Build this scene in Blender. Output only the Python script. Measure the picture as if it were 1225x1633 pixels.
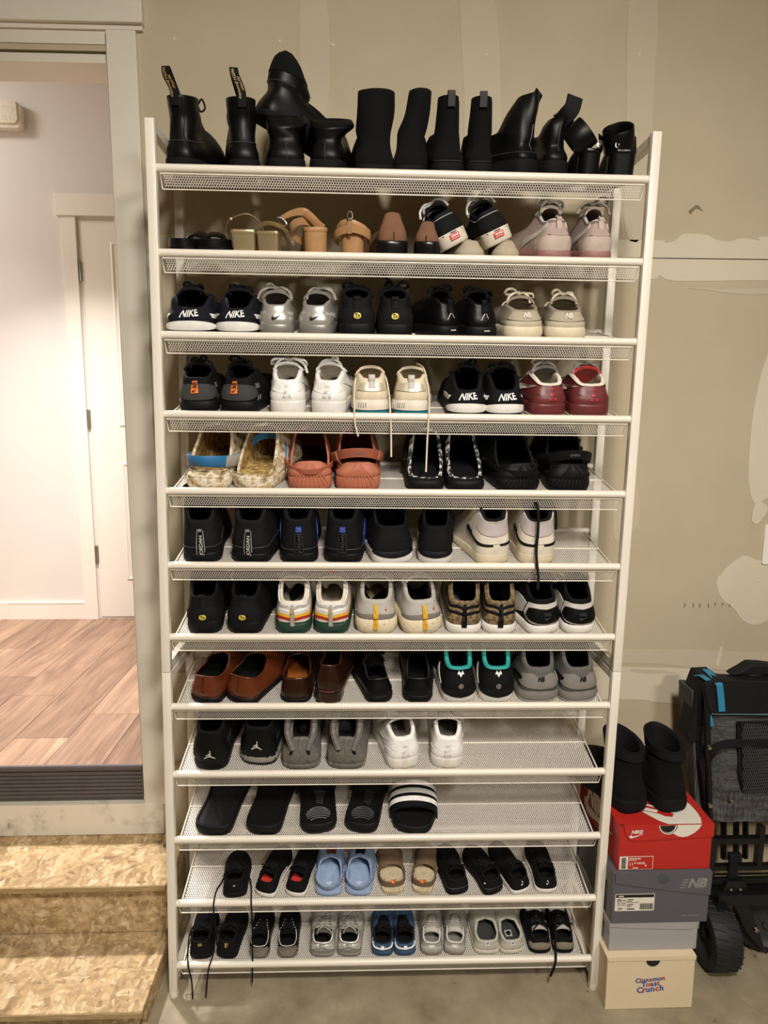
import bpy, bmesh, math, random
import numpy as np
from mathutils import Matrix, Vector, Euler
from mathutils.geometry import tessellate_polygon
random.seed(7)
for o in list(bpy.data.objects): bpy.data.objects.remove(o)
SC = bpy.context.scene
COL = SC.collection
PI = math.pi

# ------------------------------------------------------------------ camera
cam_d = bpy.data.cameras.new('camera')
cam = bpy.data.objects.new('camera', cam_d); COL.objects.link(cam)
cam.location = (0.4987, -1.6636, 1.5846)
cam.rotation_euler = (1.4237, -0.0048, -0.0343)
cam_d.sensor_fit = 'VERTICAL'; cam_d.sensor_height = 24.0
cam_d.lens = 1081.11 / 1633 * 24.0
cam_d.clip_start = 0.05
SC.camera = cam
SC.view_settings.view_transform = 'Standard'; SC.view_settings.look = 'None'
SC.view_settings.exposure = 0.0; SC.view_settings.gamma = 1.0
SC.view_settings.use_curve_mapping = False

# ------------------------------------------------------------------ world and lamps
w = bpy.data.worlds.new('world'); SC.world = w; w.use_nodes = True
w.node_tree.nodes['Background'].inputs[0].default_value = (1.0, 0.90, 0.76, 1)
w.node_tree.nodes['Background'].inputs[1].default_value = 0.16
def area(name, loc, size, power, col, target=None, size_y=None, spread=PI):
    d = bpy.data.lights.new(name, 'AREA'); d.energy = power; d.color = col
    d.shape = 'RECTANGLE' if size_y else 'DISK'; d.size = size
    if size_y: d.size_y = size_y
    d.spread = spread
    o = bpy.data.objects.new(name, d); COL.objects.link(o); o.location = loc
    if target: o.rotation_euler = (Vector(target) - Vector(loc)).to_track_quat('-Z', 'Y').to_euler()
    return o
area('garage_ceiling_lamp', (0.80, -2.0, 3.06), 0.30, 72, (1.0, 0.94, 0.86), (0.50, 0.0, -0.2), size_y=0.6, spread=2.3)
area('garage_far_lamp', (2.0, -3.4, 3.06), 0.5, 46, (1.0, 0.94, 0.86), (0.7, 0, -0.2), spread=2.3)
area('hall_ceiling_lamp', (-0.72, 0.87, 2.80), 0.16, 38, (1.0, 0.94, 0.90), spread=2.0)
area('hall_fill_light', (-2.0, 1.1, 3.35), 0.5, 22, (1.0, 0.94, 0.92))  # added soft fill that stands in for bounced light in the hall

# ------------------------------------------------------------------ materials
MATS = {}
def lin(c):
    if isinstance(c, str):
        c = tuple(int(c[i:i + 2], 16) / 255 for i in (0, 2, 4))
    return tuple((x / 12.92 if x <= 0.04045 else ((x + 0.055) / 1.055) ** 2.4) for x in c[:3]) + (1,)
def mat(name, col, rough=0.6, metal=0.0, var=0.12, scale=60, bump=0.12, bscale=400, spec=0.5, coat=0.0, sheen=0.0):
    if name in MATS: return MATS[name]
    m = bpy.data.materials.new(name); m.use_nodes = True
    nt = m.node_tree; b = nt.nodes['Principled BSDF']
    b.inputs['Roughness'].default_value = rough; b.inputs['Metallic'].default_value = metal
    b.inputs['Specular IOR Level'].default_value = spec
    b.inputs['Coat Weight'].default_value = coat
    b.inputs['Sheen Weight'].default_value = sheen
    tc = nt.nodes.new('ShaderNodeTexCoord')
    n = nt.nodes.new('ShaderNodeTexNoise'); n.inputs['Scale'].default_value = scale; n.inputs['Detail'].default_value = 4
    nt.links.new(tc.outputs['Object'], n.inputs['Vector'])
    r = nt.nodes.new('ShaderNodeValToRGB')
    c = lin(col)
    r.color_ramp.elements[0].position = 0.3; r.color_ramp.elements[1].position = 0.7
    r.color_ramp.elements[0].color = tuple(max(0, x * (1 - var)) for x in c[:3]) + (1,)
    r.color_ramp.elements[1].color = tuple(min(1, x * (1 + var)) for x in c[:3]) + (1,)
    nt.links.new(n.outputs['Fac'], r.inputs['Fac']); nt.links.new(r.outputs['Color'], b.inputs['Base Color'])
    if bump > 0:
        n2 = nt.nodes.new('ShaderNodeTexNoise'); n2.inputs['Scale'].default_value = bscale; n2.inputs['Detail'].default_value = 2
        nt.links.new(tc.outputs['Object'], n2.inputs['Vector'])
        bp = nt.nodes.new('ShaderNodeBump'); bp.inputs['Strength'].default_value = bump; bp.inputs['Distance'].default_value = 0.002
        nt.links.new(n2.outputs['Fac'], bp.inputs['Height']); nt.links.new(bp.outputs['Normal'], b.inputs['Normal'])
    MATS[name] = m
    return m
def nodes_of(m): return m.node_tree, m.node_tree.nodes['Principled BSDF']
def ramp(nt, stops):
    r = nt.nodes.new('ShaderNodeValToRGB'); e = r.color_ramp.elements
    while len(e) < len(stops): e.new(0.5)
    for i, (p, c) in enumerate(stops): e[i].position = p; e[i].color = lin(c)
    return r

def osb_material():
    m = bpy.data.materials.new('oriented_strand_board'); m.use_nodes = True; nt, b = nodes_of(m); MATS['osb'] = m
    tc = nt.nodes.new('ShaderNodeTexCoord')
    prev = None
    hs = []
    for i, (rot, sc) in enumerate(((0.35, (22, 85, 85)), (-0.8, (90, 24, 60)), (1.1, (75, 20, 75)))):
        nz = nt.nodes.new('ShaderNodeTexNoise'); nz.inputs['Scale'].default_value = 9 + i; nz.inputs['Detail'].default_value = 3
        nt.links.new(tc.outputs['Object'], nz.inputs['Vector'])
        ad = nt.nodes.new('ShaderNodeMixRGB'); ad.blend_type = 'ADD'; ad.inputs[0].default_value = 0.085
        nt.links.new(tc.outputs['Object'], ad.inputs[1]); nt.links.new(nz.outputs['Color'], ad.inputs[2])
        mp = nt.nodes.new('ShaderNodeMapping'); mp.inputs['Rotation'].default_value = (rot * 0.6, rot * 0.4, rot); mp.inputs['Scale'].default_value = sc
        nt.links.new(ad.outputs[0], mp.inputs['Vector'])
        v = nt.nodes.new('ShaderNodeTexVoronoi'); v.inputs['Scale'].default_value = 1.0
        nt.links.new(mp.outputs[0], v.inputs['Vector'])
        sp = nt.nodes.new('ShaderNodeSeparateColor'); nt.links.new(v.outputs['Color'], sp.inputs[0])
        r = ramp(nt, [(0.0, '967952'), (0.12, 'b3956a'), (0.5, 'c8ab7e'), (0.85, 'd5ba91'), (1.0, 'e8d2ac')])
        nt.links.new(sp.outputs[0], r.inputs[0])
        if prev is None: prev = r.outputs[0]
        else:
            mx = nt.nodes.new('ShaderNodeMixRGB')
            st = nt.nodes.new('ShaderNodeMath'); st.operation = 'GREATER_THAN'; st.inputs[1].default_value = 0.55
            nt.links.new(sp.outputs[1], st.inputs[0])
            ml = nt.nodes.new('ShaderNodeMath'); ml.operation = 'MULTIPLY'; ml.inputs[1].default_value = 0.8
            nt.links.new(st.outputs[0], ml.inputs[0])
            nt.links.new(ml.outputs[0], mx.inputs[0]); nt.links.new(prev, mx.inputs[1]); nt.links.new(r.outputs[0], mx.inputs[2]); prev = mx.outputs[0]
        hs.append(sp.outputs[2])
    n = nt.nodes.new('ShaderNodeTexNoise'); n.inputs['Scale'].default_value = 16; n.inputs['Detail'].default_value = 9; n.inputs['Roughness'].default_value = 0.75; n.inputs['Distortion'].default_value = 1.5
    nt.links.new(tc.outputs['Object'], n.inputs['Vector'])
    rd = ramp(nt, [(0.3, '8f8674'), (0.62, 'ffffff')])
    nt.links.new(n.outputs[0], rd.inputs[0])
    mu = nt.nodes.new('ShaderNodeMixRGB'); mu.blend_type = 'MULTIPLY'; mu.inputs[0].default_value = 0.7
    nt.links.new(prev, mu.inputs[1]); nt.links.new(rd.outputs[0], mu.inputs[2])
    nt.links.new(mu.outputs[0], b.inputs['Base Color']); b.inputs['Roughness'].default_value = 0.7
    bp = nt.nodes.new('ShaderNodeBump'); bp.inputs['Strength'].default_value = 0.25; bp.inputs['Distance'].default_value = 0.002
    nt.links.new(hs[0], bp.inputs['Height']); nt.links.new(bp.outputs[0], b.inputs['Normal'])
    return m

def plank_material():
    m = bpy.data.materials.new('wood_plank'); m.use_nodes = True; nt, b = nodes_of(m)
    tc = nt.nodes.new('ShaderNodeTexCoord'); oi = nt.nodes.new('ShaderNodeObjectInfo')
    mp = nt.nodes.new('ShaderNodeMapping'); mp.inputs['Scale'].default_value = (14, 1.6, 4)
    ad = nt.nodes.new('ShaderNodeVectorMath'); ad.operation = 'ADD'
    sc = nt.nodes.new('ShaderNodeVectorMath'); sc.operation = 'SCALE'; sc.inputs['Scale'].default_value = 37.0
    cb = nt.nodes.new('ShaderNodeCombineXYZ')
    nt.links.new(oi.outputs['Random'], cb.inputs[0]); nt.links.new(oi.outputs['Random'], cb.inputs[1])
    nt.links.new(cb.outputs[0], sc.inputs[0]); nt.links.new(tc.outputs['Object'], ad.inputs[0]); nt.links.new(sc.outputs[0], ad.inputs[1])
    nt.links.new(ad.outputs[0], mp.inputs['Vector'])
    n = nt.nodes.new('ShaderNodeTexNoise'); n.inputs['Scale'].default_value = 1.3; n.inputs['Detail'].default_value = 7; n.inputs['Roughness'].default_value = 0.62; n.inputs['Distortion'].default_value = 1.2
    nt.links.new(mp.outputs[0], n.inputs['Vector'])
    mp2 = nt.nodes.new('ShaderNodeMapping'); mp2.inputs['Scale'].default_value = (90, 3, 10); nt.links.new(ad.outputs[0], mp2.inputs['Vector'])
    n2 = nt.nodes.new('ShaderNodeTexNoise'); n2.inputs['Scale'].default_value = 1.0; n2.inputs['Detail'].default_value = 3; nt.links.new(mp2.outputs[0], n2.inputs['Vector'])
    r = ramp(nt, [(0.25, '8a7466'), (0.42, 'ae9582'), (0.58, 'c7ad98'), (0.78, 'e2cbb4')])
    nt.links.new(n.outputs[0], r.inputs[0])
    r2 = ramp(nt, [(0.3, 'c9bdb5'), (0.7, 'ffffff')]); nt.links.new(n2.outputs[0], r2.inputs[0])
    r3 = ramp(nt, [(0.0, 'bfb1a8'), (0.5, 'dfd2c8'), (0.8, 'f8e8da'), (1.0, 'fff6ea')]); nt.links.new(oi.outputs['Random'], r3.inputs[0])
    m1 = nt.nodes.new('ShaderNodeMixRGB'); m1.blend_type = 'MULTIPLY'; m1.inputs[0].default_value = 0.6
    m2 = nt.nodes.new('ShaderNodeMixRGB'); m2.blend_type = 'MULTIPLY'; m2.inputs[0].default_value = 1
    nt.links.new(r.outputs[0], m1.inputs[1]); nt.links.new(r2.outputs[0], m1.inputs[2])
    nt.links.new(m1.outputs[0], m2.inputs[1]); nt.links.new(r3.outputs[0], m2.inputs[2])
    nt.links.new(m2.outputs[0], b.inputs['Base Color']); b.inputs['Roughness'].default_value = 0.42
    return m

def wall_material(name, c1, c2, bump=0.1):
    m = bpy.data.materials.new(name); m.use_nodes = True; nt, b = nodes_of(m)
    tc = nt.nodes.new('ShaderNodeTexCoord')
    n = nt.nodes.new('ShaderNodeTexNoise'); n.inputs['Scale'].default_value = 2.2; n.inputs['Detail'].default_value = 8; n.inputs['Roughness'].default_value = 0.6
    nt.links.new(tc.outputs['Object'], n.inputs['Vector'])
    r = ramp(nt, [(0.35, c1), (0.65, c2)]); nt.links.new(n.outputs[0], r.inputs[0]); nt.links.new(r.outputs[0], b.inputs['Base Color'])
    b.inputs['Roughness'].default_value = 0.85
    n2 = nt.nodes.new('ShaderNodeTexNoise'); n2.inputs['Scale'].default_value = 350; nt.links.new(tc.outputs['Object'], n2.inputs['Vector'])
    bp = nt.nodes.new('ShaderNodeBump'); bp.inputs['Strength'].default_value = bump; bp.inputs['Distance'].default_value = 0.001
    nt.links.new(n2.outputs[0], bp.inputs['Height']); nt.links.new(bp.outputs[0], b.inputs['Normal'])
    return m

def scuffed_paint():
    m = bpy.data.materials.new('scuffed_trim_paint'); m.use_nodes = True; nt, b = nodes_of(m)
    tc = nt.nodes.new('ShaderNodeTexCoord')
    n = nt.nodes.new('ShaderNodeTexNoise'); n.inputs['Scale'].default_value = 9; n.inputs['Detail'].default_value = 9; n.inputs['Roughness'].default_value = 0.72
    nt.links.new(tc.outputs['Object'], n.inputs['Vector'])
    r = ramp(nt, [(0.3, '6d675b'), (0.40, 'd0c8b6'), (0.48, 'e4dccb')]); nt.links.new(n.outputs[0], r.inputs[0])
    nt.links.new(r.outputs[0], b.inputs['Base Color']); b.inputs['Roughness'].default_value = 0.5
    return m

def concrete():
    m = bpy.data.materials.new('concrete'); m.use_nodes = True; nt, b = nodes_of(m)
    tc = nt.nodes.new('ShaderNodeTexCoord')
    n = nt.nodes.new('ShaderNodeTexNoise'); n.inputs['Scale'].default_value = 7; n.inputs['Detail'].default_value = 10; n.inputs['Roughness'].default_value = 0.65
    nt.links.new(tc.outputs['Object'], n.inputs['Vector'])
    r = ramp(nt, [(0.28, '736854'), (0.45, '8d8169'), (0.62, '9c9078'), (0.75, 'aea38a')]); nt.links.new(n.outputs[0], r.inputs[0])
    v = nt.nodes.new('ShaderNodeTexNoise'); v.inputs['Scale'].default_value = 26; v.inputs['Detail'].default_value = 3; nt.links.new(tc.outputs['Object'], v.inputs['Vector'])
    r2 = ramp(nt, [(0.25, '6a6052'), (0.33, 'ffffff')]); nt.links.new(v.outputs[0], r2.inputs[0])
    mx = nt.nodes.new('ShaderNodeMixRGB'); mx.blend_type = 'MULTIPLY'; mx.inputs[0].default_value = 0.6
    nt.links.new(r.outputs[0], mx.inputs[1]); nt.links.new(r2.outputs[0], mx.inputs[2])
    nt.links.new(mx.outputs[0], b.inputs['Base Color']); b.inputs['Roughness'].default_value = 0.6
    bp = nt.nodes.new('ShaderNodeBump'); bp.inputs['Strength'].default_value = 0.15; bp.inputs['Distance'].default_value = 0.003
    nt.links.new(n.outputs[0], bp.inputs['Height']); nt.links.new(bp.outputs[0], b.inputs['Normal'])
    return m

def heather(name, c1, c2, sc=(8, 260, 260)):
    m = bpy.data.materials.new(name); m.use_nodes = True; nt, b = nodes_of(m)
    tc = nt.nodes.new('ShaderNodeTexCoord'); mp = nt.nodes.new('ShaderNodeMapping'); mp.inputs['Scale'].default_value = sc
    nt.links.new(tc.outputs['Object'], mp.inputs['Vector'])
    n = nt.nodes.new('ShaderNodeTexNoise'); n.inputs['Scale'].default_value = 1.0; n.inputs['Detail'].default_value = 4; nt.links.new(mp.outputs[0], n.inputs['Vector'])
    r = ramp(nt, [(0.35, c1), (0.7, c2)]); nt.links.new(n.outputs[0], r.inputs[0]); nt.links.new(r.outputs[0], b.inputs['Base Color'])
    b.inputs['Roughness'].default_value = 0.75
    return m

def blotch(name, stops, scale=18, rough=0.7, bump=0.3, detail=3, mapping=(1, 1, 1), distortion=0.0):
    m = bpy.data.materials.new(name); m.use_nodes = True; nt, b = nodes_of(m); MATS[name] = m
    tc = nt.nodes.new('ShaderNodeTexCoord'); mp = nt.nodes.new('ShaderNodeMapping'); mp.inputs['Scale'].default_value = mapping
    nt.links.new(tc.outputs['Object'], mp.inputs['Vector'])
    n = nt.nodes.new('ShaderNodeTexNoise'); n.inputs['Scale'].default_value = scale; n.inputs['Detail'].default_value = detail; n.inputs['Distortion'].default_value = distortion
    nt.links.new(mp.outputs[0], n.inputs['Vector'])
    r = ramp(nt, stops); r.color_ramp.interpolation = 'LINEAR'
    nt.links.new(n.outputs[0], r.inputs[0]); nt.links.new(r.outputs[0], b.inputs['Base Color']); b.inputs['Roughness'].default_value = rough
    if bump:
        bp = nt.nodes.new('ShaderNodeBump'); bp.inputs['Strength'].default_value = bump; bp.inputs['Distance'].default_value = 0.002
        nt.links.new(n.outputs[0], bp.inputs['Height']); nt.links.new(bp.outputs[0], b.inputs['Normal'])
    return m

# ------------------------------------------------------------------ mesh helpers
def catmull(pts, n, closed=False):
    P = np.array(pts, float); out = []
    m = len(P)
    if closed: idx = lambda i: P[i % m]; segs = m
    else: idx = lambda i: P[i] if 0 <= i < m else (2 * P[0] - P[1] if i < 0 else 2 * P[-1] - P[-2]); segs = m - 1
    for i in range(segs):
        p0, p1, p2, p3 = idx(i - 1), idx(i), idx(i + 1), idx(i + 2)
        for k in range(n):
            t = k / n
            out.append(0.5 * (2 * p1 + (p2 - p0) * t + (2 * p0 - 5 * p1 + 4 * p2 - p3) * t * t + (3 * p1 - p0 - 3 * p2 + p3) * t ** 3))
    if not closed: out.append(P[-1])
    return np.array(out)
def resample(P, n):
    d = np.r_[0, np.cumsum(np.linalg.norm(np.diff(P, axis=0), axis=1))]
    s = np.linspace(0, d[-1], n)
    return np.stack([np.interp(s, d, P[:, i]) for i in range(P.shape[1])], 1)

class MB:
    def __init__(self): self.v = []; self.f = []
    def add(self, V, F):
        o = len(self.v); self.v.extend([tuple(map(float, p)) for p in V]); self.f.extend([tuple(o + i for i in q) for q in F]); return self
    def box(self, c, s, M=None):
        x, y, z = s[0] / 2, s[1] / 2, s[2] / 2
        V = [(-x, -y, -z), (x, -y, -z), (x, y, -z), (-x, y, -z), (-x, -y, z), (x, -y, z), (x, y, z), (-x, y, z)]
        if M is not None: V = [tuple(M @ Vector(p)) for p in V]
        V = [(p[0] + c[0], p[1] + c[1], p[2] + c[2]) for p in V]
        return self.add(V, [(3, 2, 1, 0), (4, 5, 6, 7), (0, 1, 5, 4), (1, 2, 6, 5), (2, 3, 7, 6), (3, 0, 4, 7)])
    def bx(self, x0, x1, y0, y1, z0, z1): return self.box(((x0 + x1) / 2, (y0 + y1) / 2, (z0 + z1) / 2), (x1 - x0, y1 - y0, z1 - z0))
    def grid(self, P, cu=False, cv=False, flip=False):
        P = np.asarray(P); nu, nv = P.shape[:2]; F = []
        for i in range(nu if cu else nu - 1):
            for j in range(nv if cv else nv - 1):
                a = i * nv + j; b = ((i + 1) % nu) * nv + j; c = ((i + 1) % nu) * nv + (j + 1) % nv; d = i * nv + (j + 1) % nv
                F.append((a, d, c, b) if flip else (a, b, c, d))
        return self.add(P.reshape(-1, 3), F)
    def tube(self, pts, r, seg=6, closed=False, caps=True, flat=1.0):
        P = np.array(pts, float); n = len(P)
        if n < 2: return self
        T = np.gradient(P, axis=0) if not closed else np.roll(P, -1, 0) - np.roll(P, 1, 0)
        T /= np.linalg.norm(T, axis=1)[:, None] + 1e-12
        up = np.array([0, 0, 1.0]) if abs(T[0][2]) < 0.9 else np.array([1.0, 0, 0])
        N = np.zeros_like(P); nn = up - T[0] * (up @ T[0]); nn /= np.linalg.norm(nn); N[0] = nn
        for i in range(1, n):
            nn = N[i - 1] - T[i] * (N[i - 1] @ T[i]); nn /= np.linalg.norm(nn) + 1e-12; N[i] = nn
        B = np.cross(T, N); R = np.broadcast_to(np.asarray(r, float), (n,))
        G = np.zeros((n, seg, 3))
        for k in range(seg):
            a = 2 * PI * k / seg
            G[:, k] = P + (N * math.cos(a) * flat + B * math.sin(a)) * R[:, None]
        o = len(self.v); self.grid(G, cu=closed, cv=True, flip=True)
        if caps and not closed:
            self.f.append(tuple(o + k for k in range(seg))); self.f.append(tuple(o + (n - 1) * seg + k for k in reversed(range(seg))))
        return self
    def ribbon(self, pts, ups, width, thick=0.002):
        P = np.array(pts, float); n = len(P); T = np.gradient(P, axis=0); T /= np.linalg.norm(T, axis=1)[:, None] + 1e-12
        U = np.broadcast_to(np.array(ups, float), P.shape).copy(); U -= T * np.sum(U * T, 1)[:, None]; U /= np.linalg.norm(U, axis=1)[:, None] + 1e-12
        S = np.cross(T, U); wd = np.broadcast_to(np.asarray(width, float), (n,))[:, None] / 2
        h = thick / 2
        G = np.stack([P + U * wd * 0.92 + S * h, P + U * wd, P + U * wd * 0.92 - S * h, P - U * wd * 0.92 - S * h, P - U * wd, P - U * wd * 0.92 + S * h], 1)
        o = len(self.v); self.grid(G, cv=True, flip=True)
        self.f.append(tuple(o + k for k in range(6))); self.f.append(tuple(o + (n - 1) * 6 + k for k in reversed(range(6))))
        return self
    def lathe(self, prof, c=(0, 0, 0), axis='z', seg=24):
        G = np.zeros((seg, len(prof), 3))
        for i in range(seg):
            a = 2 * PI * i / seg
            for j, (r, h) in enumerate(prof):
                p = (r * math.cos(a), r * math.sin(a), h)
                if axis == 'y': p = (p[0], h, p[1])
                if axis == 'x': p = (h, p[0], p[1])
                G[i, j] = (p[0] + c[0], p[1] + c[1], p[2] + c[2])
        return self.grid(G, cu=True, flip=(axis == 'y'))
    def prism(self, poly, axis, a, b):
        # poly in the plane across the axis, extruded from a to b
        n = len(poly)
        mk = {'x': lambda p, h: (h, p[0], p[1]), 'y': lambda p, h: (p[0], h, p[1]), 'z': lambda p, h: (p[0], p[1], h)}[axis]
        V = [mk(p, a) for p in poly] + [mk(p, b) for p in poly]
        F = [(i, (i + 1) % n, n + (i + 1) % n, n + i) for i in range(n)]
        t = tessellate_polygon([[Vector((p[0], p[1], 0)) for p in poly]])
        F += [tuple(q) for q in t] + [tuple(n + i for i in reversed(q)) for q in t]
        return self.add(V, F)
    def build(self, name, material, parent=None, smooth=True, bevel=0, bseg=2, angle=35):
        me = bpy.data.meshes.new(name); me.from_pydata(self.v, [], self.f)
        bm = bmesh.new(); bm.from_mesh(me)
        bmesh.ops.recalc_face_normals(bm, faces=bm.faces)
        if bevel > 0:
            ed = [e for e in bm.edges if len(e.link_faces) == 2 and e.calc_face_angle() > 0.5]
            bmesh.ops.bevel(bm, geom=ed, offset=bevel, segments=bseg, affect='EDGES', profile=0.5, clamp_overlap=True)
        bm.to_mesh(me); bm.free()
        if smooth:
            me.shade_smooth()
            me.set_sharp_from_angle(angle=math.radians(angle))
        me.materials.append(material)
        o = bpy.data.objects.new(name, me); COL.objects.link(o)
        if parent: o.parent = parent
        return o
def tag(o, label=None, cat=None, group=None, kind=None):
    if label: o['label'] = label
    if cat: o['category'] = cat
    if group: o['group'] = group
    if kind: o['kind'] = kind
    return o
def empty(name, loc=(0, 0, 0), rot=None, label=None, cat=None, group=None, kind=None):
    o = bpy.data.objects.new(name, None); COL.objects.link(o); o.location = loc; o.empty_display_size = 0.05
    if rot is not None: o.rotation_euler = rot
    return tag(o, label, cat, group, kind)
TXT = {}
def text2d(s, size=1.0, bold=0.0, shear=0.0):
    k = (s, bold, shear)
    if k not in TXT:
        c = bpy.data.curves.new('text', 'FONT'); c.body = s; c.size = 1.0; c.offset = bold; c.shear = shear
        c.align_x = 'CENTER'; c.align_y = 'CENTER'; c.resolution_u = 3; c.fill_mode = 'FRONT'
        o = bpy.data.objects.new('text', c); COL.objects.link(o)
        bpy.context.view_layer.update()
        me = o.evaluated_get(bpy.context.evaluated_depsgraph_get()).to_mesh()
        V = np.array([tuple(v.co)[:2] for v in me.vertices]).reshape(-1, 2)
        F = [tuple(p.vertices) for p in me.polygons]
        bpy.data.objects.remove(o); bpy.data.curves.remove(c)
        TXT[k] = (V, F)
    V, F = TXT[k]
    return V * size, F
def poly2d(pts):
    t = tessellate_polygon([[Vector((p[0], p[1], 0)) for p in pts]])
    return np.array(pts, float), [tuple(q) for q in t]
def flat_decal(name, mt, V, F, origin, ux, uy, parent=None):
    ux, uy, O = np.array(ux, float), np.array(uy, float), np.array(origin, float)
    m = MB(); m.add(O + V[:, :1] * ux + V[:, 1:] * uy, F)
    return m.build(name, mt, parent, smooth=False)
def rounded_rect(w, h, r, n=4):
    P = []
    for cx, cy, a0 in ((w / 2 - r, h / 2 - r, 0), (-w / 2 + r, h / 2 - r, 90), (-w / 2 + r, -h / 2 + r, 180), (w / 2 - r, -h / 2 + r, 270)):
        for k in range(n + 1):
            a = math.radians(a0 + 90 * k / n); P.append((cx + r * math.cos(a), cy + r * math.sin(a)))
    return P

# ------------------------------------------------------------------ dimensions found from the photograph
W, Z12, DZ, ZTOP = 1.1357, 0.0913, 0.1856, 2.2349
SA, SB = -0.0069, 0.0162            # the rack stands on a floor that falls to the right and leans a little
YW = 0.347                          # garage face of the back wall
def RK(x, y, z): return (x + SB * z, y, z + SA * x)
def zt(n): return Z12 + (12 - n) * DZ
YAW = math.atan(-SA)
TILT = math.atan(0.215)
ZH = 0.4925                         # hall floor
YF = 1.86                           # far wall of the hall

M_trim = mat('trim_paint', 'ddd5c5', 0.5, var=0.03, scale=4, bump=0.02)
M_hall = wall_material('hall_wall_paint', 'ddd8d2', 'e0dbd6', 0.06)
M_white = mat('white_door_paint', 'ece6dc', 0.45, var=0.02, scale=4, bump=0.02)
M_wall = wall_material('raw_drywall', 'b4a78c', 'beb196', 0.12)
M_mud = wall_material('joint_compound', 'cbc0a9', 'd5cab3', 0.15)
M_mud2 = wall_material('joint_compound_thin', 'bbaf97', 'c5b9a0', 0.12)
M_rack = mat('white_powder_coat', 'e6decf', 0.38, var=0.02, scale=10, bump=0.03)
M_mesh = mat('white_expanded_metal', 'dcd5ca', 0.45, var=0.03, scale=10, bump=0)
M_nickel = mat('brushed_nickel', '9b968c', 0.35, metal=0.9, var=0.05, bump=0)
M_osb = osb_material(); M_plank = plank_material(); M_scuff = scuffed_paint(); M_conc = concrete()
M_darkplastic = mat('dark_sill_vinyl', '5b5453', 0.55, var=0.08, scale=30, bump=0.05)
M_black = mat('matte_black_steel', '131211', 0.45, var=0.1, bump=0.02)

# ------------------------------------------------------------------ setting
XD = -0.1786    # right edge of the door opening
def struct(o): o['kind'] = 'structure'; return o
m = MB(); m.add([(-3, -4.5, 0.0207), (4, -4.5, -0.0276), (4, 0.5, -0.0276), (-3, 0.5, 0.0207), (-3, -4.5, -0.1), (4, -4.5, -0.1), (4, 0.5, -0.1), (-3, 0.5, -0.1)],
               [(0, 1, 2, 3), (7, 6, 5, 4), (0, 4, 5, 1), (1, 5, 6, 2), (2, 6, 7, 3), (3, 7, 4, 0)])
struct(m.build('floor', M_conc, smooth=False))
wb = struct(MB().bx(XD + 0.02, 4, YW, YW + 0.12, -0.05, 3.6).build('wall_back', M_wall, smooth=False))
struct(MB().bx(-3, XD + 0.02, YW, YW + 0.12, 2.54, 3.6).build('wall_above_door', M_wall, smooth=False))
struct(MB().bx(-3, XD + 0.02, YW + 0.02, YW + 0.12, -0.05, 0.36).build('wall_below_door', M_osb, smooth=False))
struct(MB().bx(-3, -1.13, YW, YW + 0.12, 0.36, 2.54).build('wall_left_of_door', M_wall, smooth=False))
struct(MB().bx(-3, 4, -4.6, YW + 0.12, 3.1, 3.2).build('ceiling', M_wall, smooth=False))
struct(MB().bx(3.9, 4, -4.5, YW, -0.05, 3.1).build('wall_right', M_wall, smooth=False))
struct(MB().bx(-3.1, -3, -4.5, YW, -0.05, 3.1).build('wall_left', M_wall, smooth=False))
struct(MB().bx(-3, 4, -4.6, -4.5, -0.05, 3.1).build('wall_front', M_wall, smooth=False))
# joint compound, tape and screw patches on the raw drywall
rj = random.Random(3)
def patch(pts, mt, name='joint_compound', t=0.0012, jag=0.004):
    P = catmull([(x + rj.uniform(-jag, jag), z + rj.uniform(-jag, jag)) for x, z in pts], 4, closed=True)
    MB().prism([tuple(p) for p in P], 'y', YW - t, YW + 0.001).build(name, mt, wb, smooth=False)
patch([(-0.06, 1.975), (0.3, 1.97), (0.8, 1.972), (1.10, 1.968), (1.33, 1.966), (1.36, 1.978), (1.385, 1.966), (1.45, 1.963), (1.69, 1.966), (2.2, 1.96), (2.9, 1.965), (2.9, 2.024), (1.69, 2.0245), (0.8, 2.0245), (-0.06, 2.0245)], M_mud, jag=0.001)
patch([(-0.06, 2.0258), (0.8, 2.0258), (1.69, 2.0258), (2.9, 2.0258), (2.9, 2.08), (2.2, 2.09), (1.69, 2.09), (1.65, 2.078), (1.60, 2.083), (1.56, 2.073), (1.52, 2.078), (1.49, 2.09), (1.45, 2.094), (1.42, 2.09), (1.40, 2.074), (1.37, 2.068), (1.33, 2.075), (0.9, 2.072), (0.4, 2.078), (-0.06, 2.07)], M_mud, jag=0.001)
MB().bx(1.3, 1.9, YW - 0.0009, YW, 2.0243, 2.026).build('tape_crack', M_black, wb, smooth=False)
patch([(1.45, 1.945), (1.55, 1.94), (1.62, 1.946), (1.70, 1.95), (1.68, 1.93), (1.58, 1.925), (1.5, 1.935)], M_mud2)
for xs in (((0.34, 2.70), (0.405, 2.70), (0.41, 2.4), (0.345, 2.38)), ((0.775, 2.72), (0.856, 2.72), (0.885, 2.43), (0.88, 2.12), (0.80, 2.12), (0.785, 2.43)), ((1.231, 2.72), (1.308, 2.72), (1.315, 2.45), (1.318, 2.12), (1.255, 2.1), (1.24, 2.42))):
    patch(xs, M_mud2, jag=0.003)
patch([(1.72, 1.80), (1.70, 1.76), (1.684, 1.69), (1.671, 1.58), (1.670, 1.47), (1.680, 1.376), (1.70, 1.31), (1.74, 1.33), (1.80, 1.36), (1.84, 1.5), (1.84, 1.78), (1.78, 1.83)], M_mud, jag=0.003)
patch([(1.692, 1.275), (1.702, 1.25), (1.72, 1.255), (1.74, 1.30), (1.71, 1.32)], M_mud, t=0.002)
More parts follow.
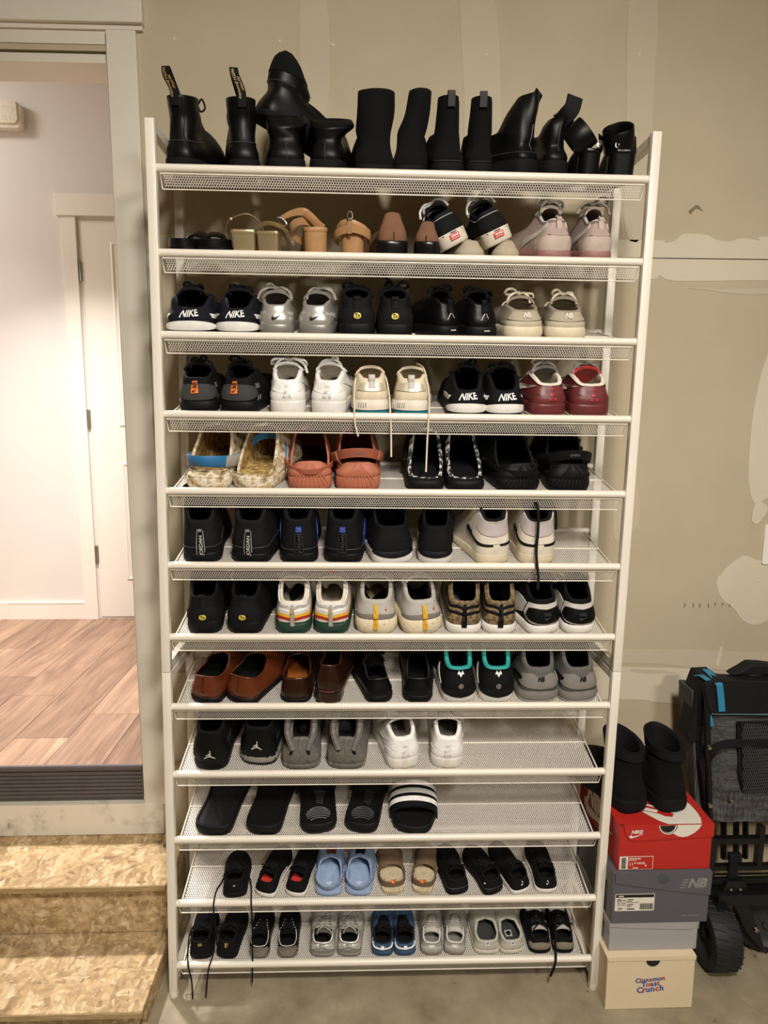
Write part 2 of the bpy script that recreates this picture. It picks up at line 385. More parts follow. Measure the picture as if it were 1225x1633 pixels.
patch([(1.600, 1.069), (1.62, 1.10), (1.645, 1.128), (1.68, 1.152), (1.72, 1.137), (1.77, 1.115), (1.80, 1.05), (1.79, 0.965), (1.74, 0.928), (1.70, 0.942), (1.66, 0.982), (1.62, 1.015)], M_mud, jag=0.003)
patch([(1.27, 1.33), (1.30, 1.36), (1.332, 1.37), (1.345, 1.31), (1.34, 1.25), (1.31, 1.21), (1.27, 1.2)], M_mud2)
patch([(-0.06, 0.80), (0.6, 0.805), (1.32, 0.804), (1.55, 0.79), (1.80, 0.775), (2.6, 0.78), (2.6, 0.842), (1.80, 0.841), (1.5, 0.848), (1.2, 0.846), (0.6, 0.85), (-0.06, 0.845)], M_mud2)
patch([(-0.06, 0.685), (0.6, 0.69), (1.32, 0.683), (1.43, 0.678), (1.55, 0.665), (1.80, 0.66), (2.6, 0.66), (2.6, 0.768), (1.80, 0.768), (1.55, 0.782), (1.32, 0.797), (0.6, 0.796), (-0.06, 0.79)], M_mud)
patch([(1.345, 0.783), (1.36, 0.788), (1.42, 0.785), (1.50, 0.776), (1.42, 0.772), (1.37, 0.775)], M_mud2, t=0.0016, jag=0.001)
patch([(1.62, 0.80), (1.628, 0.85), (1.634, 0.86), (1.637, 0.852), (1.630, 0.80)], M_mud, t=0.0018, jag=0.0005)
patch([(1.14, 0.55), (1.17, 0.545), (1.205, 0.56), (1.21, 0.50), (1.19, 0.46), (1.15, 0.47)], M_mud2)
for x, z in ((-0.002, 2.574), (0.423, 2.568), (0.843, 2.554), (1.269, 2.564), (1.735, 1.069), (1.73, 1.353), (0.28, 2.574), (1.215, 1.6), (1.21, 2.03)):
    MB().lathe([(0, -0.0022), (0.004, -0.002), (0.0055, 0)], (x, YW, z), 'y', 10).build('screw_patch', M_mud, wb)
for x, z in ((1.215, 2.135), (1.215, 2.035), (1.71, 1.7)):
    MB().lathe([(0, -0.0015), (0.004, -0.001), (0.005, 0)], (x, YW, z), 'y', 8).build('screw_hole', M_black, wb)
MB().prism([(1.435, 2.155), (1.455, 2.172), (1.465, 2.17), (1.478, 2.155), (1.465, 2.16), (1.455, 2.162), (1.44, 2.145)], 'y', YW - 0.0007, YW).build('torn_paper', mat('torn_paper', '7d7258', 0.9), wb, smooth=False)
for k in range(7):
    x = 1.50 + k * 0.024 + rj.uniform(0, .012)
    MB().bx(x, x + 0.0025, YW - 0.0018, YW, 0.988 + rj.uniform(-.004, .004), 0.996 + rj.uniform(0, .006)).build('wall_scratch', mat('torn_paper', '7d7258', 0.9), wb, smooth=False)
# wall plate cut by the right edge of the frame
o = MB().prism(rounded_rect(0.078, 0.125, 0.006), 'y', -0.006, 0).build('wall_plate', M_white, smooth=False)
o.location = (1.776, YW, 1.186); tag(o, 'white outlet cover plate on the bare drywall at the right edge', 'outlet cover')

# door casing, head trim, jamb, sill (garage side)
struct(MB().bx(XD, -0.1000, YW - 0.018, YW, 0.362, 2.585).build('trim_1', M_trim, smooth=False, bevel=0.0015))
struct(MB().bx(-1.4, -0.079, YW - 0.026, YW, 2.600, 2.74).build('trim_2', M_trim, smooth=False, bevel=0.002))
struct(MB().bx(-1.4, -0.083, YW - 0.012, YW, 2.588, 2.600).build('trim_3', M_trim, smooth=False))
jb = struct(MB().bx(XD - 0.006, XD + 0.02, YW - 0.004, YW + 0.12, 0.37, 2.58).bx(-1.13, XD, YW - 0.004, YW + 0.12, 2.555, 2.59).bx(-1.13, XD - 0.006, YW + 0.04, YW + 0.06, 2.53, 2.556).build('door_frame', M_trim, smooth=False))
jb.name = 'trim_4'
struct(MB().bx(-1.4, XD - 0.006, YW + 0.004, YW + 0.12, 2.512, 2.534).build('trim_5', M_trim, smooth=False))
struct(MB().bx(-1.4, -0.1205, YW - 0.020, YW + 0.02, 0.263, 0.3655).build('trim_6', M_scuff, smooth=False, bevel=0.0015))
# ribbed sill
sl = MB()
prof = [(YW + 0.10, 0.486), (YW - 0.008, 0.486), (YW - 0.008, 0.4938), (YW - 0.016, 0.4930), (YW - 0.018, 0.488), (YW - 0.016, 0.477), (YW - 0.003, 0.474)]
z = 0.466
for k in range(7):
    prof += [(YW - 0.006, z), (YW - 0.006, z - 0.009), (YW - 0.001, z - 0.0105), (YW - 0.001, z - 0.0125)]; z -= 0.0125
prof += [(YW + 0.004, 0.372), (YW + 0.004, 0.362), (YW + 0.10, 0.362)]
sl.prism(prof, 'x', -1.13, XD - 0.003)
struct(sl.build('trim_7', M_darkplastic, smooth=False))

# hall behind the door
struct(MB().bx(-2.6, 1.2, YF, YF + 0.1, 0.40, 3.6).build('wall_hall_far', M_hall, smooth=False))
struct(MB().bx(-2.6, -2.5, YW + 0.12, YF, 0.40, 3.6).build('wall_hall_left', M_hall, smooth=False))
struct(MB().bx(1.1, 1.2, YW + 0.12, YF, 0.40, 3.6).build('wall_hall_right', M_hall, smooth=False))
struct(MB().bx(-2.6, 1.2, YW + 0.12, YF + 0.1, 3.45, 3.6).build('ceiling_hall', M_hall, smooth=False))
struct(MB().bx(-1.35, -0.953, YF - 0.014, YF, ZH, 0.578).bx(-1.35, -0.953, YF - 0.016, YF, 0.578, 0.584).bx(-2.5, -1.35, YF - 0.014, YF, ZH, 0.584).build('baseboard_hall', M_white, smooth=False, bevel=0.001))
fl = struct(MB().bx(-2.6, 1.2, YW + 0.1, YF, 0.38, ZH - 0.006).build('floor_hall', M_darkplastic, smooth=False))
cuts = {0: [0.70], 1: [0.52], 2: [0.87], 3: [1.06], 4: [1.40, 0.6], 5: [0.9], 6: [1.3], -1: [1.2], -2: [.8], -3: [1.3]}
for k in range(-3, 9):
    x1 = -0.306 - 0.179 * k; x0 = x1 - 0.179
    ys = [YW - 0.0075] + sorted(cuts.get(k, [1.0])) + [YF - 0.002]
    for a, b in zip(ys[:-1], ys[1:]):
        MB().bx(x0 + 0.0008, x1 - 0.0008, a + 0.0008, b - 0.0008, ZH - 0.006, ZH).build('plank', M_plank, fl, smooth=False, bevel=0.0006, bseg=1)
# hall door with casing on the far wall
struct(MB().bx(-0.953, -0.884, YF - 0.018, YF, ZH, 2.515).build('trim_8', M_white, smooth=False, bevel=0.001))
struct(MB().bx(-0.975, 0.05, YF - 0.026, YF, 2.515, 2.615).build('trim_9', M_white, smooth=False, bevel=0.001))
struct(MB().bx(-0.08, -0.01, YF - 0.018, YF, ZH, 2.515).build('trim_10', M_white, smooth=False, bevel=0.001))
d1 = struct(MB().bx(-0.872, -0.09, YF - 0.004, YF + 0.03, ZH + 0.012, 2.498).build('door_1', M_white, smooth=False))
def door_panel(x0, x1, z0, z1):
    m = MB()
    for k, (ins, dp) in enumerate(((0, 0.0), (0.018, -0.007), (0.034, -0.007), (0.06, 0.003))):
        pass
    ring = lambda i, d: [(x0 + i, YF - 0.004 + d, z0 + i), (x1 - i, YF - 0.004 + d, z0 + i), (x1 - i, YF - 0.004 + d, z1 - i), (x0 + i, YF - 0.004 + d, z1 - i)]
    V = ring(0, -0.001) + ring(0.010, -0.006) + ring(0.020, -0.001) + ring(0.032, -0.001) + ring(0.055, -0.007)
    F = []
    for r in range(4):
        for i in range(4): F.append((r * 4 + i, r * 4 + (i + 1) % 4, r * 4 + 4 + (i + 1) % 4, r * 4 + 4 + i))
    F.append((16, 17, 18, 19)); m.add(V, F); m.build('panel', M_white, d1, smooth=False)
door_panel(-0.728, -0.235, 1.50, 2.40); door_panel(-0.728, -0.235, 0.70, 1.32)
for z in (2.26, 1.54, 0.84):
    MB().bx(-0.884, -0.868, YF - 0.008, YF - 0.001, z - 0.045, z + 0.045).tube([(-0.877, YF - 0.010, z - 0.047), (-0.877, YF - 0.010, z + 0.047)], 0.0055, 8).build('hinge', M_nickel, d1, smooth=False)
MB().lathe([(0, 0.06), (0.02, 0.06), (0.027, 0.045), (0.02, 0.03), (0.01, 0.022), (0.01, 0.006), (0.03, 0.004), (0.03, 0)], (-0.15, YF - 0.004, 1.42), 'y', 16).build('door_knob', M_nickel, d1).scale = (1, 1, 1)
# door chime on the hall wall
ch = empty('door_chime', (-1.21, YF, 2.955), None, 'cream plastic door chime box high on the white hall wall', 'door chime')
MB().prism(rounded_rect(0.228, 0.118, 0.025), 'y', -0.048, 0).build('base', mat('chime_plastic', 'e6dfd0', 0.5), ch, bevel=0.006)
MB().prism([(p[0], p[1] + 0.008) for p in rounded_rect(0.205, 0.098, 0.02)], 'y', -0.058, -0.046).build('cover', mat('chime_cover', 'eae2d0', 0.5), ch, bevel=0.005)

# ------------------------------------------------------------------ steps of strand board
st = empty('garage_steps', (-0.6, 0.1, 0), None, 'two strand board steps leading up to the hall door sill', 'steps')
def stp(mb, name, mt): 
    mb.v = [(x + 0.6, y - 0.1, z) for x, y, z in mb.v]; return mb.build(name, mt, st, smooth=False, bevel=0.0015, bseg=1)
M_osbe = blotch('strand_board_edge', [(0.3, '8d7550'), (0.5, 'a88f66'), (0.7, 'bfa87e')], 9, 0.8, 0.4, 6, (3, 3, 60))
def tread(y0, y1, z1, x1):
    stp(MB().bx(-1.3, x1, y0 + 0.003, y1, z1 - 0.018, z1), 'tread', M_osb)
    stp(MB().bx(-1.3, x1, y0, y0 + 0.003, z1 - 0.018, z1 - 0.0005), 'tread_edge', M_osbe)
tread(0.090, YW + 0.0, 0.262, -0.050)
stp(MB().bx(-1.3, -0.052, 0.122, 0.140, 0.092, 0.244), 'riser', M_osb)
tread(-0.145, 0.140, 0.090, -0.051)
stp(MB().bx(-1.3, -0.070, -0.112, -0.094, 0.0, 0.072), 'riser', M_osb)
stp(MB().prism([(-0.094, 0.0), (0.33, 0.0), (0.33, 0.244), (0.14, 0.244), (0.14, 0.072), (-0.094, 0.072)], 'x', -0.090, -0.058), 'stringer', M_osb)

# ------------------------------------------------------------------ the shoe rack
rk = empty('shoe_rack', (0.56, 0.12, 0), None, 'tall white metal shoe rack with twelve mesh shelves against bare drywall', 'shoe rack')
def rkp(mb, name, mt, smooth=True, bevel=0.0):
    mb.v = [(x - 0.56, y - 0.12, z) for x, y, z in mb.v]; return mb.build(name, mt, rk, smooth=smooth, bevel=bevel)
PT = 0.0215; YB = 0.232; ZJ = 0.930
def bow(z): t = z / ZTOP; return 0.0045 * 4 * t * (1 - t)
def post(xc, yc, z0, z1, left):
    m = MB(); zs = np.linspace(z0, z1, 8); h = PT / 2; G = np.zeros((8, 4, 3))
    for i, z in enumerate(zs):
        dx = bow(z) if left else -0.2 * bow(z)
        for k, (a, b) in enumerate(((-h, -h), (h, -h), (h, h), (-h, h))): G[i, k] = RK(xc + a + dx, yc + b, z)
    m.grid(G, cv=True); n = len(m.v); m.f += [(0, 1, 2, 3), (n - 1, n - 2, n - 3, n - 4)]
    return m
for left, xc in ((True, -PT / 2 - 0.001), (False, W + PT / 2 + 0.001)):
    for yc in (-0.002, YB):
        o = rkp(post(xc, yc, 0.014, ZJ - 0.0012, left), 'upright', M_rack, bevel=0.0015)
        o = rkp(post(xc, yc, ZJ, ZTOP, left), 'upright', M_rack, bevel=0.0015)
        x, y, z = RK(xc, yc, 0)
        f = MB().lathe([(0, -0.001), (0.011, -0.001), (0.0125, 0.004), (0.0125, 0.012), (0.0118, 0.018), (0, 0.018)], (x, y, z), 'z', 14)
        rkp(f, 'foot', mat('white_foot_plastic', 'ded6c6', 0.5, bump=0.02))
    dx = 0.0
    for z in (ZTOP - 0.013, ZJ + 0.013, ZJ - 0.016, 0.045):
        dx = bow(z) if left else 0
        mb = MB(); h = 0.009; G = np.zeros((2, 4, 3))
        for i, y in enumerate((0.006, YB - 0.008)):
            for k, (a, b) in enumerate(((-h, -0.011), (h, -0.011), (h, 0.011), (-h, 0.011))): G[i, k] = RK(xc + a + dx, y, z + b)
        mb.grid(G, cv=True); mb.f += [(0, 1, 2, 3), (7, 6, 5, 4)]
        rkp(mb, 'crossbar', M_rack, smooth=False, bevel=0.001)

def hex_sheet(x0, x1, y0, y1, pitch, hole, fn, xtrim=None):
    """perforated sheet: a honeycomb of webs with an open hole in every cell; fn maps (u, v) to 3D"""
    rowp = pitch * 0.866; nx = int((x1 - x0) / pitch); ny = int((y1 - y0) / rowp)
    ang = np.radians([30, 90, 150, 210, 270, 330]); cs, sn = np.cos(ang), np.sin(ang)
    V = []; F = []; idx = {}
    for j in range(ny):
        y = y0 + (j + 0.5) * rowp
        a, b = (x0, x1) if xtrim is None else xtrim((y - y0) / (y1 - y0))
        for i in range(nx):
            x = x0 + (i + 0.5 + 0.5 * (j % 2)) * pitch
            if x < a + pitch * 0.5 or x > b - pitch * 0.5: continue
            idx[(i, j)] = len(V)
            for k in range(6): V.append((x + hole * cs[k], y + hole * sn[k]))
    for (i, j), o in idx.items():
        r = idx.get((i + 1, j)); q = j % 2
        ur = idx.get((i + q, j + 1)); ul = idx.get((i + q - 1, j + 1))
        if r is not None: F.append((o + 0, o + 5, r + 3, r + 2))
        if ur is not None: F.append((o + 1, o + 0, ur + 4, ur + 3)[::1])
        if ul is not None: F.append((o + 2, o + 1, ul + 5, ul + 4))
        if ur is not None and ul is not None: F.append((o + 1, ur + 3, ul + 5))
        if r is not None and ur is not None: F.append((o + 0, r + 2, ur + 4))
    return [fn(u, v) for u, v in V], F
def tray_z(y): return -0.002 + 0.215 * y
ms = MB()
V, F = hex_sheet(0.014, W - 0.014, 0.004, 0.240, 0.0058, 0.0021, lambda u, v: (u, v, tray_z(v))); ms.add(V, F)
LX0, LX1 = 0.006, W - 0.006
V, F = hex_sheet(LX0, LX1, 0, 0.0325, 0.0060, 0.00265, lambda u, v: (u, 0.001 + 0.0145 * v / 0.0325, -0.0105 - 0.0295 * v / 0.0325), lambda t: (LX0 + 0.001 * t, LX1 - 0.001 * t)); ms.add(V, F)
me_sheet = None
rails = None
rl = random.Random(5)
for n in range(1, 13):
    x, y, z = RK(0, 0, zt(n))
    if me_sheet is None:
        sh = ms.build('shelf', M_mesh, rk, smooth=False); me_sheet = sh.data
        fr = MB().tube([(-0.001, 0, 0), (W + 0.001, 0, 0)], 0.0092, 14).build('front_rail', M_rack, sh)
        br = MB().tube([(-0.001, 0.243, tray_z(0.243)), (W + 0.001, 0.243, tray_z(0.243))], 0.0085, 12).build('back_rail', M_rack, sh)
        rim = MB()
        rim.tube([(LX0 + 0.001, 0.0158, -0.0412), (LX1 - 0.001, 0.0158, -0.0412)], 0.0016, 6)
        rim.tube([(LX0 + 0.001, 0.0158, -0.0412), (LX0, 0.001, -0.0115), (LX1, 0.001, -0.0115), (LX1 - 0.001, 0.0158, -0.0412)], 0.0020, 6)
        for xx in (0.013, W - 0.013): rim.tube([(xx, 0.004, tray_z(0.004)), (xx, 0.242, tray_z(0.242))], 0.0022, 6)
        rw = rim.build('edge_wire', M_rack, sh)
        sw = MB().tube([(0.012, 0.115, tray_z(0.115) + 0.0006), (W - 0.012, 0.115, tray_z(0.115) + 0.0006)], 0.0020, 6).build('support_wire', M_rack, sh)
        kids = [fr, br, rw, sw]
    else:
        sh = sh.copy(); COL.objects.link(sh)
        for kobj in kids:
            c = kobj.copy(); COL.objects.link(c); c.parent = sh
    sh.location = (x - 0.56, y - 0.12, z); sh.rotation_euler = (0, YAW, 0)

# ------------------------------------------------------------------ footwear builder
def half_curve(pts, n): return resample(catmull(pts, 10), n)
def plan_curve(right, left, n):
    """closed curve from heel centre along the right side to the toe and back along the left side"""
    a = half_curve(right, n // 2 + 1); b = half_curve(left, n // 2 + 1)
    return np.vstack([a[:-1], b[::-1][:-1]])
def footprint(L, wb, hr, side, n, toe=0.0, square=0.0):
    o = lambda s: [(0, 0), (0.60 * hr, 0.014), (0.94 * hr, 0.062), (hr, 0.15), (0.91, 0.40), (1.0, 0.63), (0.93, 0.81), (0.60 + square, 0.945)]
    i = lambda s: [(0, 0), (0.60 * hr, 0.014), (0.94 * hr, 0.062), (hr * 0.99, 0.15), (0.80, 0.40), (0.97, 0.68), (0.84, 0.85), (0.50 + square, 0.96)]
    tip = (-0.10 * side + toe, 1.0)
    oo = [(x * wb, y * L) for x, y in o(0)] + [(tip[0] * wb, L)]; ii = [(x * wb, y * L) for x, y in i(0)]
    ii = ii + [(-tip[0] * side * side * wb * (1 if side > 0 else 1), L)]
    if side > 0:      # right foot: outer side at +x
        R = oo; Lf = [(-x, y) for x, y in ii[:-1]] + [(tip[0] * wb, L)]
    else:
        R = ii[:-1] + [(tip[0] * wb, L)]; Lf = [(-x, y) for x, y in oo[:-1]] + [(tip[0] * wb, L)]
    return plan_curve(R, Lf, n)
def normals2d(P):
    T = np.roll(P, -1, 0) - np.roll(P, 1, 0); N = np.stack([T[:, 1], -T[:, 0]], 1)
    return N / (np.linalg.norm(N, axis=1)[:, None] + 1e-12)
def sstep(x, a, b):
    t = np.clip((x - a) / (b - a), 0, 1); return t * t * (3 - 2 * t)
def smooth_interp(x, xs, ys):
    C = catmull(list(zip(xs, ys)), 12); return np.interp(x, C[:, 0], C[:, 1])

DEF = dict(L=0.29, hr=0.84, st=0.030, stt=0.022, flare=0.003, spring=0.014, hh=0.086, dip=0.012, hm=0.092, tz=0.066, oy=0.016, oyf=0.60,
           ow=0.66, tw=0.017, toeh=0.05, bulge=0.006, th=0.007, soleb=0.004, tongue=True, tlift=0.018, laces=5, bow=None, square=0.0,
           upper='u_black', sole='s_white', outsole=None, lining='u_black', insole='u_black', tonguem=None, lacem='l_black', shaft=None, feats=(), open_heel=0, nosole=False, pd1=0.45, lean=0.0, hb=0.0, rimw=None, collar=None)
NT = 56
class Shoe: pass
def build_shoe(name, M, label, cat, group, S):
    p = dict(DEF); p.update(S)
    r = bpy.data.objects.new(name, None); COL.objects.link(r); r.empty_display_size = 0.03
    r.matrix_world = M; tag(r, label, cat, group)
    L, wb, hr, side = p['L'], p['wb'], p['hr'], p['side']
    mt = lambda k: MATS[k]
    FP = footprint(L, wb, hr, side, NT, 0, p['square']); FN = normals2d(FP)
    y = FP[:, 1] / L
    ztop = p['st'] + (p['stt'] - p['st']) * sstep(y, 0.15, 0.75) + p['spring'] * np.clip((y - 0.68) / 0.32, 0, 1) ** 2
    zbot = p['spring'] * np.clip((y - 0.68) / 0.32, 0, 1) ** 2 + p['hb'] * np.clip(1 - y / 0.10, 0, 1) ** 2
    # --- sole
    rows = []
    H = ztop - zbot
    for (off, fz) in ((-0.004, 0.0), (-0.0006 - p['soleb'] * 0.3, 0.03), (0.0, 0.14), (p['flare'] * 0.6, 0.45), (p['flare'] * 0.35, 0.80), (-0.0003, 0.96), (-0.002, 1.0), (-0.010, 0.99)):
        rows.append(np.c_[FP + FN * (off + 0.0), zbot + H * fz])
    SG = np.stack(rows, 1)
    mb = MB(); mb.grid(SG, cu=True)
    mb.f.append(tuple(i * 8 for i in range(NT))[::-1]); mb.f.append(tuple(i * 8 + 7 for i in range(NT)))
    if not p['nosole']: mb.build('sole', mt(p['sole']), r, angle=60)
    if p['outsole']:
        rows = [np.c_[FP + FN * o_, zbot + H * fz] for o_, fz in ((-0.004, -0.004), (0.0, 0.0), (0.0012, 0.10), (0.0016 + p['flare'] * 0.4, p.get('outh', 0.22)), (-0.001, p.get('outh', 0.22) + 0.02))]
        ob = MB(); ob.grid(np.stack(rows, 1), cu=True); ob.f.append(tuple(i * 5 for i in range(NT))[::-1]); ob.build('outsole', mt(p['outsole']), r, angle=60)
    # --- upper wall
    cx = -0.06 * side * wb * np.clip((y - 0.3) / 0.4, 0, 1)
    wh = wb * hr; ow = p['ow'] * wh; oy, oyf = p['oy'], p['oyf'] * L; tw = p['tw']
    half = [(0, oy), (ow * 0.72, oy + 0.022 * L), (ow, oy + 0.105 * L), (ow * 0.96, 0.28 * L), (max(tw, ow * 0.70), 0.40 * L if oyf > 0.5 * L else oyf * 0.8), (tw, oyf - 0.035 * L if oyf > 0.5 * L else oyf * 0.93), (0, oyf)]
    if p.get('loafer'): half = [(0, oy), (ow * 0.72, oy + 0.022 * L), (ow, oy + 0.11 * L), (ow * 1.0, oyf * 0.58), (ow * 0.72, oyf * 0.88), (0, oyf)]
    OP = plan_curve(half, [(-a, b) for a, b in half], NT)
    OP[:, 0] += np.interp(OP[:, 1] / L, [0.2, 0.7], [0, -0.08 * side * wb]) + p['lean'] * 0
    zx = [-0.05 * L, oy, oy + 0.10 * L, 0.29 * L, 0.40 * L, oyf, L]; hmid = p['hm']
    zy = [p['hh'], p['hh'], p['hh'] - p['dip'], hmid, hmid * 0.45 + p['tz'] * 0.55 + 0.004, p['tz'], p['tz']]
    if oyf < 0.5 * L: zx = [-0.05 * L, oy, oy + 0.10 * L, oyf * 0.65, oyf, L]; zy = [p['hh'], p['hh'], p['hh'] - p['dip'], p['hm'], p['tz'], p['tz']]
    OZ = np.interp(OP[:, 1], *catmull(list(zip(zx, zy)), 12).T)
    O = np.c_[OP, OZ]
    B = np.c_[FP - FN * 0.0025, ztop - 0.0035]
    h = (OZ - B[:, 2])[:, None]; f = sstep(y, 0.45, 0.95)[:, None]
    pd = O[:, :2] - B[:, :2]
    toeh = p['toeh'] - p['stt']
    up1 = (1 - f) * 0.42 * h + f * toeh
    P1 = B + np.c_[FN * (p['bulge'] * (1 - f) + 0.004 * f), up1]
    P2 = O.copy(); P2[:, :2] -= pd * (0.35 * (1 - f) + 0.55 * f); P2[:, 2:] -= (0.38 * (1 - f) + 0.02 * f) * h
    vs = np.linspace(0, 1, 13)
    G = [((1 - v) ** 3) * B + 3 * v * (1 - v) ** 2 * P1 + 3 * v * v * (1 - v) * P2 + v ** 3 * O for v in vs]
    if p['shaft']:
        # rings of a boot shaft above the ankle: (z, centre y, half width x, half depth y, shift x, lean of the rim)
        prev = None
        ang = None
        base = OP - np.array([OP[:, 0].mean(), 0])
        c0 = (OP[:, 1].max() + OP[:, 1].min()) / 2
        d0 = (OP[:, 1].max() - OP[:, 1].min()) / 2
        A = np.arctan2(OP[:, 0] / (np.abs(OP[:, 0]).max()), (OP[:, 1] - c0) / d0)
        rings = []
        for (z, cy, rx, ry, sx, ln) in p['shaft']:
            rings.append(np.c_[sx + rx * np.sin(A), cy + ry * np.cos(A), z + ln * np.cos(A) * ry])
        ctrl = [G[-1]] + rings
        for k in range(len(ctrl) - 1):
            p0 = ctrl[k - 1] if k > 0 else G[-3]; p1 = ctrl[k]; p2 = ctrl[k + 1]; p3 = ctrl[k + 2] if k + 2 < len(ctrl) else 2 * p2 - p1
            for t in (0.25, 0.5, 0.75, 1.0):
                G.append(0.5 * (2 * p1 + (p2 - p0) * t + (2 * p0 - 5 * p1 + 4 * p2 - p3) * t * t + (3 * p1 - p0 - 3 * p2 + p3) * t ** 3))
    G = np.stack(G, 1)                                   # (NT, NV, 3)
    NV = G.shape[1]
    if p.get('wrinkle'):
        a_, k_ = p['wrinkle']; ph = np.linspace(0, 2 * PI, NT, endpoint=False)[:, None]
        zz = G[:, :, 2]; Wn = np.sin(zz * k_ + 1.7 * np.sin(ph + 0.6) + 2 * np.cos(2 * ph)) * a_ * sstep(zz, 0.06, 0.11)
        G = G.copy(); ctr = G.mean(0, keepdims=True); d = G - ctr; d[:, :, 2] = 0
        G += d / (np.linalg.norm(d, axis=2, keepdims=True) + 1e-9) * Wn[:, :, None]
    def normals(Q):
        du = np.roll(Q, -1, 0) - np.roll(Q, 1, 0); dv = np.gradient(Q, axis=1)
        N = np.cross(du, dv); return N / (np.linalg.norm(N, axis=2)[:, :, None] + 1e-12)
    NN = normals(G)
    th = p['th'] if p['rimw'] is None else p['rimw']
    nt_ = NN[:, -1]; tv = G[:, -1] - G[:, -3]; tv /= np.linalg.norm(tv, axis=1)[:, None] + 1e-12
    nt_ = nt_ * np.array([1, 1, 0.3]); nt_ /= np.linalg.norm(nt_, axis=1)[:, None] + 1e-12
    thv = np.full(NT, th)[:, None]
    if oyf > 0.5 * L: thv = thv * (1 - 0.72 * sstep(OP[:, 1] / L, 0.22, 0.36))[:, None]
    rim = [G[:, -1] + nt_ * (-thv / 2 + thv / 2 * math.cos(a)) + tv * (thv / 2 * math.sin(a)) for a in (PI / 4, PI / 2, 3 * PI / 4)]
    U = np.concatenate([G, np.stack(rim, 1)], 1)
    if p['collar']:
        MB().grid(G, cu=True).build('upper', mt(p['upper']), r, angle=70)
        MB().grid(U[:, NV - 2:], cu=True).build('collar', mt(p['collar']), r, angle=70)
    else:
        MB().grid(U, cu=True).build('upper', mt(p['upper']), r, angle=70)
    # --- lining: the wall seen from inside, down to the insole
    Linr = [rim[-1]] + [G[:, j] - NN[:, j] * thv for j in range(NV - 1, 1, -1)]
    Ln = np.stack(Linr, 1)
    fl = np.c_[FP - FN * 0.012, ztop + 0.004]
    Ln = np.concatenate([Ln, fl[:, None, :]], 1)
    lm = MB().grid(Ln, cu=True)
    lm.build('lining', mt(p['lining']), r, angle=70)
    im = MB(); im.add(fl, [tuple(range(NT))]); ins = im.build('insole', mt(p['insole']), r, smooth=False)
    per = np.linalg.norm(np.roll(FP, -1, 0) - FP, axis=1).sum(); hp = per / 2
    s = Shoe(); s.r = r; s.G = G; s.N = NN; s.hp = hp; s.p = p; s.L = L; s.O = G[:, -1]; s.SG = SG; s.mt = mt; s.FP = FP; s.ztop = ztop; s.OP = OP; s.OZ = OZ; s.wh = wh
    s.SN = normals(SG); s.ins_z = p['st'] + 0.004
    # --- tongue
    half_i = np.arange(0, NT // 2 + 1); ot = O[half_i]
    def rimpt(yq):
        Rr = O[:NT // 2 + 1]; Ll = O[[0] + list(range(NT - 1, NT // 2 - 1, -1))]
        out = []
        for Q in (Rr, Ll):
            k0 = int(np.argmax(np.abs(Q[:, 0]))); Q2 = Q[k0:]; o_ = np.argsort(Q2[:, 1])
            out.append(np.array([np.interp(yq, Q2[o_, 1], Q2[o_, c]) for c in range(3)]))
        return out
    s.rimpt = rimpt
    if p['tongue']:
        ys = np.linspace(oyf * 1.0, 0.25 * L, 9); TG = []
        for k, yy in enumerate(ys):
            t = k / 8; a, b = rimpt(yy); c = (a + b) / 2; w_ = max(0.017, np.linalg.norm(a - b) / 2 * 1.02); w_ = min(w_, 0.036)
            zc = c[2] + 0.004 + p['tlift'] * max(0, t - 0.45) / 0.55
            yb = yy - 0.012 * sstep(t, 0.6, 1)
            TG.append([(c[0] + w_ * x, yb, zc - 0.010 * x * x - (0.006 if abs(x) > 0.9 else 0)) for x in np.linspace(-1, 1, 7)])
        TG = np.array(TG); tn = 0.007
        T2 = TG.copy(); T2[:, :, 2] -= tn
        full = np.concatenate([TG, T2[:, ::-1]], 1)
        tb = MB(); o0 = 0; tb.grid(full, cv=True)
        n_ = full.shape[1]; tb.f.append(tuple(range(n_))); tb.f.append(tuple(8 * n_ + k for k in reversed(range(n_))))
        tob = tb.build('tongue', mt(p['tonguem'] or p['upper']), r, angle=60); s.TG = TG; s.tongue = tob
    # --- laces
    if p['laces']:
        lb = MB(); ys = np.linspace(oyf - 0.015 * L, 0.30 * L, p['laces']); prev = None
        for k, yy in enumerate(ys):
            a, b = rimpt(yy); o1 = np.array([0.004, 0, -0.003]); c = (a + b) / 2 + np.array([0, 0, 0.009])
            lb.tube(resample(catmull([a + o1, a + [0, 0, 0.003], c, b + [0, 0, 0.003], b - np.array([0.004, 0, 0.003])], 3), 9), 0.0030, 6)
            if prev is not None:
                lb.tube([prev[0] + [0, 0, 0.004], (prev[0] + b) / 2 + [0, 0, 0.010], b + [0, 0, 0.003]], 0.0028, 5)
                lb.tube([prev[1] + [0, 0, 0.004], (prev[1] + a) / 2 + [0, 0, 0.011], a + [0, 0, 0.003]], 0.0028, 5)
            prev = (a, b)
        a, b = prev; c = (a + b) / 2 + np.array([0, -0.006, 0.024])
        s.knot = c
        lb.f and None
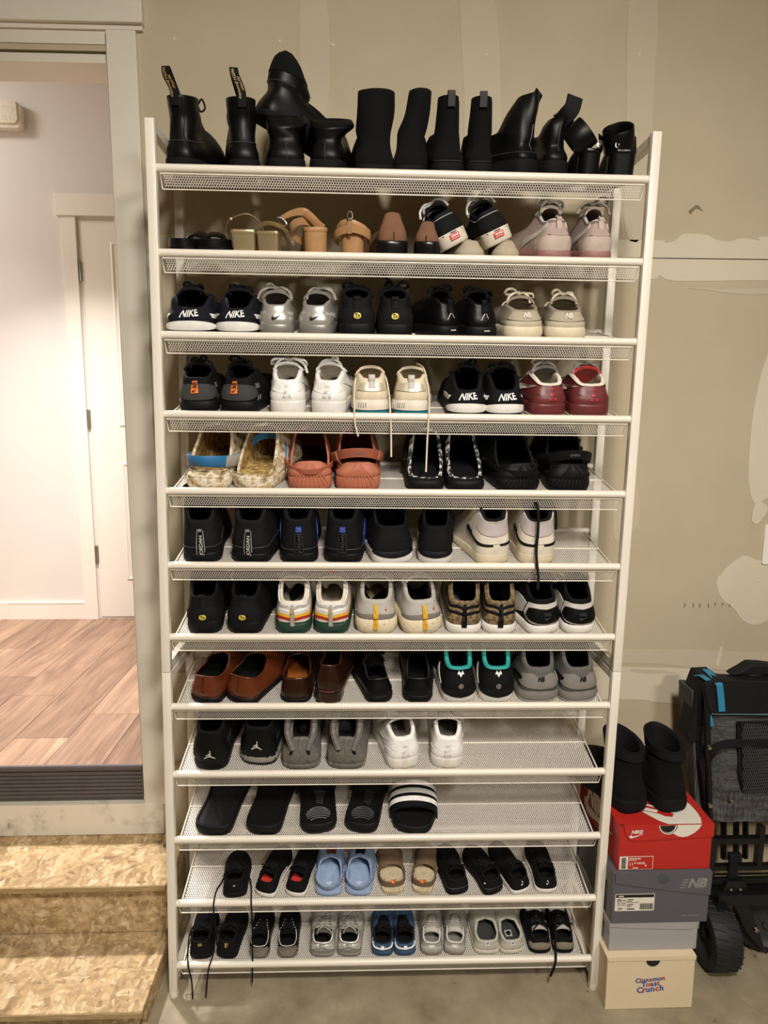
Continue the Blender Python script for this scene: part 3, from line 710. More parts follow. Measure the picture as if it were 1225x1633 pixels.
        if p['bow']:
            rb = random.Random(hash(label) % 10007 if False else sum(map(ord, label)))
            sc = p['bow'] if not isinstance(p['bow'], bool) else 1.0
            lb.tube([c + [-0.005, 0, 0], c + [0, 0, 0.003], c + [0.005, 0, 0]], 0.0048, 6)
            for sg in (1, -1):
                u = rb.uniform(-0.010, 0.010); q = rb.uniform(0.6, 1.25)
                loop = [c, c + np.array([sg * 0.016 * q, -0.006, 0.007 + u]) * sc, c + np.array([sg * 0.030 * q, -0.010, 0.006 + u]) * sc, c + np.array([sg * 0.034 * q, -0.005, -0.004 + u]) * sc, c + np.array([sg * 0.022 * q, 0.004, -0.001]) * sc, c]
                lb.tube(catmull(loop, 4), 0.0034, 6)
                q = rb.uniform(0.7, 1.3)
                tail = [c, c + np.array([sg * 0.014 * q, -0.010, 0.004]) * sc, c + np.array([sg * 0.030 * q, -0.016, -0.006]) * sc, c + np.array([sg * 0.036 * q, -0.020, -0.022]) * sc]
                lb.tube(catmull(tail, 4), 0.0032, 6)
        lob = lb.build('laces', mt(p['lacem']), r, angle=60)
    for ft in p['feats']: FEATS[ft[0]](s, *ft[1:])
    if p.get('extra'): p['extra'](s)
    return s
def at_tv(s, A, t, v, N=None):
    """bilinear lookup on a grid, t in index units (wraps), v in row units"""
    n, m = A.shape[:2]
    t0 = np.floor(t).astype(int); ft = (t - t0)[..., None]; v = np.clip(v, 0, m - 1.0001); v0 = np.floor(v).astype(int); fv = (v - v0)[..., None]
    g = lambda i, j: A[i % n, np.minimum(j, m - 1)]
    return (g(t0, v0) * (1 - ft) + g(t0 + 1, v0) * ft) * (1 - fv) + (g(t0, v0 + 1) * (1 - ft) + g(t0 + 1, v0 + 1) * ft) * fv
def arc_t(s, a): return np.asarray(a, float) * (NT / 2)             # a in -1..1 around the half perimeter
def f_band(s, part, m, pts, off=0.0016, nv=5, n=17, surf='u'):
    """an overlay on the upper: pts = (a, vlo, vhi), v from 0 at the sole to 1 at the rim"""
    pts = sorted(pts); C = np.array(pts, float); aa = np.linspace(C[0, 0], C[-1, 0], n)
    lo = np.interp(aa, C[:, 0], C[:, 1]); hi = np.interp(aa, C[:, 0], C[:, 2])
    if len(pts) > 2:
        CC = catmull(pts, 8); lo = np.interp(aa, CC[:, 0], CC[:, 1]); hi = np.interp(aa, CC[:, 0], CC[:, 2])
    A, N = (s.G, s.N) if surf == 'u' else (s.SG, s.SN)
    m_ = A.shape[1] - 1 if surf == 'u' else 6
    vv = np.linspace(0, 1, nv)[None, :]; V = (lo[:, None] * (1 - vv) + hi[:, None] * vv) * m_
    if surf == 's': V = np.interp(V / m_, [0, 0.03, 0.14, 0.45, 0.80, 0.96, 1.0], np.arange(7.0))
    T = np.repeat(arc_t(s, aa)[:, None], nv, 1)
    P = at_tv(s, A, T, V); Nn = at_tv(s, N, T, V); Q = P + Nn * off
    big = np.zeros((n + 2, nv + 2, 3)); big[1:-1, 1:-1] = Q
    I = P - Nn * 0.0008
    big[0, 1:-1] = I[0]; big[-1, 1:-1] = I[-1]; big[1:-1, 0] = I[:, 0]; big[1:-1, -1] = I[:, -1]
    big[0, 0] = I[0, 0]; big[0, -1] = I[0, -1]; big[-1, 0] = I[-1, 0]; big[-1, -1] = I[-1, -1]
    return MB().grid(big).build(part, s.mt(m), s.r, angle=50)
def f_sband(s, part, m, pts, off=0.0008, nv=4, n=25): return f_band(s, part, m, pts, off, nv, n, 's')
def on_wall(s, x, z, off, surf='u'):
    A, N = (s.G, s.N) if surf == 'u' else (s.SG[:, :7], s.SN[:, :7])
    x = np.asarray(x); z = np.asarray(z); t = x / s.hp * (NT / 2)
    out = np.zeros((len(x), 3))
    for i in range(len(x)):
        col = at_tv(s, A, np.full(A.shape[1], t[i]), np.arange(A.shape[1]).astype(float))
        zc = np.maximum.accumulate(col[:, 2]) + np.arange(len(col)) * 1e-7
        v = np.interp(z[i], zc, np.arange(len(col)))
        q = at_tv(s, A, np.array([t[i]]), np.array([v]))[0]; nn = at_tv(s, N, np.array([t[i]]), np.array([v]))[0]
        out[i] = q + nn * off
    return out
def f_decal(s, part, m, V, F, xc, zc, rot=0.0, sx=1.0, off=0.0022, surf='u', sub=0.008):
    V = np.asarray(V, float) * np.array([sx, 1.0])
    bm = bmesh.new(); vs = [bm.verts.new((a, b, 0)) for a, b in V]
    for q in F:
        try: bm.faces.new([vs[i] for i in q])
        except ValueError: pass
    for _ in range(3):
        ed = [e for e in bm.edges if e.calc_length() > sub]
        if not ed: break
        bmesh.ops.subdivide_edges(bm, edges=ed, cuts=1, use_grid_fill=False)
    bm.verts.index_update(); V = np.array([v.co[:2] for v in bm.verts]); F = [tuple(v.index for v in f.verts) for f in bm.faces]; bm.free()
    c, sn = math.cos(rot), math.sin(rot)
    X = xc + V[:, 0] * c - V[:, 1] * sn; Z = zc + V[:, 0] * sn + V[:, 1] * c
    return MB().add(on_wall(s, X, Z, off, surf), F).build(part, s.mt(m), s.r, smooth=False)
def f_text(s, part, m, txt, xc, zc, size, bold=0.02, shear=0.0, rot=0.0, sx=1.0, off=0.0022, surf='u'):
    V, F = text2d(txt, size, bold, shear); return f_decal(s, part, m, V, F, xc, zc, rot, sx, off, surf)
def f_poly(s, part, m, pts, xc, zc, rot=0.0, scale=1.0, off=0.0022, surf='u', mirror=False):
    P = [((-x if mirror else x) * scale, z * scale) for x, z in pts]; V, F = poly2d(P); return f_decal(s, part, m, V, F, xc, zc, rot, 1.0, off, surf)
TICK = [(-0.50, -0.02), (-0.48, -0.16), (-0.36, -0.24), (-0.20, -0.20), (0.60, 0.20), (-0.12, 0.00), (-0.28, -0.04), (-0.34, 0.02), (-0.28, 0.16), (-0.26, 0.20)]
def f_tick(s, part, m, xc, zc, size, rot=0.0, mirror=False, off=0.0022): return f_poly(s, part, m, TICK, xc, zc, rot, size, off, 'u', mirror)
JUMP = [(0.10, 0.50), (0.13, 0.42), (0.09, 0.36), (0.13, 0.24), (0.13, 0.05), (0.50, -0.18), (0.47, -0.24), (0.40, -0.22), (0.08, -0.06), (-0.10, -0.08), (-0.42, -0.26), (-0.50, -0.20), (-0.46, -0.16), (-0.22, -0.02), (-0.04, 0.06), (0.02, 0.14), (-0.14, 0.08), (-0.30, 0.02), (-0.33, 0.06), (-0.14, 0.18), (0.01, 0.26), (0.03, 0.34), (0.01, 0.42), (0.04, 0.49)]
def f_jump(s, part, m, xc, zc, size): return f_poly(s, part, m, JUMP, xc, zc, 0, size, 0.0055)
NBL = [[(-0.50, -0.30), (-0.40, -0.30), (-0.26, 0.08), (-0.12, -0.30), (0.02, -0.30), (0.20, 0.30), (0.08, 0.30), (-0.04, -0.08), (-0.18, 0.30), (-0.28, 0.30)],
       [(0.06, -0.30), (0.36, -0.30), (0.46, -0.22), (0.46, -0.10), (0.40, -0.02), (0.50, 0.06), (0.54, 0.20), (0.46, 0.30), (0.26, 0.30), (0.22, 0.18), (0.38, 0.18), (0.38, 0.06), (0.18, 0.05), (0.15, -0.07), (0.32, -0.08), (0.31, -0.18), (0.10, -0.18)]]
def f_nb(s, part, m, xc, zc, size):
    V = []; F = []
    v, q = text2d('NB', size * 0.90, 0.05, 0.30); F += [tuple(t) for t in q]; V += list(map(tuple, v))
    for k in range(3):
        b = len(V); z0 = (-0.22 + 0.18 * k) * size; x0 = (-0.72 + 0.05 * k) * size
        V += [(x0, z0), (x0 + 0.2 * size, z0), (x0 + 0.22 * size, z0 + 0.07 * size), (x0 + 0.02 * size, z0 + 0.07 * size)]; F.append((b, b + 1, b + 2, b + 3))
    f_decal(s, part, m, np.array(V), F, xc, zc, off=0.0044)
def ring2d(ro, ri, n=20, spokes=0, sw=0.0):
    V = []; F = []
    for k in range(n):
        a = 2 * PI * k / n; V += [(ro * math.cos(a), ro * math.sin(a)), (ri * math.cos(a), ri * math.sin(a))]
    for k in range(n): j = (k + 1) % n; F.append((2 * k, 2 * j, 2 * j + 1, 2 * k + 1))
    for k in range(spokes):
        a = PI / 2 + 2 * PI * k / spokes; b = len(V); d = np.array([math.cos(a), math.sin(a)]); e = np.array([-d[1], d[0]])
        V += [tuple(e * sw), tuple(-e * sw), tuple(d * ri * 1.03)]; F.append((b, b + 1, b + 2))
    return np.array(V), F
def f_star(s, part, m, xc, zc, size): V, F = ring2d(size, size * 0.84, 20, 3, size * 0.17); f_decal(s, part, m, V, F, xc, zc, off=0.0032)
HEXB = [(-0.5, 0.05), (-0.40, 0.28), (0.0, 0.36), (0.40, 0.28), (0.5, 0.05), (0.46, -0.22), (0.16, -0.36), (-0.16, -0.36), (-0.46, -0.22)]
def f_tn(s, xc, zc, size):
    f_poly(s, 'badge', 'd_yellow', HEXB, xc, zc, 0, size, 0.0052); f_text(s, 'badge_letters', 'u_black', 'Tn', xc, zc, size * 0.62, 0.03, off=0.0060)
def f_rect(s, part, m, xc, zc, w_, h_, rot=0.0, off=0.0022, surf='u', r_=0.12):
    V, F = poly2d(rounded_rect(w_, h_, min(w_, h_) * r_, 3)); f_decal(s, part, m, V, F, xc, zc, rot, 1.0, off, surf)
def f_frame(s, part, m, xc, zc, w_, h_, t, rot=0.0):
    a, b = w_ / 2, h_ / 2; V = [(-a, -b), (a, -b), (a, b), (-a, b), (-a + t, -b + t), (a - t, -b + t), (a - t, b - t), (-a + t, b - t)]
    f_decal(s, part, m, np.array(V), [(0, 1, 5, 4), (1, 2, 6, 5), (2, 3, 7, 6), (3, 0, 4, 7)], xc, zc, rot, off=0.003)
def f_pull(s, m, w_=0.016, z0=0.5, up=0.02, part='pull_tab', thick=0.0022):
    """webbing loop sewn on the back of the heel that rises above the rim"""
    hz = s.G[0, -1, 2]; st = s.p['st']; zs = np.linspace(st + (hz - st) * z0, hz - 0.002, 6)
    P = on_wall(s, np.zeros(6), zs, 0.0022); top = s.G[0, -1]
    pts = [tuple(q) for q in P] + [(0, top[1] - 0.004, hz + up * 0.6), (0, top[1] + 0.002, hz + up), (0, top[1] + 0.009, hz + up * 0.7), (0, top[1] + 0.011, hz - 0.010)]
    C = catmull(pts, 3); T = np.gradient(C, axis=0)
    mb = MB(); mb.ribbon(C, (1, 0, 0), w_, thick); return mb.build(part, s.mt(m), s.r, angle=60)
def f_stripes_sole(s, part, m, f0, f1, a0=-1, a1=1): f_sband(s, part, m, [(a0, f0, f1), (a1, f0, f1)], 0.0010, 3, 49)
def f_side_ticks(s, m, size=0.10):
    for sg in (1, -1):
        f_poly(s, 'side_tick', m, TICK, sg * 0.46 * s.hp, s.p['st'] + 0.026, 0.15 * sg, size, 0.002, 'u', mirror=(sg > 0))
def f_airmax(s, ms):
    """wavy bands around the heel, from the top down"""
    n = len(ms)
    for k, m in enumerate(ms):
        a, b = 1 - 0.78 * k / n, 1 - 0.78 * (k + 1) / n
        w_ = 0.05
        f_band(s, 'wave_panel', m, [(-0.42, b + 0.10, a + 0.10), (-0.20, b - w_ * 0.2, a - 0.01), (-0.09, b + w_, a + w_ * 0.8), (0, b - 0.02, a - 0.03), (0.09, b + w_, a + w_ * 0.8), (0.20, b - w_ * 0.2, a - 0.01), (0.42, b + 0.10, a + 0.10)], 0.0012 + 0.0003 * (n - k), 4, 41)
def f_insole_tag(s, m, y, z, w_, h_, part='insole_label'):
    V, F = poly2d(rounded_rect(w_, h_, 0.003)); MB().add([(a, y + b, s.ins_z + 0.0015) for a, b in V], F).build(part, s.mt(m), s.r, smooth=False)
def f_insole_text(s, m, txt, y, size):
    V, F = text2d(txt, size, 0.02); MB().add([(a, y + b, s.ins_z + 0.0015) for a, b in V], F).build('insole_print', s.mt(m), s.r, smooth=False)
def f_hang(s, pts, m='l_black', r_=0.002, part='loose_lace'):
    """a lace end that hangs over the rail; points in shoe space"""
    MB().tube(catmull(pts, 6), r_, 6).build(part, s.mt(m), s.r)
def f_strap_clog(s, m, up=False, w_=0.018, patch=None, ends=None, part='strap', rad=1.10, zz=None, txt=None):
    wh = s.wh; L = s.L; z0 = s.p['st'] + 0.022
    piv = 0.40 * L
    A = np.linspace(-PI / 2, PI / 2, 25); C = []
    for a in A:
        x = wh * rad * math.sin(a); yy = piv - (piv + 0.006) * max(0.0, math.cos(a)) ** 0.75
        if up is True:          # strap pushed forward over the vamp
            yy = piv + 0.10 * L * math.cos(a); z = z0 + 0.052 * math.cos(a) ** 0.8
        else: z = z0 + (zz if zz is not None else 0.020) * math.cos(a)
        C.append((x, yy, z))
    MB().ribbon(C, (0, -0.15, 1), w_, 0.004).build(part, s.mt(m), s.r, angle=60)
    if ends:
        for sl in (slice(0, 6), slice(19, 25)):
            Q = np.array(C[sl]); ctr = np.array([0, piv * 0.6, 0]); d = Q - ctr; d[:, 2] = 0; d /= np.linalg.norm(d, axis=1)[:, None]
            MB().ribbon(Q + d * 0.0028, (0, -0.15, 1), w_ * 0.96, 0.003).build('strap_end', s.mt(ends), s.r, angle=60)
    for sg in (1, -1):
        MB().lathe([(0, 0.005), (0.006, 0.004), (0.0075, 0.0), (0.0075, -0.004)], (0, 0, 0), 'x', 12).build('rivet', s.mt(ends or m), s.r).location = (sg * (wh * rad + 0.001) - (0 if sg > 0 else 0.0), piv, z0)
    if txt:
        V, F = text2d(txt, 0.011, 0.01); Cn = np.array(C); d = np.r_[0, np.cumsum(np.linalg.norm(np.diff(Cn, axis=0), axis=1))]; mid = d[-1] / 2
        P = np.array([[np.interp(mid + a, d, Cn[:, c]) for c in range(3)] for a in V[:, 0]]); P[:, 2] += V[:, 1]
        if not up: P[:, 1] -= 0.0030
        MB().add(P, F).build('strap_print', s.mt('d_strapprint'), s.r, smooth=False)
FEATS = dict(band=f_band, sband=f_sband, text=f_text, poly=f_poly, tick=f_tick, jump=f_jump, nb=f_nb, star=f_star, tn=f_tn, rect=f_rect, frame=f_frame, pull=f_pull,
             sideticks=f_side_ticks, airmax=f_airmax, itag=f_insole_tag, itext=f_insole_text, hang=f_hang, strap=f_strap_clog)

# ---- placing: shelf n, pixel-free local x along the rail, heel y, yaw
def shelf_matrix(n, xl, yl=0.013, yaw=0.0, dz=0.0, pitch=0.0, roll=0.0):
    x, y, z = RK(xl, yl, zt(n))
    loc = Vector((x, y, z + tray_z(yl) + 0.0012 + dz))
    return Matrix.Translation(loc) @ Matrix.Rotation(TILT + pitch, 4, 'X') @ Matrix.Rotation(roll, 4, 'Y') @ Matrix.Rotation(yaw, 4, 'Z')
def merge(*ds):
    o = {}
    for d in ds: o.update(d)
    return o
ORD = {1: 'top', 2: 'second', 3: 'third', 4: 'fourth', 5: 'fifth', 6: 'sixth', 7: 'seventh', 8: 'eighth', 9: 'ninth', 10: 'tenth', 11: 'eleventh', 12: 'bottom'}
def pair(n, name, desc, cat, spec, places, **kw):
    """places = (x centre at the heel, heel width, yaw in degrees[, y, dz, overrides])"""
    for i, pl in enumerate(places):
        side = -1 if i == 0 else 1
        xc, wd, yaw = pl[:3]; yl = pl[3] if len(pl) > 3 else 0.013; dz = pl[4] if len(pl) > 4 else 0.0
        ov = pl[5] if len(pl) > 5 else {}
        S = merge(spec, ov); S['side'] = side; hr = S.get('hr', DEF['hr'])
        S['wb'] = wd / 2 / hr - 0.0015
        lab = '%s shoe of the %s, %s shelf' % ('left' if i == 0 else 'right', desc, ORD[n])
        if cat != 'shoe': lab = lab.replace('shoe', cat, 1)
        build_shoe(name, shelf_matrix(n, xc, yl, math.radians(yaw), dz, ov.get('pitch', 0), ov.get('roll', 0)), lab, cat, desc, S)

# ------------------------------------------------------------------ footwear materials
for k, a in dict(
    u_black=('070708', .8), u_blackleather=('09090a', .42), u_patent=('0b0b0c', .28), u_suede=('0a0a0a', .95), u_foamblack=('0e0e0f', .6), u_navy=('0f1019', .8), u_softblack=('0d0d0f', .8),
    u_white=('e4e1dc', .45), u_offwhite=('d9cfbd', .55), u_cream=('d3c5aa', .6), u_beige=('a79c86', .8), u_beige2=('bdb29c', .8), u_taupe=('8e8272', .85), u_maroon=('662c2b', .42), u_terra=('b0694f', .62), u_terra2=('a35c44', .62),
    u_grey=('7b766f', .75), u_midgrey=('5a5753', .8), u_dkgrey=('343332', .8), u_ltgrey=('a8a39b', .65), u_palegrey=('c2bdb4', .6), u_pink=('a8948a', .7), u_pinkd=('946a64', .55), u_palepink=('b8a69a', .7), u_lav=('b5aaa8', .6), u_sage=('a8a596', .75),
    u_tan=('a97f55', .5), u_tand=('8d6742', .6), u_brown=('5e2c15', .3), u_brownmule=('74503a', .85), u_dkbrown=('27130b', .28), u_olive=('6b5640', .85), u_cognac=('96561f', .5), u_teal=('1d8f8a', .6), u_tealsole=('1d7f93', .4), u_blue=('2a6d9d', .55), u_babyblue=('8093b4', .6), u_babyblue2=('93a6c4', .55), u_steelblue=('2b4864', .5), u_green=('1d3a2e', .5), u_orange=('e0701f', .6), u_red=('a31b1e', .55), u_redl=('c4342e', .6), u_yellow=('d2a11f', .5), u_royal=('24408c', .5), u_lime=('b9c24a', .5), u_gum=('7d7563', .6),
    s_white=('e0dcd5', .5), s_cream=('d6c9ad', .55), s_black=('0c0c0d', .6), s_grey=('8b867d', .6), s_dkgrey=('403d3a', .6), s_rubber=('0b0b0c', .8), s_offwhite=('cfc5b3', .6),
    d_white=('ecebe6', .5), d_yellow=('d8c153', .45), d_black=('101011', .6), d_grey=('77736c', .5), d_emboss=('c9c5bf', .4), d_red=('c8262a', .5), d_gold=('a58a52', .5), d_strapprint=('6d6a66', .5), d_terraprint=('8a4a36', .6), d_dkprint=('33312f', .5), d_nbmetal=('d8d2c4', .4), d_reflect=('b9b4aa', .35), d_dull=('38373a', .45),
    l_black=('0a0a0b', .8), l_white=('dedad3', .8), l_grey=('9c968d', .8), l_cream=('d8ccb4', .8), l_dkgrey=('45423f', .8)).items():
    mat(k, a[0], a[1], var=0.10, scale=40, bump=0.10 if a[1] > 0.5 else 0.04, bscale=500, spec=0.22 if (a[1] > 0.40 and k[2:7] in ('black', 'suede', 'softb', 'foamb', 'navy', 'rubbe')) else 0.45)
mat('u_silver', 'b8b4ac', .34, metal=.55, var=.06, bump=.05); mat('u_silver2', '8f8b84', .4, metal=.45, var=.06, bump=.05); mat('u_champagne', 'cbbfa6', .36, metal=.35, var=.06, scale=25, bump=.08); mat('u_gold', 'c9b78e', .3, metal=.75, var=.08, scale=25, bump=.08); mat('buckle', 'c8c4ba', .2, metal=1.0, var=.03, bump=0); mat('u_pewter', '8d877c', .28, metal=.6, var=.05, bump=.03)
blotch('u_camo', [(0.30, '3b2f22'), (0.42, '6a5538'), (0.5, '8b7650'), (0.58, '4a3a28'), (0.7, '8f7f5d')], 42, .7, .1)
blotch('u_clogcamo', [(0.32, '7a6238'), (0.43, 'c4b08a'), (0.5, 'e4dccb'), (0.58, 'b89a62'), (0.7, 'e8e2d6')], 34, .6, .1)
blotch('fleece', [(0.3, '6e5527'), (0.48, 'a5864a'), (0.6, 'c2a56a'), (0.75, 'd8c08c')], 70, .95, 1.0, 5)
blotch('s_speckle', [(0.30, '8a7650'), (0.36, 'd5c6a6'), (0.6, 'ddd0b4'), (0.75, 'e4dac4')], 150, .6, .05)
blotch('u_marble', [(0.3, '4a4642'), (0.45, '6b6660'), (0.55, '59544e'), (0.68, '8a847a')], 13, .6, .05, 4, (1, .5, 1), 2.5)
blotch('u_zebra', [(0.42, '101012'), (0.5, '16161a'), (0.53, 'b4b0aa'), (0.64, 'c8c4bc')], 75, .6, .05, 2)
blotch('u_print', [(0.28, '6d5c44'), (0.36, 'b7a888'), (0.6, 'c4b595')], 95, .8, .1, 2)
blotch('u_knit', [(0.35, '85807a'), (0.5, 'aaa59d'), (0.65, 'c6c1b8')], 120, .8, .3)
blotch('u_denim', [(0.35, '22364d'), (0.5, '2e4a66'), (0.65, '41617f')], 90, .8, .2)

# ------------------------------------------------------------------ extra footwear features
def f_shell(s, m, n=9, w0=0.046, w1=0.010, zt_=None, r_=0.0028):
    """fan of raised ribs on the heel of a moulded clog"""
    st = s.p['st']; top = s.G[0, -1, 2] - 0.003; zb = 0.006
    for k in range(n):
        u = (k / (n - 1)) * 2 - 1
        zz = np.linspace(zb + 0.004, top, 7); t = np.linspace(0, 1, 7)
        x = u * (w0 * (1 - t) ** 0.8 + w1 * t)
        lowz = np.where(zz < st, zz, zz)
        P = np.array([on_wall(s, [xx], [z_], 0.0, 's' if z_ < st * 0.9 else 'u')[0] for xx, z_ in zip(x, lowz)])
        if k in (0, n - 1): rr = 0.0022
        else: rr = r_
        MB().tube(P, [rr * 0.6] + [rr] * 5 + [rr * 0.5], 6).build('rib', s.mt(m), s.r)
def f_spots(s, m, spots):
    for (x, z, rx, rz) in spots:
        a = np.linspace(0, 2 * PI, 15)[:-1]; V, F = poly2d([(rx * math.cos(t), rz * math.sin(t)) for t in a]); f_decal(s, 'vent_hole_shade', m, V, F, x, z, 0, 1.0, 0.0012)  # flat dark discs paint the shade inside the vents, nothing is recessed
def f_loop_label(s, up=0.055):
    hz = s.G[0, -1, 2]; top = s.G[0, -1]; sg = -0.012
    C = catmull([(0, top[1] - 0.002, hz - 0.02), (0, top[1] - 0.003, hz + 0.01), (sg, top[1] - 0.006, hz + up * 0.7), (sg * 1.2, top[1] - 0.001, hz + up), (sg, top[1] + 0.010, hz + up * 0.72), (0, top[1] + 0.016, hz)], 5)
    MB().ribbon(C, (1, 0, 0), 0.019, 0.0016).build('heel_loop', s.mt('u_softblack'), s.r)
    for txt, off, sz in (('WITH Bouncing', -0.004, 0.0092), ('AirWair', 0.005, 0.0085)):
        V, F = text2d(txt, sz, 0.02); n = 14
        d = np.r_[0, np.cumsum(np.linalg.norm(np.diff(C, axis=0), axis=1))]; mid = np.interp(hz + up * 0.45, C[:12, 2], d[:12])
        P = np.array([[np.interp(mid - a, d, C[:, c]) for c in range(3)] for a in V[:, 0]]); P[:, 0] += V[:, 1] + off; P[:, 1] -= 0.0016
        MB().add(P, F).build('loop_print', s.mt('d_gold'), s.r, smooth=False)
def f_pulltab_up(s, m, w_=0.017, up=0.016):
    hz = s.G[0, -1, 2]; top = s.G[0, -1]
    C = catmull([(0, top[1] - 0.002, hz - 0.022), (0, top[1] - 0.003, hz), (0, top[1] - 0.002, hz + up * 0.8), (0, top[1] + 0.003, hz + up), (0, top[1] + 0.008, hz + up * 0.8), (0, top[1] + 0.010, hz - 0.01)], 4)
    MB().ribbon(C, (1, 0, 0), w_, 0.002).build('pull_tab', s.mt(m), s.r)
def f_seam(s, m, v0=0.0, v1=1.0, a=0.0):
    n = s.G.shape[1] - 1; vs = np.linspace(v0, v1, 16) * n; t = np.full(16, a * NT / 2)
    P = at_tv(s, s.G, t, vs) + at_tv(s, s.N, t, vs) * 0.0008; MB().tube(P, 0.0012, 5).build('back_seam', s.mt(m), s.r)
def f_ringseam(s, m, v, r_=0.0011, a0=-0.5, a1=0.5, part='seam'):
    n = s.G.shape[1] - 1; aa = np.linspace(a0, a1, 40); t = aa * NT / 2; vv = np.full(40, v * n)
    P = at_tv(s, s.G, t, vv) + at_tv(s, s.N, t, vv) * 0.0006; MB().tube(P, r_, 5).build(part, s.mt(m), s.r)
def f_heelblock(s, m, h, l=0.062):
    k = [i for i in range(NT) if s.FP[i, 1] < l]; R = [i for i in k if i <= NT // 2]; Lh = [i for i in k if i > NT // 2]
    order = Lh + R; poly = [(s.FP[i, 0] * 0.97, s.FP[i, 1] + 0.001) for i in order]
    MB().prism(poly, 'z', -h, 0.001).build('heel', s.mt(m), s.r, angle=50)
def f_flap(s, m, pts, w_, t=0.004, part='shaft_fold'): MB().ribbon(catmull(pts, 5), (1, 0.0, 0.15), w_, t).build(part, s.mt(m), s.r)
def f_edge(s, m, v=1.0, r_=0.0016, part='edge_binding'):
    n = s.G.shape[1] - 1; P = s.G[:, -1] + s.N[:, -1] * 0.0005; MB().tube(P, r_, 5, closed=True).build(part, s.mt(m), s.r)
def f_tonguetag(s, m, w_=0.026, l=0.022, part='tongue_label', txt=None):
    T = s.TG; a = T[6:9, 2:5]; P = a + np.array([0, -0.0005, 0.0022]); MB().grid(P).build(part, s.mt(m), s.r)
def f_cuff(s, m, v0=0.8, v1=1.0, off=0.006): f_band(s, 'padded_collar', m, [(-1, v0, v1), (-.5, v0, v1), (0, v0, v1), (.5, v0, v1), (1, v0, v1)], off, 6, 57)
FEATS.update(shell=f_shell, spots=f_spots, looplabel=f_loop_label, tab=f_pulltab_up, seam=f_seam, ringseam=f_ringseam, heelblock=f_heelblock, flap=f_flap, edge=f_edge, ttag=f_tonguetag, cuff=f_cuff)

# ------------------------------------------------------------------ presets
RUN = dict(hh=0.074, dip=-0.008, hm=0.088, st=0.030, stt=0.022, flare=0.004, ow=0.82, th=0.009, tlift=0.020)
BOOT = dict(tongue=False, laces=0, oyf=0.44, ow=0.80, tw=0.030, hh=0.072, dip=0.0, hm=0.082, tz=0.098, toeh=0.058, th=0.004, st=0.026, stt=0.016, flare=0.002, sole='s_rubber', lining='u_softblack', insole='u_softblack')
CLOG = dict(tongue=False, laces=0, oyf=0.47, ow=0.90, tw=0.03, oy=0.010, hh=0.058, dip=0.004, hm=0.080, tz=0.112, toeh=0.075, th=0.006, st=0.030, stt=0.026, flare=0.004, loafer=True, L=0.285, hr=0.86)
DRESS = dict(tongue=False, laces=0, loafer=True, oyf=0.40, ow=0.70, oy=0.012, hh=0.068, dip=0.010, hm=0.064, tz=0.078, toeh=0.045, th=0.0035, st=0.012, stt=0.009, flare=0.002, hr=0.78, sole='s_black', hb=0.0, spring=0.010, L=0.295)
KID = dict(L=0.255, sc=0.58, hr=0.86, st=0.028, stt=0.024, hh=0.066, dip=-0.012, hm=0.092, oyf=0.62, ow=0.84, th=0.009, toeh=0.056, tlift=0.012)
AF = dict(RUN, hh=0.076, st=0.034, stt=0.026, flare=0.0015, ow=0.84, th=0.012, dip=-0.013, hm=0.096)

# ==================================================================== shelf 3 (five pairs of sneakers, heels to the rail)
MON = dict(RUN, st=0.036, hh=0.058, flare=0.006, ow=0.86, th=0.012, dip=-0.018, hm=0.082)
def monarch(u, white, lin_):
    return dict(MON, upper=u, sole='s_black', lining=lin_, insole='u_dkgrey', lacem='l_black', bow=0.8, tlift=0.022, feats=(
        ('sband', 'midsole_panel', white, [(-0.21, 0.42, 0.46), (-0.12, 0.32, 0.80), (0, 0.30, 0.90), (0.12, 0.32, 0.80), (0.21, 0.42, 0.46)], 0.0016),
        ('band', 'heel_patch', u, [(-0.15, 0.04, 0.30), (-0.08, 0.0, 0.95), (0, 0.0, 1.0), (0.08, 0.0, 0.95), (0.15, 0.04, 0.30)], 0.0030),
        ('band', 'side_panel', white, [(0.16, 0.16, 0.50), (0.24, 0.05, 0.30), (0.40, 0.05, 0.22)], 0.0022), ('band', 'side_panel', white, [(-0.40, 0.05, 0.22), (-0.24, 0.05, 0.30), (-0.16, 0.16, 0.50)], 0.0022),
        ('text', 'heel_lettering', 'd_white', 'NIKE', 0, 0.0460, 0.0180, 0.022, 0.25, 0.05, 1.22, 0.0050)))
pair(3, 'running_shoe', 'navy and white trainers with NIKE across the heels', 'shoe', monarch('u_navy', 's_white', 'u_midgrey'), [(0.0642, 0.1154, 2), (0.1721, 0.1005, -3)])
pair(3, 'running_shoe', 'silver metallic runners with black ticks', 'shoe', dict(RUN, upper='u_silver', sole='u_silver2', lining='u_black', insole='u_grey', tonguem='u_grey', lacem='l_grey', bow=1.0, hh=0.068, dip=-0.008, hm=0.080, feats=(
    ('band', 'heel_cup', 'u_silver', [(-0.22, 0.0, 0.30), (-0.12, 0.0, 0.52), (0, 0.0, 0.62), (0.12, 0.0, 0.52), (0.22, 0.0, 0.30)], 0.0028),
    ('band', 'mesh_panel', 'u_knit', [(0.10, 0.52, 0.72), (0.18, 0.34, 0.60), (0.30, 0.2, 0.5)], 0.0014), ('band', 'mesh_panel', 'u_knit', [(-0.30, 0.2, 0.5), (-0.18, 0.34, 0.60), (-0.10, 0.52, 0.72)], 0.0014),
    ('tick', 'heel_tick', 'd_black', 0.002, 0.043, 0.024, 0, False, 0.0046))), [(0.2688, 0.0840, 3), (0.3588, 0.0840, -6)])
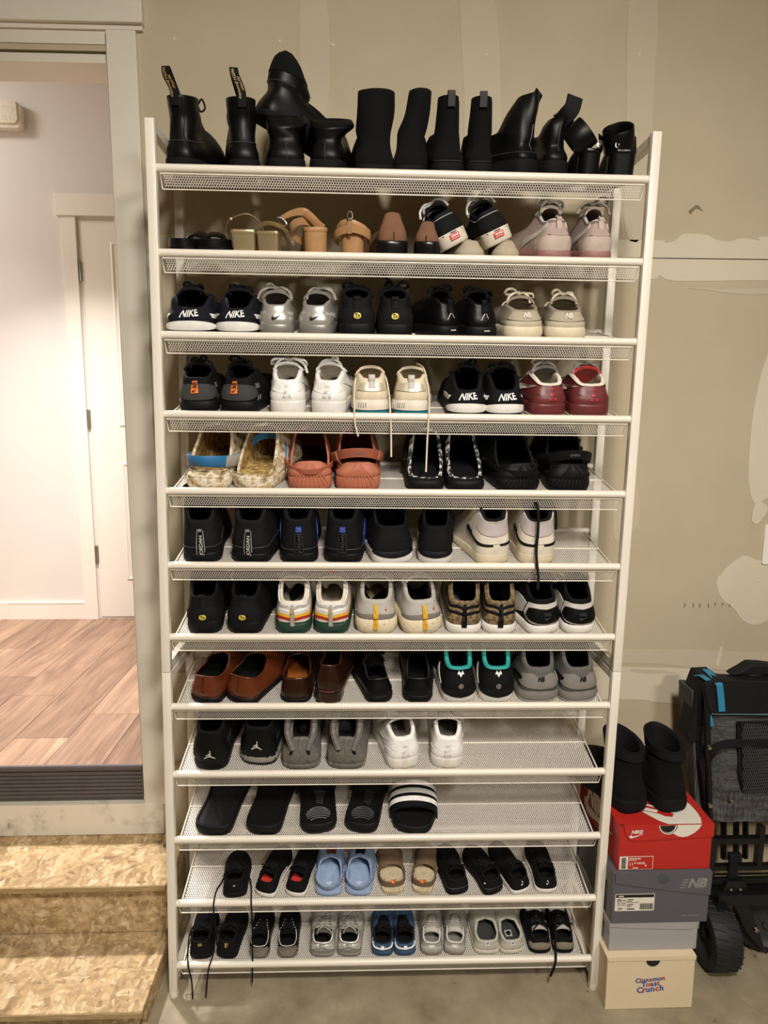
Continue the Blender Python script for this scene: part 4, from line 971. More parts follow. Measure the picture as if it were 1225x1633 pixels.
TN = dict(RUN, upper='u_black', sole='s_black', lining='u_black', insole='u_black', lacem='l_black', st=0.034, flare=0.003, feats=(
    ('band', 'heel_cup', 'u_softblack', [(-0.24, 0.0, 0.22), (-0.12, 0.0, 0.55), (0, 0.0, 0.70), (0.12, 0.0, 0.55), (0.24, 0.0, 0.22)], 0.0025), ('tn', 0, 0.050, 0.0175), ('pull', 'u_softblack', 0.018, 0.62, 0.008)))
pair(3, 'running_shoe', 'all black runners with small yellow badges', 'shoe', dict(TN, bow=1.0, hh=0.086, dip=-0.008), [(0.4630, 0.0885, 2), (0.5529, 0.0885, -2, 0.013, 0, dict(feats=TN['feats'] + (('hang', [(0.0, 0.10, 0.10), (-0.01, 0.07, 0.125), (-0.022, 0.05, 0.135), (-0.03, 0.04, 0.150)], 'l_black', 0.003),)))])
pair(3, 'running_shoe', 'black leather runners with chrome heel chevrons', 'shoe', dict(RUN, upper='u_blackleather', sole='s_black', lining='u_black', bow=1.0, hh=0.078, dip=-0.012, feats=(
    ('poly', 'heel_chevron', 'd_reflect', [(-0.6, -0.5), (-0.5, -0.5), (0.12, 0.32), (0.40, -0.35), (0.46, -0.30), (0.16, 0.50), (0.08, 0.50)], 0, 0.054, 0, 0.020),
    ('rect', 'heel_tag', 'd_reflect', 0.004, 0.020, 0.014, 0.003, 0, 0.002, 's'), ('pull', 'u_black', 0.014, 0.6, 0.012))), [(0.6901, 0.0690, 24, 0.02), (0.7703, 0.0795, 12)])
NBF = (('band', 'heel_patch', 'u_beige2', [(-0.26, 0.05, 0.26), (-0.13, 0.05, 0.34), (0, 0.05, 0.34), (0.13, 0.05, 0.34), (0.26, 0.05, 0.26)], 0.0020), ('band', 'heel_collar', 'u_beige', [(-0.16, 0.45, 0.96), (-0.08, 0.40, 0.99), (0, 0.36, 0.90), (0.08, 0.40, 0.99), (0.16, 0.45, 0.96)], 0.0022), ('nb', 'heel_logo', 'd_nbmetal', 0.001, 0.056, 0.019))
pair(3, 'running_shoe', 'beige suede runners with white letters on the heel', 'shoe', dict(RUN, upper='u_taupe', sole='s_cream', outsole='u_taupe', outh=0.2, lining='u_beige2', insole='u_beige', tonguem='u_taupe', lacem='l_cream', bow=0.9, st=0.033, flare=0.006, hh=0.066, dip=-0.007, hm=0.078, feats=NBF), [(0.8715, 0.0960, 6), (0.9727, 0.0975, -1)])

# ==================================================================== shelf 4
pair(4, 'running_shoe', 'black trainers with an orange tab on the heel', 'shoe', dict(RUN, upper='u_black', sole='s_black', lining='u_black', bow=0.8, hh=0.080, dip=-0.008, hm=0.092, feats=(
    ('band', 'heel_patch', 'u_dkgrey', [(-0.20, 0.26, 0.60), (-0.10, 0.12, 0.78), (0, 0.10, 0.80), (0.10, 0.12, 0.78), (0.20, 0.26, 0.60)], 0.0024),
    ('rect', 'heel_tab', 'u_orange', -0.004, 0.062, 0.019, 0.028, 0.06, 0.0046), ('text', 'tab_lettering', 'd_black', 'NIKE', -0.005, 0.069, 0.0085, 0.05, 0, 0.06, 1, 0.0056), ('text', 'tab_lettering', 'd_black', 'AIR', -0.004, 0.062, 0.0085, 0.05, 0, 0.06, 1, 0.0056), ('tick', 'tab_tick', 'd_black', -0.003, 0.054, 0.014, 0.2, False, 0.0056),
    ('text', 'side_lettering', 'd_reflect', 'II II', 0.075, 0.032, 0.020, 0.03, 0.1), ('text', 'side_lettering', 'd_reflect', 'I I I', 0.082, 0.062, 0.016, 0.03, 0.1), ('text', 'side_lettering', 'd_reflect', 'II II', -0.075, 0.032, 0.018, 0.03, 0.1))), [(0.0784, 0.0917, 3), (0.1716, 0.0917, -9)])
def airforce(u, lin_, sole, mark, col_=None, panel=None, more=()):
    f = [('band', 'heel_counter', u, [(-0.22, 0.0, 0.30), (-0.12, 0.0, 0.46), (0, 0.0, 0.50), (0.12, 0.0, 0.46), (0.22, 0.0, 0.30)], 0.0016),
         ('band', 'heel_tab', u, [(-0.13, 0.55, 0.93), (-0.07, 0.46, 0.99), (0, 0.42, 0.98), (0.07, 0.46, 0.99), (0.13, 0.55, 0.93)], 0.0026),
         ('tick', 'heel_tick', mark, 0.001, 0.056, 0.019, 0.08, False, 0.0046), ('text', 'heel_lettering', mark, 'NIKE', 0.001, 0.0665, 0.0072, 0.03, 0.2, 0, 1, 0.0046), ('text', 'heel_lettering', mark, 'A I R', 0.0, 0.0445, 0.0085, 0.03, 0, 0, 1.15, 0.0046)]
    if panel: f += [('poly', 'side_tick', panel, TICK, 0.135, 0.066, 0.2, 0.12, 0.002, 'u', True), ('poly', 'side_tick', panel, TICK, -0.135, 0.066, -0.2, 0.12, 0.002, 'u', False)]
    return dict(AF, upper=u, sole=sole, lining=lin_, insole=lin_, collar=col_, feats=tuple(f) + tuple(more))
pair(4, 'low_top_sneaker', 'plain white leather sneakers with a tied bow', 'shoe', dict(airforce('u_white', 'u_offwhite', 's_white', 'd_emboss', None, 'u_white'), lacem='l_white', tonguem='u_white', bow=1.25), [(0.2954, 0.0886, 2), (0.3917, 0.0886, -7, 0.013, 0, dict(bow=0.8))])
CR = dict(RUN, upper='u_cream', sole='u_cream', outsole='u_tealsole', outh=0.36, lining='u_beige2', insole='u_cream', lacem='l_cream', hh=0.082, st=0.036, flare=0.005, th=0.012, feats=(
    ('band', 'heel_collar', 'u_champagne', [(-0.13, 0.52, 0.86), (0, 0.50, 0.97), (0.13, 0.52, 0.86)], 0.003), ('sband', 'heel_bumper', 'u_offwhite', [(-0.22, 0.42, 0.95), (0, 0.42, 1.0), (0.22, 0.42, 0.95)], 0.003), ('pull', 'u_palegrey', 0.016, 0.62, 0.014)) + tuple(('rect', 'vent_dot', 'd_black', -0.030 + 0.005 * i, 0.030 - 0.004 * j, 0.0016, 0.0022, 0, 0.0044, 's') for i in range(4) for j in range(3)))
pair(4, 'running_shoe', 'cream runners with long hanging laces', 'shoe', CR, [(0.5017, 0.0886, 4, 0.013, 0, dict(feats=CR['feats'] + (('hang', [(-0.02, 0.09, 0.10), (-0.036, 0.05, 0.085), (-0.043, 0.01, 0.05), (-0.044, -0.014, 0.022), (-0.044, -0.019, -0.01), (-0.036, -0.026, -0.045)], 'l_cream', 0.0022), ('hang', [(0.02, 0.09, 0.10), (0.037, 0.05, 0.085), (0.042, 0.01, 0.05), (0.042, -0.016, 0.02), (0.044, -0.026, -0.03), (0.043, -0.048, -0.092)], 'l_cream', 0.0022)))), (0.5957, 0.0902, -5, 0.013, 0, dict(feats=CR['feats'] + (('hang', [(0.01, 0.09, 0.115), (0.030, 0.06, 0.105), (0.043, 0.02, 0.055), (0.045, -0.014, 0.022), (0.043, -0.030, -0.04), (0.042, -0.055, -0.125)], 'l_cream', 0.0022),)))])
pair(4, 'running_shoe', 'black and white trainers with NIKE across the heels', 'shoe', dict(monarch('u_black', 's_white', 'u_black'), hm=0.094, dip=-0.024), [(0.7356, 0.0948, -2), (0.8319, 0.0948, 3)])
pair(4, 'low_top_sneaker', 'maroon leather sneakers with cream collars', 'shoe', dict(airforce('u_maroon', 'u_offwhite', 'u_maroon', 'd_red', 'u_offwhite', 'u_offwhite', (('sband', 'sole_edge', 's_cream', [(-0.6, 0.0, 0.25), (-0.16, 0.0, 0.16), (0, 0, 0.1), (0.16, 0.0, 0.16), (0.6, 0.0, 0.25)], 0.0012),)), lacem='l_grey', tonguem='u_grey', bow=0.9), [(0.9442, 0.0932, 9), (1.0466, 0.1024, 5, 0.013, 0, dict(tonguem='u_redl'))])

# ==================================================================== shelf 5: clogs
CC = dict(CLOG, upper='u_clogcamo', sole='u_clogcamo', lining='fleece', insole='fleece', hh=0.044, dip=-0.004, hm=0.094, tz=0.138, toeh=0.085, bulge=0.010)
pair(5, 'clog', 'camouflage clogs with fleece lining and blue strap', 'clog', CC, [(0.0930, 0.1106, -8, 0.013, 0, dict(feats=(('strap', 'u_blue', False, 0.030, None, 'u_ltgrey', 'strap', 1.10, 0.022), ('edge', 'u_clogcamo')))), (0.2012, 0.1059, -16, 0.013, 0, dict(hh=0.036, feats=(('strap', 'u_blue', True, 0.018, None, 'u_ltgrey', 'strap', 1.07), ('edge', 'u_clogcamo'))))])
TC = dict(CLOG, upper='u_terra', sole='u_terra', lining='u_terra2', insole='u_dkbrown', hh=0.070, dip=0.020, hm=0.084, tz=0.130, toeh=0.082, bulge=0.012, st=0.034)
pair(5, 'clog', 'terracotta clogs with shell shaped ribs on the heel', 'clog', TC, [(0.3523, 0.1090, 4, 0.013, 0, dict(feats=(('shell', 'u_terra'), ('strap', 'u_terra2', False, 0.013, None, None, 'strap', 1.16, -0.006)))), (0.4707, 0.1121, 2, 0.013, 0, dict(feats=(('shell', 'u_terra'), ('strap', 'u_terra2', False, 0.024, None, 'u_terra', 'strap', 1.16, 0.044, 'crocs'))))])
pair(5, 'clog', 'black clogs with a zebra patterned rim', 'clog', dict(CLOG, upper='u_foamblack', sole='u_foamblack', lining='u_black', insole='u_softblack', hh=0.032, dip=-0.004, hm=0.082, tz=0.132, toeh=0.084, st=0.026, collar='u_zebra', th=0.009, bulge=0.008, feats=(('band', 'rim_print', 'u_zebra', [(-0.7, 0.90, 1.0), (0, 0.80, 1.0), (0.7, 0.90, 1.0)], 0.001), ('strap', 'u_foamblack', True, 0.014, None, None, 'strap', 1.06))), [(0.6389, 0.0966, -2), (0.7432, 0.0966, 3)])
BC = dict(CLOG, upper='u_foamblack', sole='u_foamblack', lining='u_black', insole='u_black', hh=0.070, dip=0.020, bulge=0.012, st=0.034, tz=0.132, hm=0.088, toeh=0.084)
def ridges(s):
    for k in range(13):
        a = 0.55 + 0.075 * (k - 6) / 6 * 5.5
        t = np.array([a * NT / 2]); q = at_tv(s, s.G, t, np.array([s.G.shape[1] - 1.5]))[0]
        MB().lathe([(0, 0.006), (0.004, 0.005), (0.006, 0), (0.005, -0.004)], tuple(q), 'z', 8).build('ridge', s.mt('u_foamblack'), s.r)
pair(5, 'clog', 'chunky black clogs with ribbed heels', 'clog', BC, [(0.8803, 0.1121, 10, 0.013, 0, dict(feats=(('shell', 'u_foamblack'), ('strap', 'u_foamblack', False, 0.014, None, None, 'strap', 1.16, -0.006)), extra=ridges)), (1.0033, 0.1090, 0, 0.013, 0, dict(feats=(('shell', 'u_foamblack'), ('strap', 'u_softblack', False, 0.024, None, 'u_black', 'strap', 1.16, 0.044, 'crocs')), extra=ridges))])

# ==================================================================== shelf 6: high tops
HI = dict(RUN, hh=0.102, hm=0.156, dip=-0.030, tz=0.080, oyf=0.58, ow=0.82, toeh=0.052, th=0.012, st=0.026, stt=0.020, flare=0.002, tlift=0.02)
def jordan(s):
    f_rect(s, 'heel_tab', 'u_softblack', 0, 0.056, 0.022, 0.072, 0, 0.0030, 'u', 0.08); f_frame(s, 'tab_border', 'd_reflect', 0.0, 0.054, 0.021, 0.068, 0.0012)
    f_text(s, 'tab_lettering', 'd_reflect', 'JORDAN', 0.0015, 0.048, 0.0125, 0.02, 0, PI / 2, 1.0, 0.0042); f_rect(s, 'tab_line', 'd_dull', 0.0075, 0.048, 0.0022, 0.040, 0, 0.0040); f_rect(s, 'tab_top', 'u_grey', -0.002, 0.084, 0.016, 0.006, 0, 0.0042)
pair(6, 'high_top_shoe', 'black high tops with JORDAN in an outlined heel tab', 'shoe', dict(HI, upper='u_softblack', sole='s_black', lining='u_black', bow=1.2, extra=jordan, feats=(('ringseam', 'd_dull', 0.22, 0.0011, -0.45, 0.45),)), [(0.0821, 0.0983, 5), (0.1986, 0.1030, -8)])
def jordanblue(s):
    f_rect(s, 'heel_tab', 'u_blackleather', 0, 0.058, 0.022, 0.072, 0, 0.0026, 'u', 0.08); f_rect(s, 'tab_square', 'u_royal', 0, 0.088, 0.021, 0.014, 0, 0.0042); f_text(s, 'tab_lettering', 'd_dkprint', 'JORDAN', 0.001, 0.054, 0.0125, 0.02, 0, PI / 2, 1.0, 0.0036)
    f_frame(s, 'tab_border', 'd_dull', 0.0, 0.054, 0.022, 0.046, 0.0012)
pair(6, 'high_top_shoe', 'black high tops with royal blue heel squares', 'shoe', dict(HI, upper='u_black', sole='s_black', lining='u_black', hh=0.106, extra=jordanblue, feats=(('band', 'side_panel', 'u_royal', [(0.26, 0.04, 0.30), (0.40, 0.04, 0.5), (0.6, 0.04, 0.4)], 0.002), ('band', 'side_panel', 'u_royal', [(-0.6, 0.04, 0.4), (-0.40, 0.04, 0.5), (-0.26, 0.04, 0.30)], 0.002), ('ringseam', 'd_dull', 0.16, 0.0011, -0.4, 0.4))), [(0.3254, 0.0967, 3), (0.4332, 0.0999, -5)])
WS = (('sband', 'sole_wave', 's_black', [(-0.17, 0.92, 1.0), (-0.08, 0.62, 1.0), (0, 0.52, 1.0), (0.08, 0.62, 1.0), (0.17, 0.92, 1.0)], 0.0022), ('band', 'heel_cup', 'u_softblack', [(-0.3, 0.0, 0.25), (0, 0, 0.4), (0.3, 0.0, 0.25)], 0.002))
pair(6, 'running_shoe', 'black mesh runners on wavy white soles', 'shoe', dict(RUN, upper='u_black', sole='s_white', lining='u_black', st=0.034, hh=0.092, hm=0.132, flare=0.004, bow=1.0, feats=WS), [(0.5648, 0.1094, 10), (0.6670, 0.0888, -6, 0.013, 0, dict(feats=WS + (('hang', [(0.02, 0.12, 0.11), (0.038, 0.07, 0.105), (0.043, 0.05, 0.075), (0.044, 0.04, 0.045)], 'l_black', 0.002),)))])
HT = dict(HI, upper='u_offwhite', sole='s_cream', lining='u_black', insole='u_black', lacem='l_black', tonguem='u_black', collar='u_black', hh=0.110, hm=0.156, st=0.028, flare=0.001, bulge=0.003, feats=(
    ('band', 'collar_panel', 'u_lav', [(-0.24, 0.66, 0.98), (-0.12, 0.60, 0.97), (0, 0.56, 0.95), (0.12, 0.60, 0.97), (0.24, 0.66, 0.98)], 0.004),
    ('band', 'ankle_panel', 'u_offwhite', [(-0.26, 0.36, 0.62), (-0.12, 0.33, 0.56), (0, 0.32, 0.53), (0.12, 0.33, 0.56), (0.26, 0.36, 0.62)], 0.003), ('band', 'heel_panel', 'u_offwhite', [(-0.22, 0.0, 0.25), (0, 0, 0.26), (0.22, 0, 0.25)], 0.0025),
    ('band', 'heel_stripe', 'd_black', [(-0.36, 0.38, 0.46), (-0.16, 0.26, 0.32), (-0.030, 0.25, 0.30)], 0.004), ('band', 'heel_stripe', 'd_black', [(0.030, 0.25, 0.30), (0.16, 0.26, 0.32), (0.36, 0.38, 0.46)], 0.004)))
pair(6, 'high_top_shoe', 'cream and lilac high tops with black heel stripes', 'shoe', HT, [(0.8231, 0.0935, 14), (0.9341, 0.0967, 6, 0.013, 0, dict(feats=HT['feats'] + (('itag', 'd_white', 0.06, 0, 0.02, 0.03),), extra=lambda s: (MB().ribbon(catmull([(0.0, 0.11, 0.150), (-0.012, 0.05, 0.160), (-0.014, 0.008, 0.150), (-0.014, -0.006, 0.10), (-0.015, -0.012, 0.04), (-0.015, -0.032, 0.0), (-0.014, -0.04, -0.02), (-0.017, -0.05, -0.045)], 6), (1, 0, 0), 0.0075, 0.0016).build('loose_lace', MATS['l_black'], s.r), MB().ribbon(catmull([(0.02, 0.11, 0.150), (0.040, 0.07, 0.150), (0.052, 0.05, 0.115), (0.055, 0.045, 0.075)], 6), (1, 0.3, 0), 0.0075, 0.0016).build('loose_lace', MATS['l_black'], s.r))))])

# ==================================================================== shelf 7
pair(7, 'running_shoe', 'matte black runners with a yellow heel badge', 'shoe', dict(TN, hh=0.094, hm=0.134, st=0.036, bow=1.0), [(0.0844, 0.0898, 3), (0.1838, 0.0930, -5)])
WV = dict(RUN, upper='u_offwhite', sole='u_green', lining='u_palegrey', insole='u_offwhite', tonguem='u_palegrey', lacem='l_grey', hh=0.080, hm=0.122, st=0.030, th=0.010, bow=1.0, feats=(
    ('airmax', ['u_white', 'u_knit', 'u_white', 'u_palegrey', 'u_yellow', 'u_red']), ('band', 'side_panel', 'u_green', [(-0.5, 0.0, 0.10), (0, 0.0, 0.12), (0.5, 0.0, 0.10)], 0.0022), ('rect', 'heel_strip', 'u_ltgrey', 0, 0.046, 0.011, 0.064, 0, 0.0062), ('rect', 'heel_badge', 'd_gold', -0.002, 0.062, 0.010, 0.012, 0, 0.0072), ('ttag', 'u_red', 0.01, 0.01)))
pair(7, 'running_shoe', 'white wavy runners with yellow and red bands', 'shoe', WV, [(0.3097, 0.0914, 0), (0.4067, 0.0930, -2)])
GS = dict(RUN, upper='u_ltgrey', sole='s_speckle', lining='u_palegrey', insole='u_black', tonguem='u_palegrey', lacem='l_grey', bow=1.1, hh=0.084, hm=0.124, st=0.044, stt=0.032, flare=0.009, th=0.012)
GF = (('band', 'heel_cup', 'u_grey', [(-0.22, 0.0, 0.22), (0, 0.0, 0.36), (0.22, 0.0, 0.22)], 0.002), ('rect', 'pull_strap', 'u_yellow', 0, 0.064, 0.013, 0.032, 0, 0.006), ('rect', 'pull_strap', 'u_yellow', 0, 0.036, 0.012, 0.034, 0, 0.003, 's'), ('tick', 'side_mark', 'u_redl', 0.035, 0.070, 0.016, 0.6))
pair(7, 'running_shoe', 'grey runners with yellow heel straps', 'shoe', dict(GS, feats=GF), [(0.5214, 0.1043, -2), (0.6465, 0.1043, 12)])
CM = dict(RUN, upper='u_camo', sole='s_white', lining='u_black', insole='u_black', tonguem='u_black', lacem='l_black', hh=0.082, hm=0.122, st=0.026, bow=1.0, feats=(('airmax', ['u_camo', 'u_black', 'u_camo', 'u_black', 'u_camo', 'u_camo']), ('rect', 'heel_strip', 'd_black', 0, 0.050, 0.013, 0.060, 0, 0.0062)))
pair(7, 'running_shoe', 'camouflage wavy runners on white soles', 'shoe', CM, [(0.7484, 0.0930, -4), (0.8422, 0.0882, -3)])
AM = dict(RUN, upper='u_black', sole='s_white', lining='u_black', insole='u_black', tonguem='u_black', lacem='l_grey', bow=1.0, hh=0.088, hm=0.124, st=0.026, feats=(
    ('band', 'heel_outline', 'u_palegrey', [(-0.23, 0.36, 0.82), (-0.15, 0.16, 0.90), (0, 0.08, 0.90), (0.15, 0.16, 0.90), (0.23, 0.36, 0.82)], 0.0022), ('band', 'heel_patch', 'u_blackleather', [(-0.19, 0.36, 0.66), (-0.13, 0.22, 0.74), (0, 0.13, 0.70), (0.13, 0.22, 0.74), (0.19, 0.36, 0.66)], 0.0040),
    ('text', 'heel_lettering', 'd_dull', 'NIKE', 0, 0.056, 0.010, 0.02, 0, 0, 1, 0.0058), ('tick', 'heel_tick', 'd_dull', 0, 0.047, 0.020, 0, False, 0.0058), ('band', 'side_panel', 'u_palegrey', [(0.25, 0.3, 0.75), (0.36, 0.1, 0.7), (0.6, 0.0, 0.4)], 0.002), ('band', 'side_panel', 'u_palegrey', [(-0.6, 0.0, 0.4), (-0.36, 0.1, 0.7), (-0.25, 0.3, 0.75)], 0.002)))
pair(7, 'running_shoe', 'black and white runners with outlined heel patches', 'shoe', AM, [(0.9633, 0.0930, 13), (1.0547, 0.0866, 6)])

# ==================================================================== shelf 8
pair(8, 'dress_shoe', 'polished chestnut brown slip on shoes', 'shoe', dict(DRESS, upper='u_brown', lining='u_black', insole='u_black', hh=0.074, ow=0.80, oyf=0.44, st=0.016, feats=(('edge', 'u_brown'), ('ringseam', 'u_dkbrown', 0.12), ('heelblock', 's_black', 0.002), ('seam', 'u_dkbrown', 0.3, 1.0))), [(0.0787, 0.0911, -14), (0.1681, 0.0976, -22)])
DBS = dict(DRESS, upper='u_dkbrown', lining='u_dkbrown', insole='u_cognac', hh=0.074, ow=0.72)
pair(8, 'dress_shoe', 'dark brown dress shoes with tan insoles', 'shoe', DBS, [(0.3145, 0.0845, -3, 0.013, 0, dict(ow=0.82, hh=0.066, feats=(('edge', 'u_brown', 1.0, 0.0009), ('heelblock', 's_black', 0.002)))), (0.3974, 0.0748, -10, -0.008, 0.036, dict(insole='u_black', hh=0.078, ow=0.66, pitch=-0.05, feats=(('edge', 'u_brown', 1.0, 0.0009), ('heelblock', 'u_dkbrown', 0.024), ('sband', 'welt', 'u_brown', [(-0.6, 0.6, 0.9), (0, 0.6, 0.9), (0.6, 0.6, 0.9)], 0.001), ('seam', 'u_dkbrown', 0.0, 0.9))))])
pair(8, 'dress_shoe', 'plain black lace up dress shoes', 'shoe', dict(DRESS, upper='u_blackleather', lining='u_black', insole='u_black', hh=0.066, loafer=False, oyf=0.56, tongue=True, tonguem='u_blackleather', laces=4, hm=0.074, tlift=0.008, bow=0.8, st=0.020, feats=(('edge', 'd_dull', 1.0, 0.0010), ('heelblock', 's_black', 0.002))), [(0.5396, 0.0764, 14), (0.6348, 0.0813, -3, 0.013, 0, dict(laces=0, bow=None, tongue=False, loafer=True, oyf=0.42))])
ZG = [(-0.5, 0.10), (-0.30, 0.42), (0.0, 0.16), (0.30, 0.42), (0.5, 0.10), (0.40, -0.02), (0.28, 0.10), (0.0, -0.24), (-0.28, 0.10), (-0.40, -0.02)]
pair(8, 'running_shoe', 'black runners with teal linings and star emblems', 'shoe', dict(RUN, upper='u_black', sole='s_white', lining='u_teal', insole='u_black', tonguem='u_teal', lacem='l_dkgrey', hh=0.090, hm=0.140, st=0.036, flare=0.003, th=0.013, collar='u_teal', feats=(('poly', 'heel_zigzag', 'd_white', ZG, 0, 0.078, 0, 0.026, 0.003), ('star', 'heel_emblem', 'd_reflect', 0, 0.050, 0.0062), ('sband', 'sole_dip', 'u_black', [(-0.2, 0.98, 1.0), (0, 0.5, 1.0), (0.2, 0.98, 1.0)], 0.0026), ('band', 'side_spike', 'u_palegrey', [(-0.34, 0.02, 0.6), (-0.27, 0.02, 0.3), (-0.2, 0.0, 0.04)], 0.0025), ('band', 'side_spike', 'u_lime', [(0.22, 0.0, 0.12), (0.27, 0.02, 0.2), (0.30, 0.02, 0.1)], 0.0025))), [(0.7461, 0.0927, 4), (0.8445, 0.0943, 1)])
pair(8, 'running_shoe', 'dark grey suede runners with black letters', 'shoe', dict(RUN, upper='u_midgrey', sole='u_dkgrey', outsole='u_ltgrey', outh=0.18, lining='u_black', insole='u_black', tonguem='u_black', lacem='l_black', hh=0.088, hm=0.130, st=0.036, flare=0.006, th=0.012, feats=(('band', 'heel_panel', 'u_grey', [(-0.20, 0.25, 0.70), (-0.10, 0.16, 0.84), (0, 0.13, 0.66), (0.10, 0.16, 0.84), (0.20, 0.25, 0.70)], 0.0022), ('nb', 'heel_logo', 'd_black', 0, 0.066, 0.016), ('band', 'side_panel', 'u_palegrey', [(0.17, 0.3, 0.46), (0.25, 0.28, 0.42), (0.32, 0.26, 0.36)], 0.0030), ('band', 'side_panel', 'u_black', [(-0.32, 0.26, 0.42), (-0.25, 0.28, 0.50), (-0.17, 0.4, 0.56)], 0.0030), ('sband', 'heel_bumper', 'u_grey', [(-0.25, 0.3, 0.8), (0, 0.25, 0.95), (0.25, 0.3, 0.8)], 0.002))), [(0.9559, 0.1057, 1), (1.0664, 0.1024, 7)])

# ==================================================================== shelf 9
JF = (('ringseam', 'd_dull', 0.45, 0.0012, -0.35, 0.35), ('band', 'heel_tab', 'u_blackleather', [(-0.19, 0.20, 0.70), (-0.10, 0.05, 0.92), (0, 0.02, 0.96), (0.10, 0.05, 0.92), (0.19, 0.20, 0.70)], 0.0035))
JS = dict(RUN, upper='u_black', sole='s_black', lining='u_black', insole='u_black', hh=0.104, hm=0.140, st=0.030, flare=0.002)
pair(9, 'basketball_shoe', 'black shoes with a leaping figure emblem', 'shoe', JS, [(0.0916, 0.0924, -3, 0.013, 0, dict(feats=JF + (('jump', 'heel_logo', 'd_reflect', 0.004, 0.048, 0.030),))), (0.2146, 0.1007, -6, 0.03, 0, dict(sole='s_black', feats=JF + (('jump', 'heel_logo', 'd_reflect', 0.0, 0.060, 0.030), ('sband', 'midsole_edge', 's_grey', [(-0.6, 0.45, 1.0), (0, 0.40, 1.0), (0.6, 0.45, 1.0)], 0.0014), ('ringseam', 'd_dull', 0.09, 0.0012, -0.35, 0.35))))])
FR = dict(CLOG, upper='u_marble', sole='u_marble', lining='u_marble', insole='u_dkgrey', hh=0.088, dip=0.008, hm=0.100, tz=0.112, oyf=0.46, ow=0.62, th=0.011, st=0.016, stt=0.014, flare=0.001, bulge=0.014)
def foamrim(s):
    for sg in (1, -1):
        MB().tube(catmull([tuple(on_wall(s, [sg * 0.026], [0.06], 0.0)[0]), (sg * 0.034, 0.030, 0.095), (sg * 0.034, 0.07, 0.118), (sg * 0.030, 0.11, 0.122)], 5), 0.009, 8).build('ankle_bar', s.mt('u_marble'), s.r)
pair(9, 'foam_clog', 'marbled grey foam clogs with round vent holes', 'clog', FR, [(0.3310, 0.1056, 1, 0.013, 0, dict(extra=foamrim, feats=(('spots', 'd_black', [(-0.030, 0.054, 0.0052, 0.0078), (0.026, 0.054, 0.0062, 0.0078)]),))), (0.4490, 0.1073, -3, 0.013, 0, dict(extra=foamrim, feats=(('spots', 'd_black', [(-0.026, 0.062, 0.0062, 0.0072), (0.027, 0.054, 0.0060, 0.0070)]),)))])
pair(9, 'low_top_sneaker', 'white leather sneakers with embossed heels', 'shoe', dict(airforce('u_white', 'u_offwhite', 's_white', 'd_emboss', None, 'u_white', (('rect', 'heel_strip', 'u_offwhite', 0, 0.022, 0.014, 0.03, 0, 0.001, 's'),)), laces=0, tonguem='u_white', insole='u_grey', hh=0.082), [(0.6066, 0.0924, 12), (0.7172, 0.0891, -5)])

# ==================================================================== shelf 12 and 11: children's shoes
def kid(n, name, desc, cat, spec, places, sc=0.58):
    for i, pl in enumerate(places):
        side = -1 if i == 0 else 1
        if len(places) == 1: side = 1
        xc, wd, yaw = pl[:3]; yl = pl[3] if len(pl) > 3 else 0.014; ov = pl[5] if len(pl) > 5 else {}
        S = merge(KID, spec, ov); S['side'] = side; k = S.pop('sc'); k = ov.get('ksc', k); S['wb'] = wd / k / 2 / S['hr'] - 0.002
        lab = ('%s %s of the %s, %s shelf' % ('left' if i == 0 else 'right', cat, desc, ORD[n])) if len(places) > 1 else '%s, %s shelf' % (desc, ORD[n])
        build_shoe(name, shelf_matrix(n, xc, yl, math.radians(yaw)) @ Matrix.Scale(k, 4), lab, cat, desc, S)
kid(12, 'child_shoe', "children's black sneakers with gold letters", 'shoe', dict(upper='u_black', sole='s_black', lining='u_black', bow=1.3, tlift=0.02, hh=0.088, hm=0.11), [
    (0.0583, 0.0638, 2, 0.014, 0, dict(feats=(('rect', 'heel_mark', 'd_gold', -0.010, 0.080, 0.009, 0.013), ('rect', 'heel_mark', 'd_gold', 0.001, 0.081, 0.006, 0.014, 0.2), ('rect', 'heel_mark', 'd_gold', 0.011, 0.082, 0.006, 0.014, 0.2), ('hang', [(-0.02, 0.12, 0.12), (-0.05, 0.06, 0.11), (-0.056, 0.0, 0.05), (-0.045, -0.05, 0.02), (-0.035, -0.062, -0.06), (-0.035, -0.09, -0.19)], 'l_black', 0.0036), ))),
    (0.1273, 0.0604, -6, 0.014, 0, dict(feats=(('rect', 'heel_mark', 'd_gold', 0.0, 0.077, 0.013, 0.022, 0.35), ('rect', 'heel_mark', 'd_gold', 0.012, 0.084, 0.006, 0.014, 0.35), ('hang', [(-0.03, 0.10, 0.12), (-0.055, 0.05, 0.09), (-0.060, 0.0, 0.03), (-0.065, -0.05, 0.01), (-0.075, -0.065, -0.06), (-0.085, -0.10, -0.20)], 'l_black', 0.0036))))])
kid(12, 'child_shoe', "children's black sneakers with pewter heels", 'shoe', dict(upper='u_black', sole='s_dkgrey', lining='u_black', insole='u_black', bow=0.8, hh=0.060, feats=(('band', 'heel_tab', 'u_pewter', [(-0.18, 0.30, 0.75), (0, 0.0, 0.92), (0.18, 0.30, 0.75)], 0.003), ('edge', 'u_palegrey', 1, 0.0022), ('sband', 'heel_bumper', 'u_pewter', [(-0.16, 0.3, 0.9), (0, 0.2, 1.0), (0.16, 0.3, 0.9)], 0.002))), [(0.2169, 0.0569, -1), (0.2963, 0.0569, 2)])
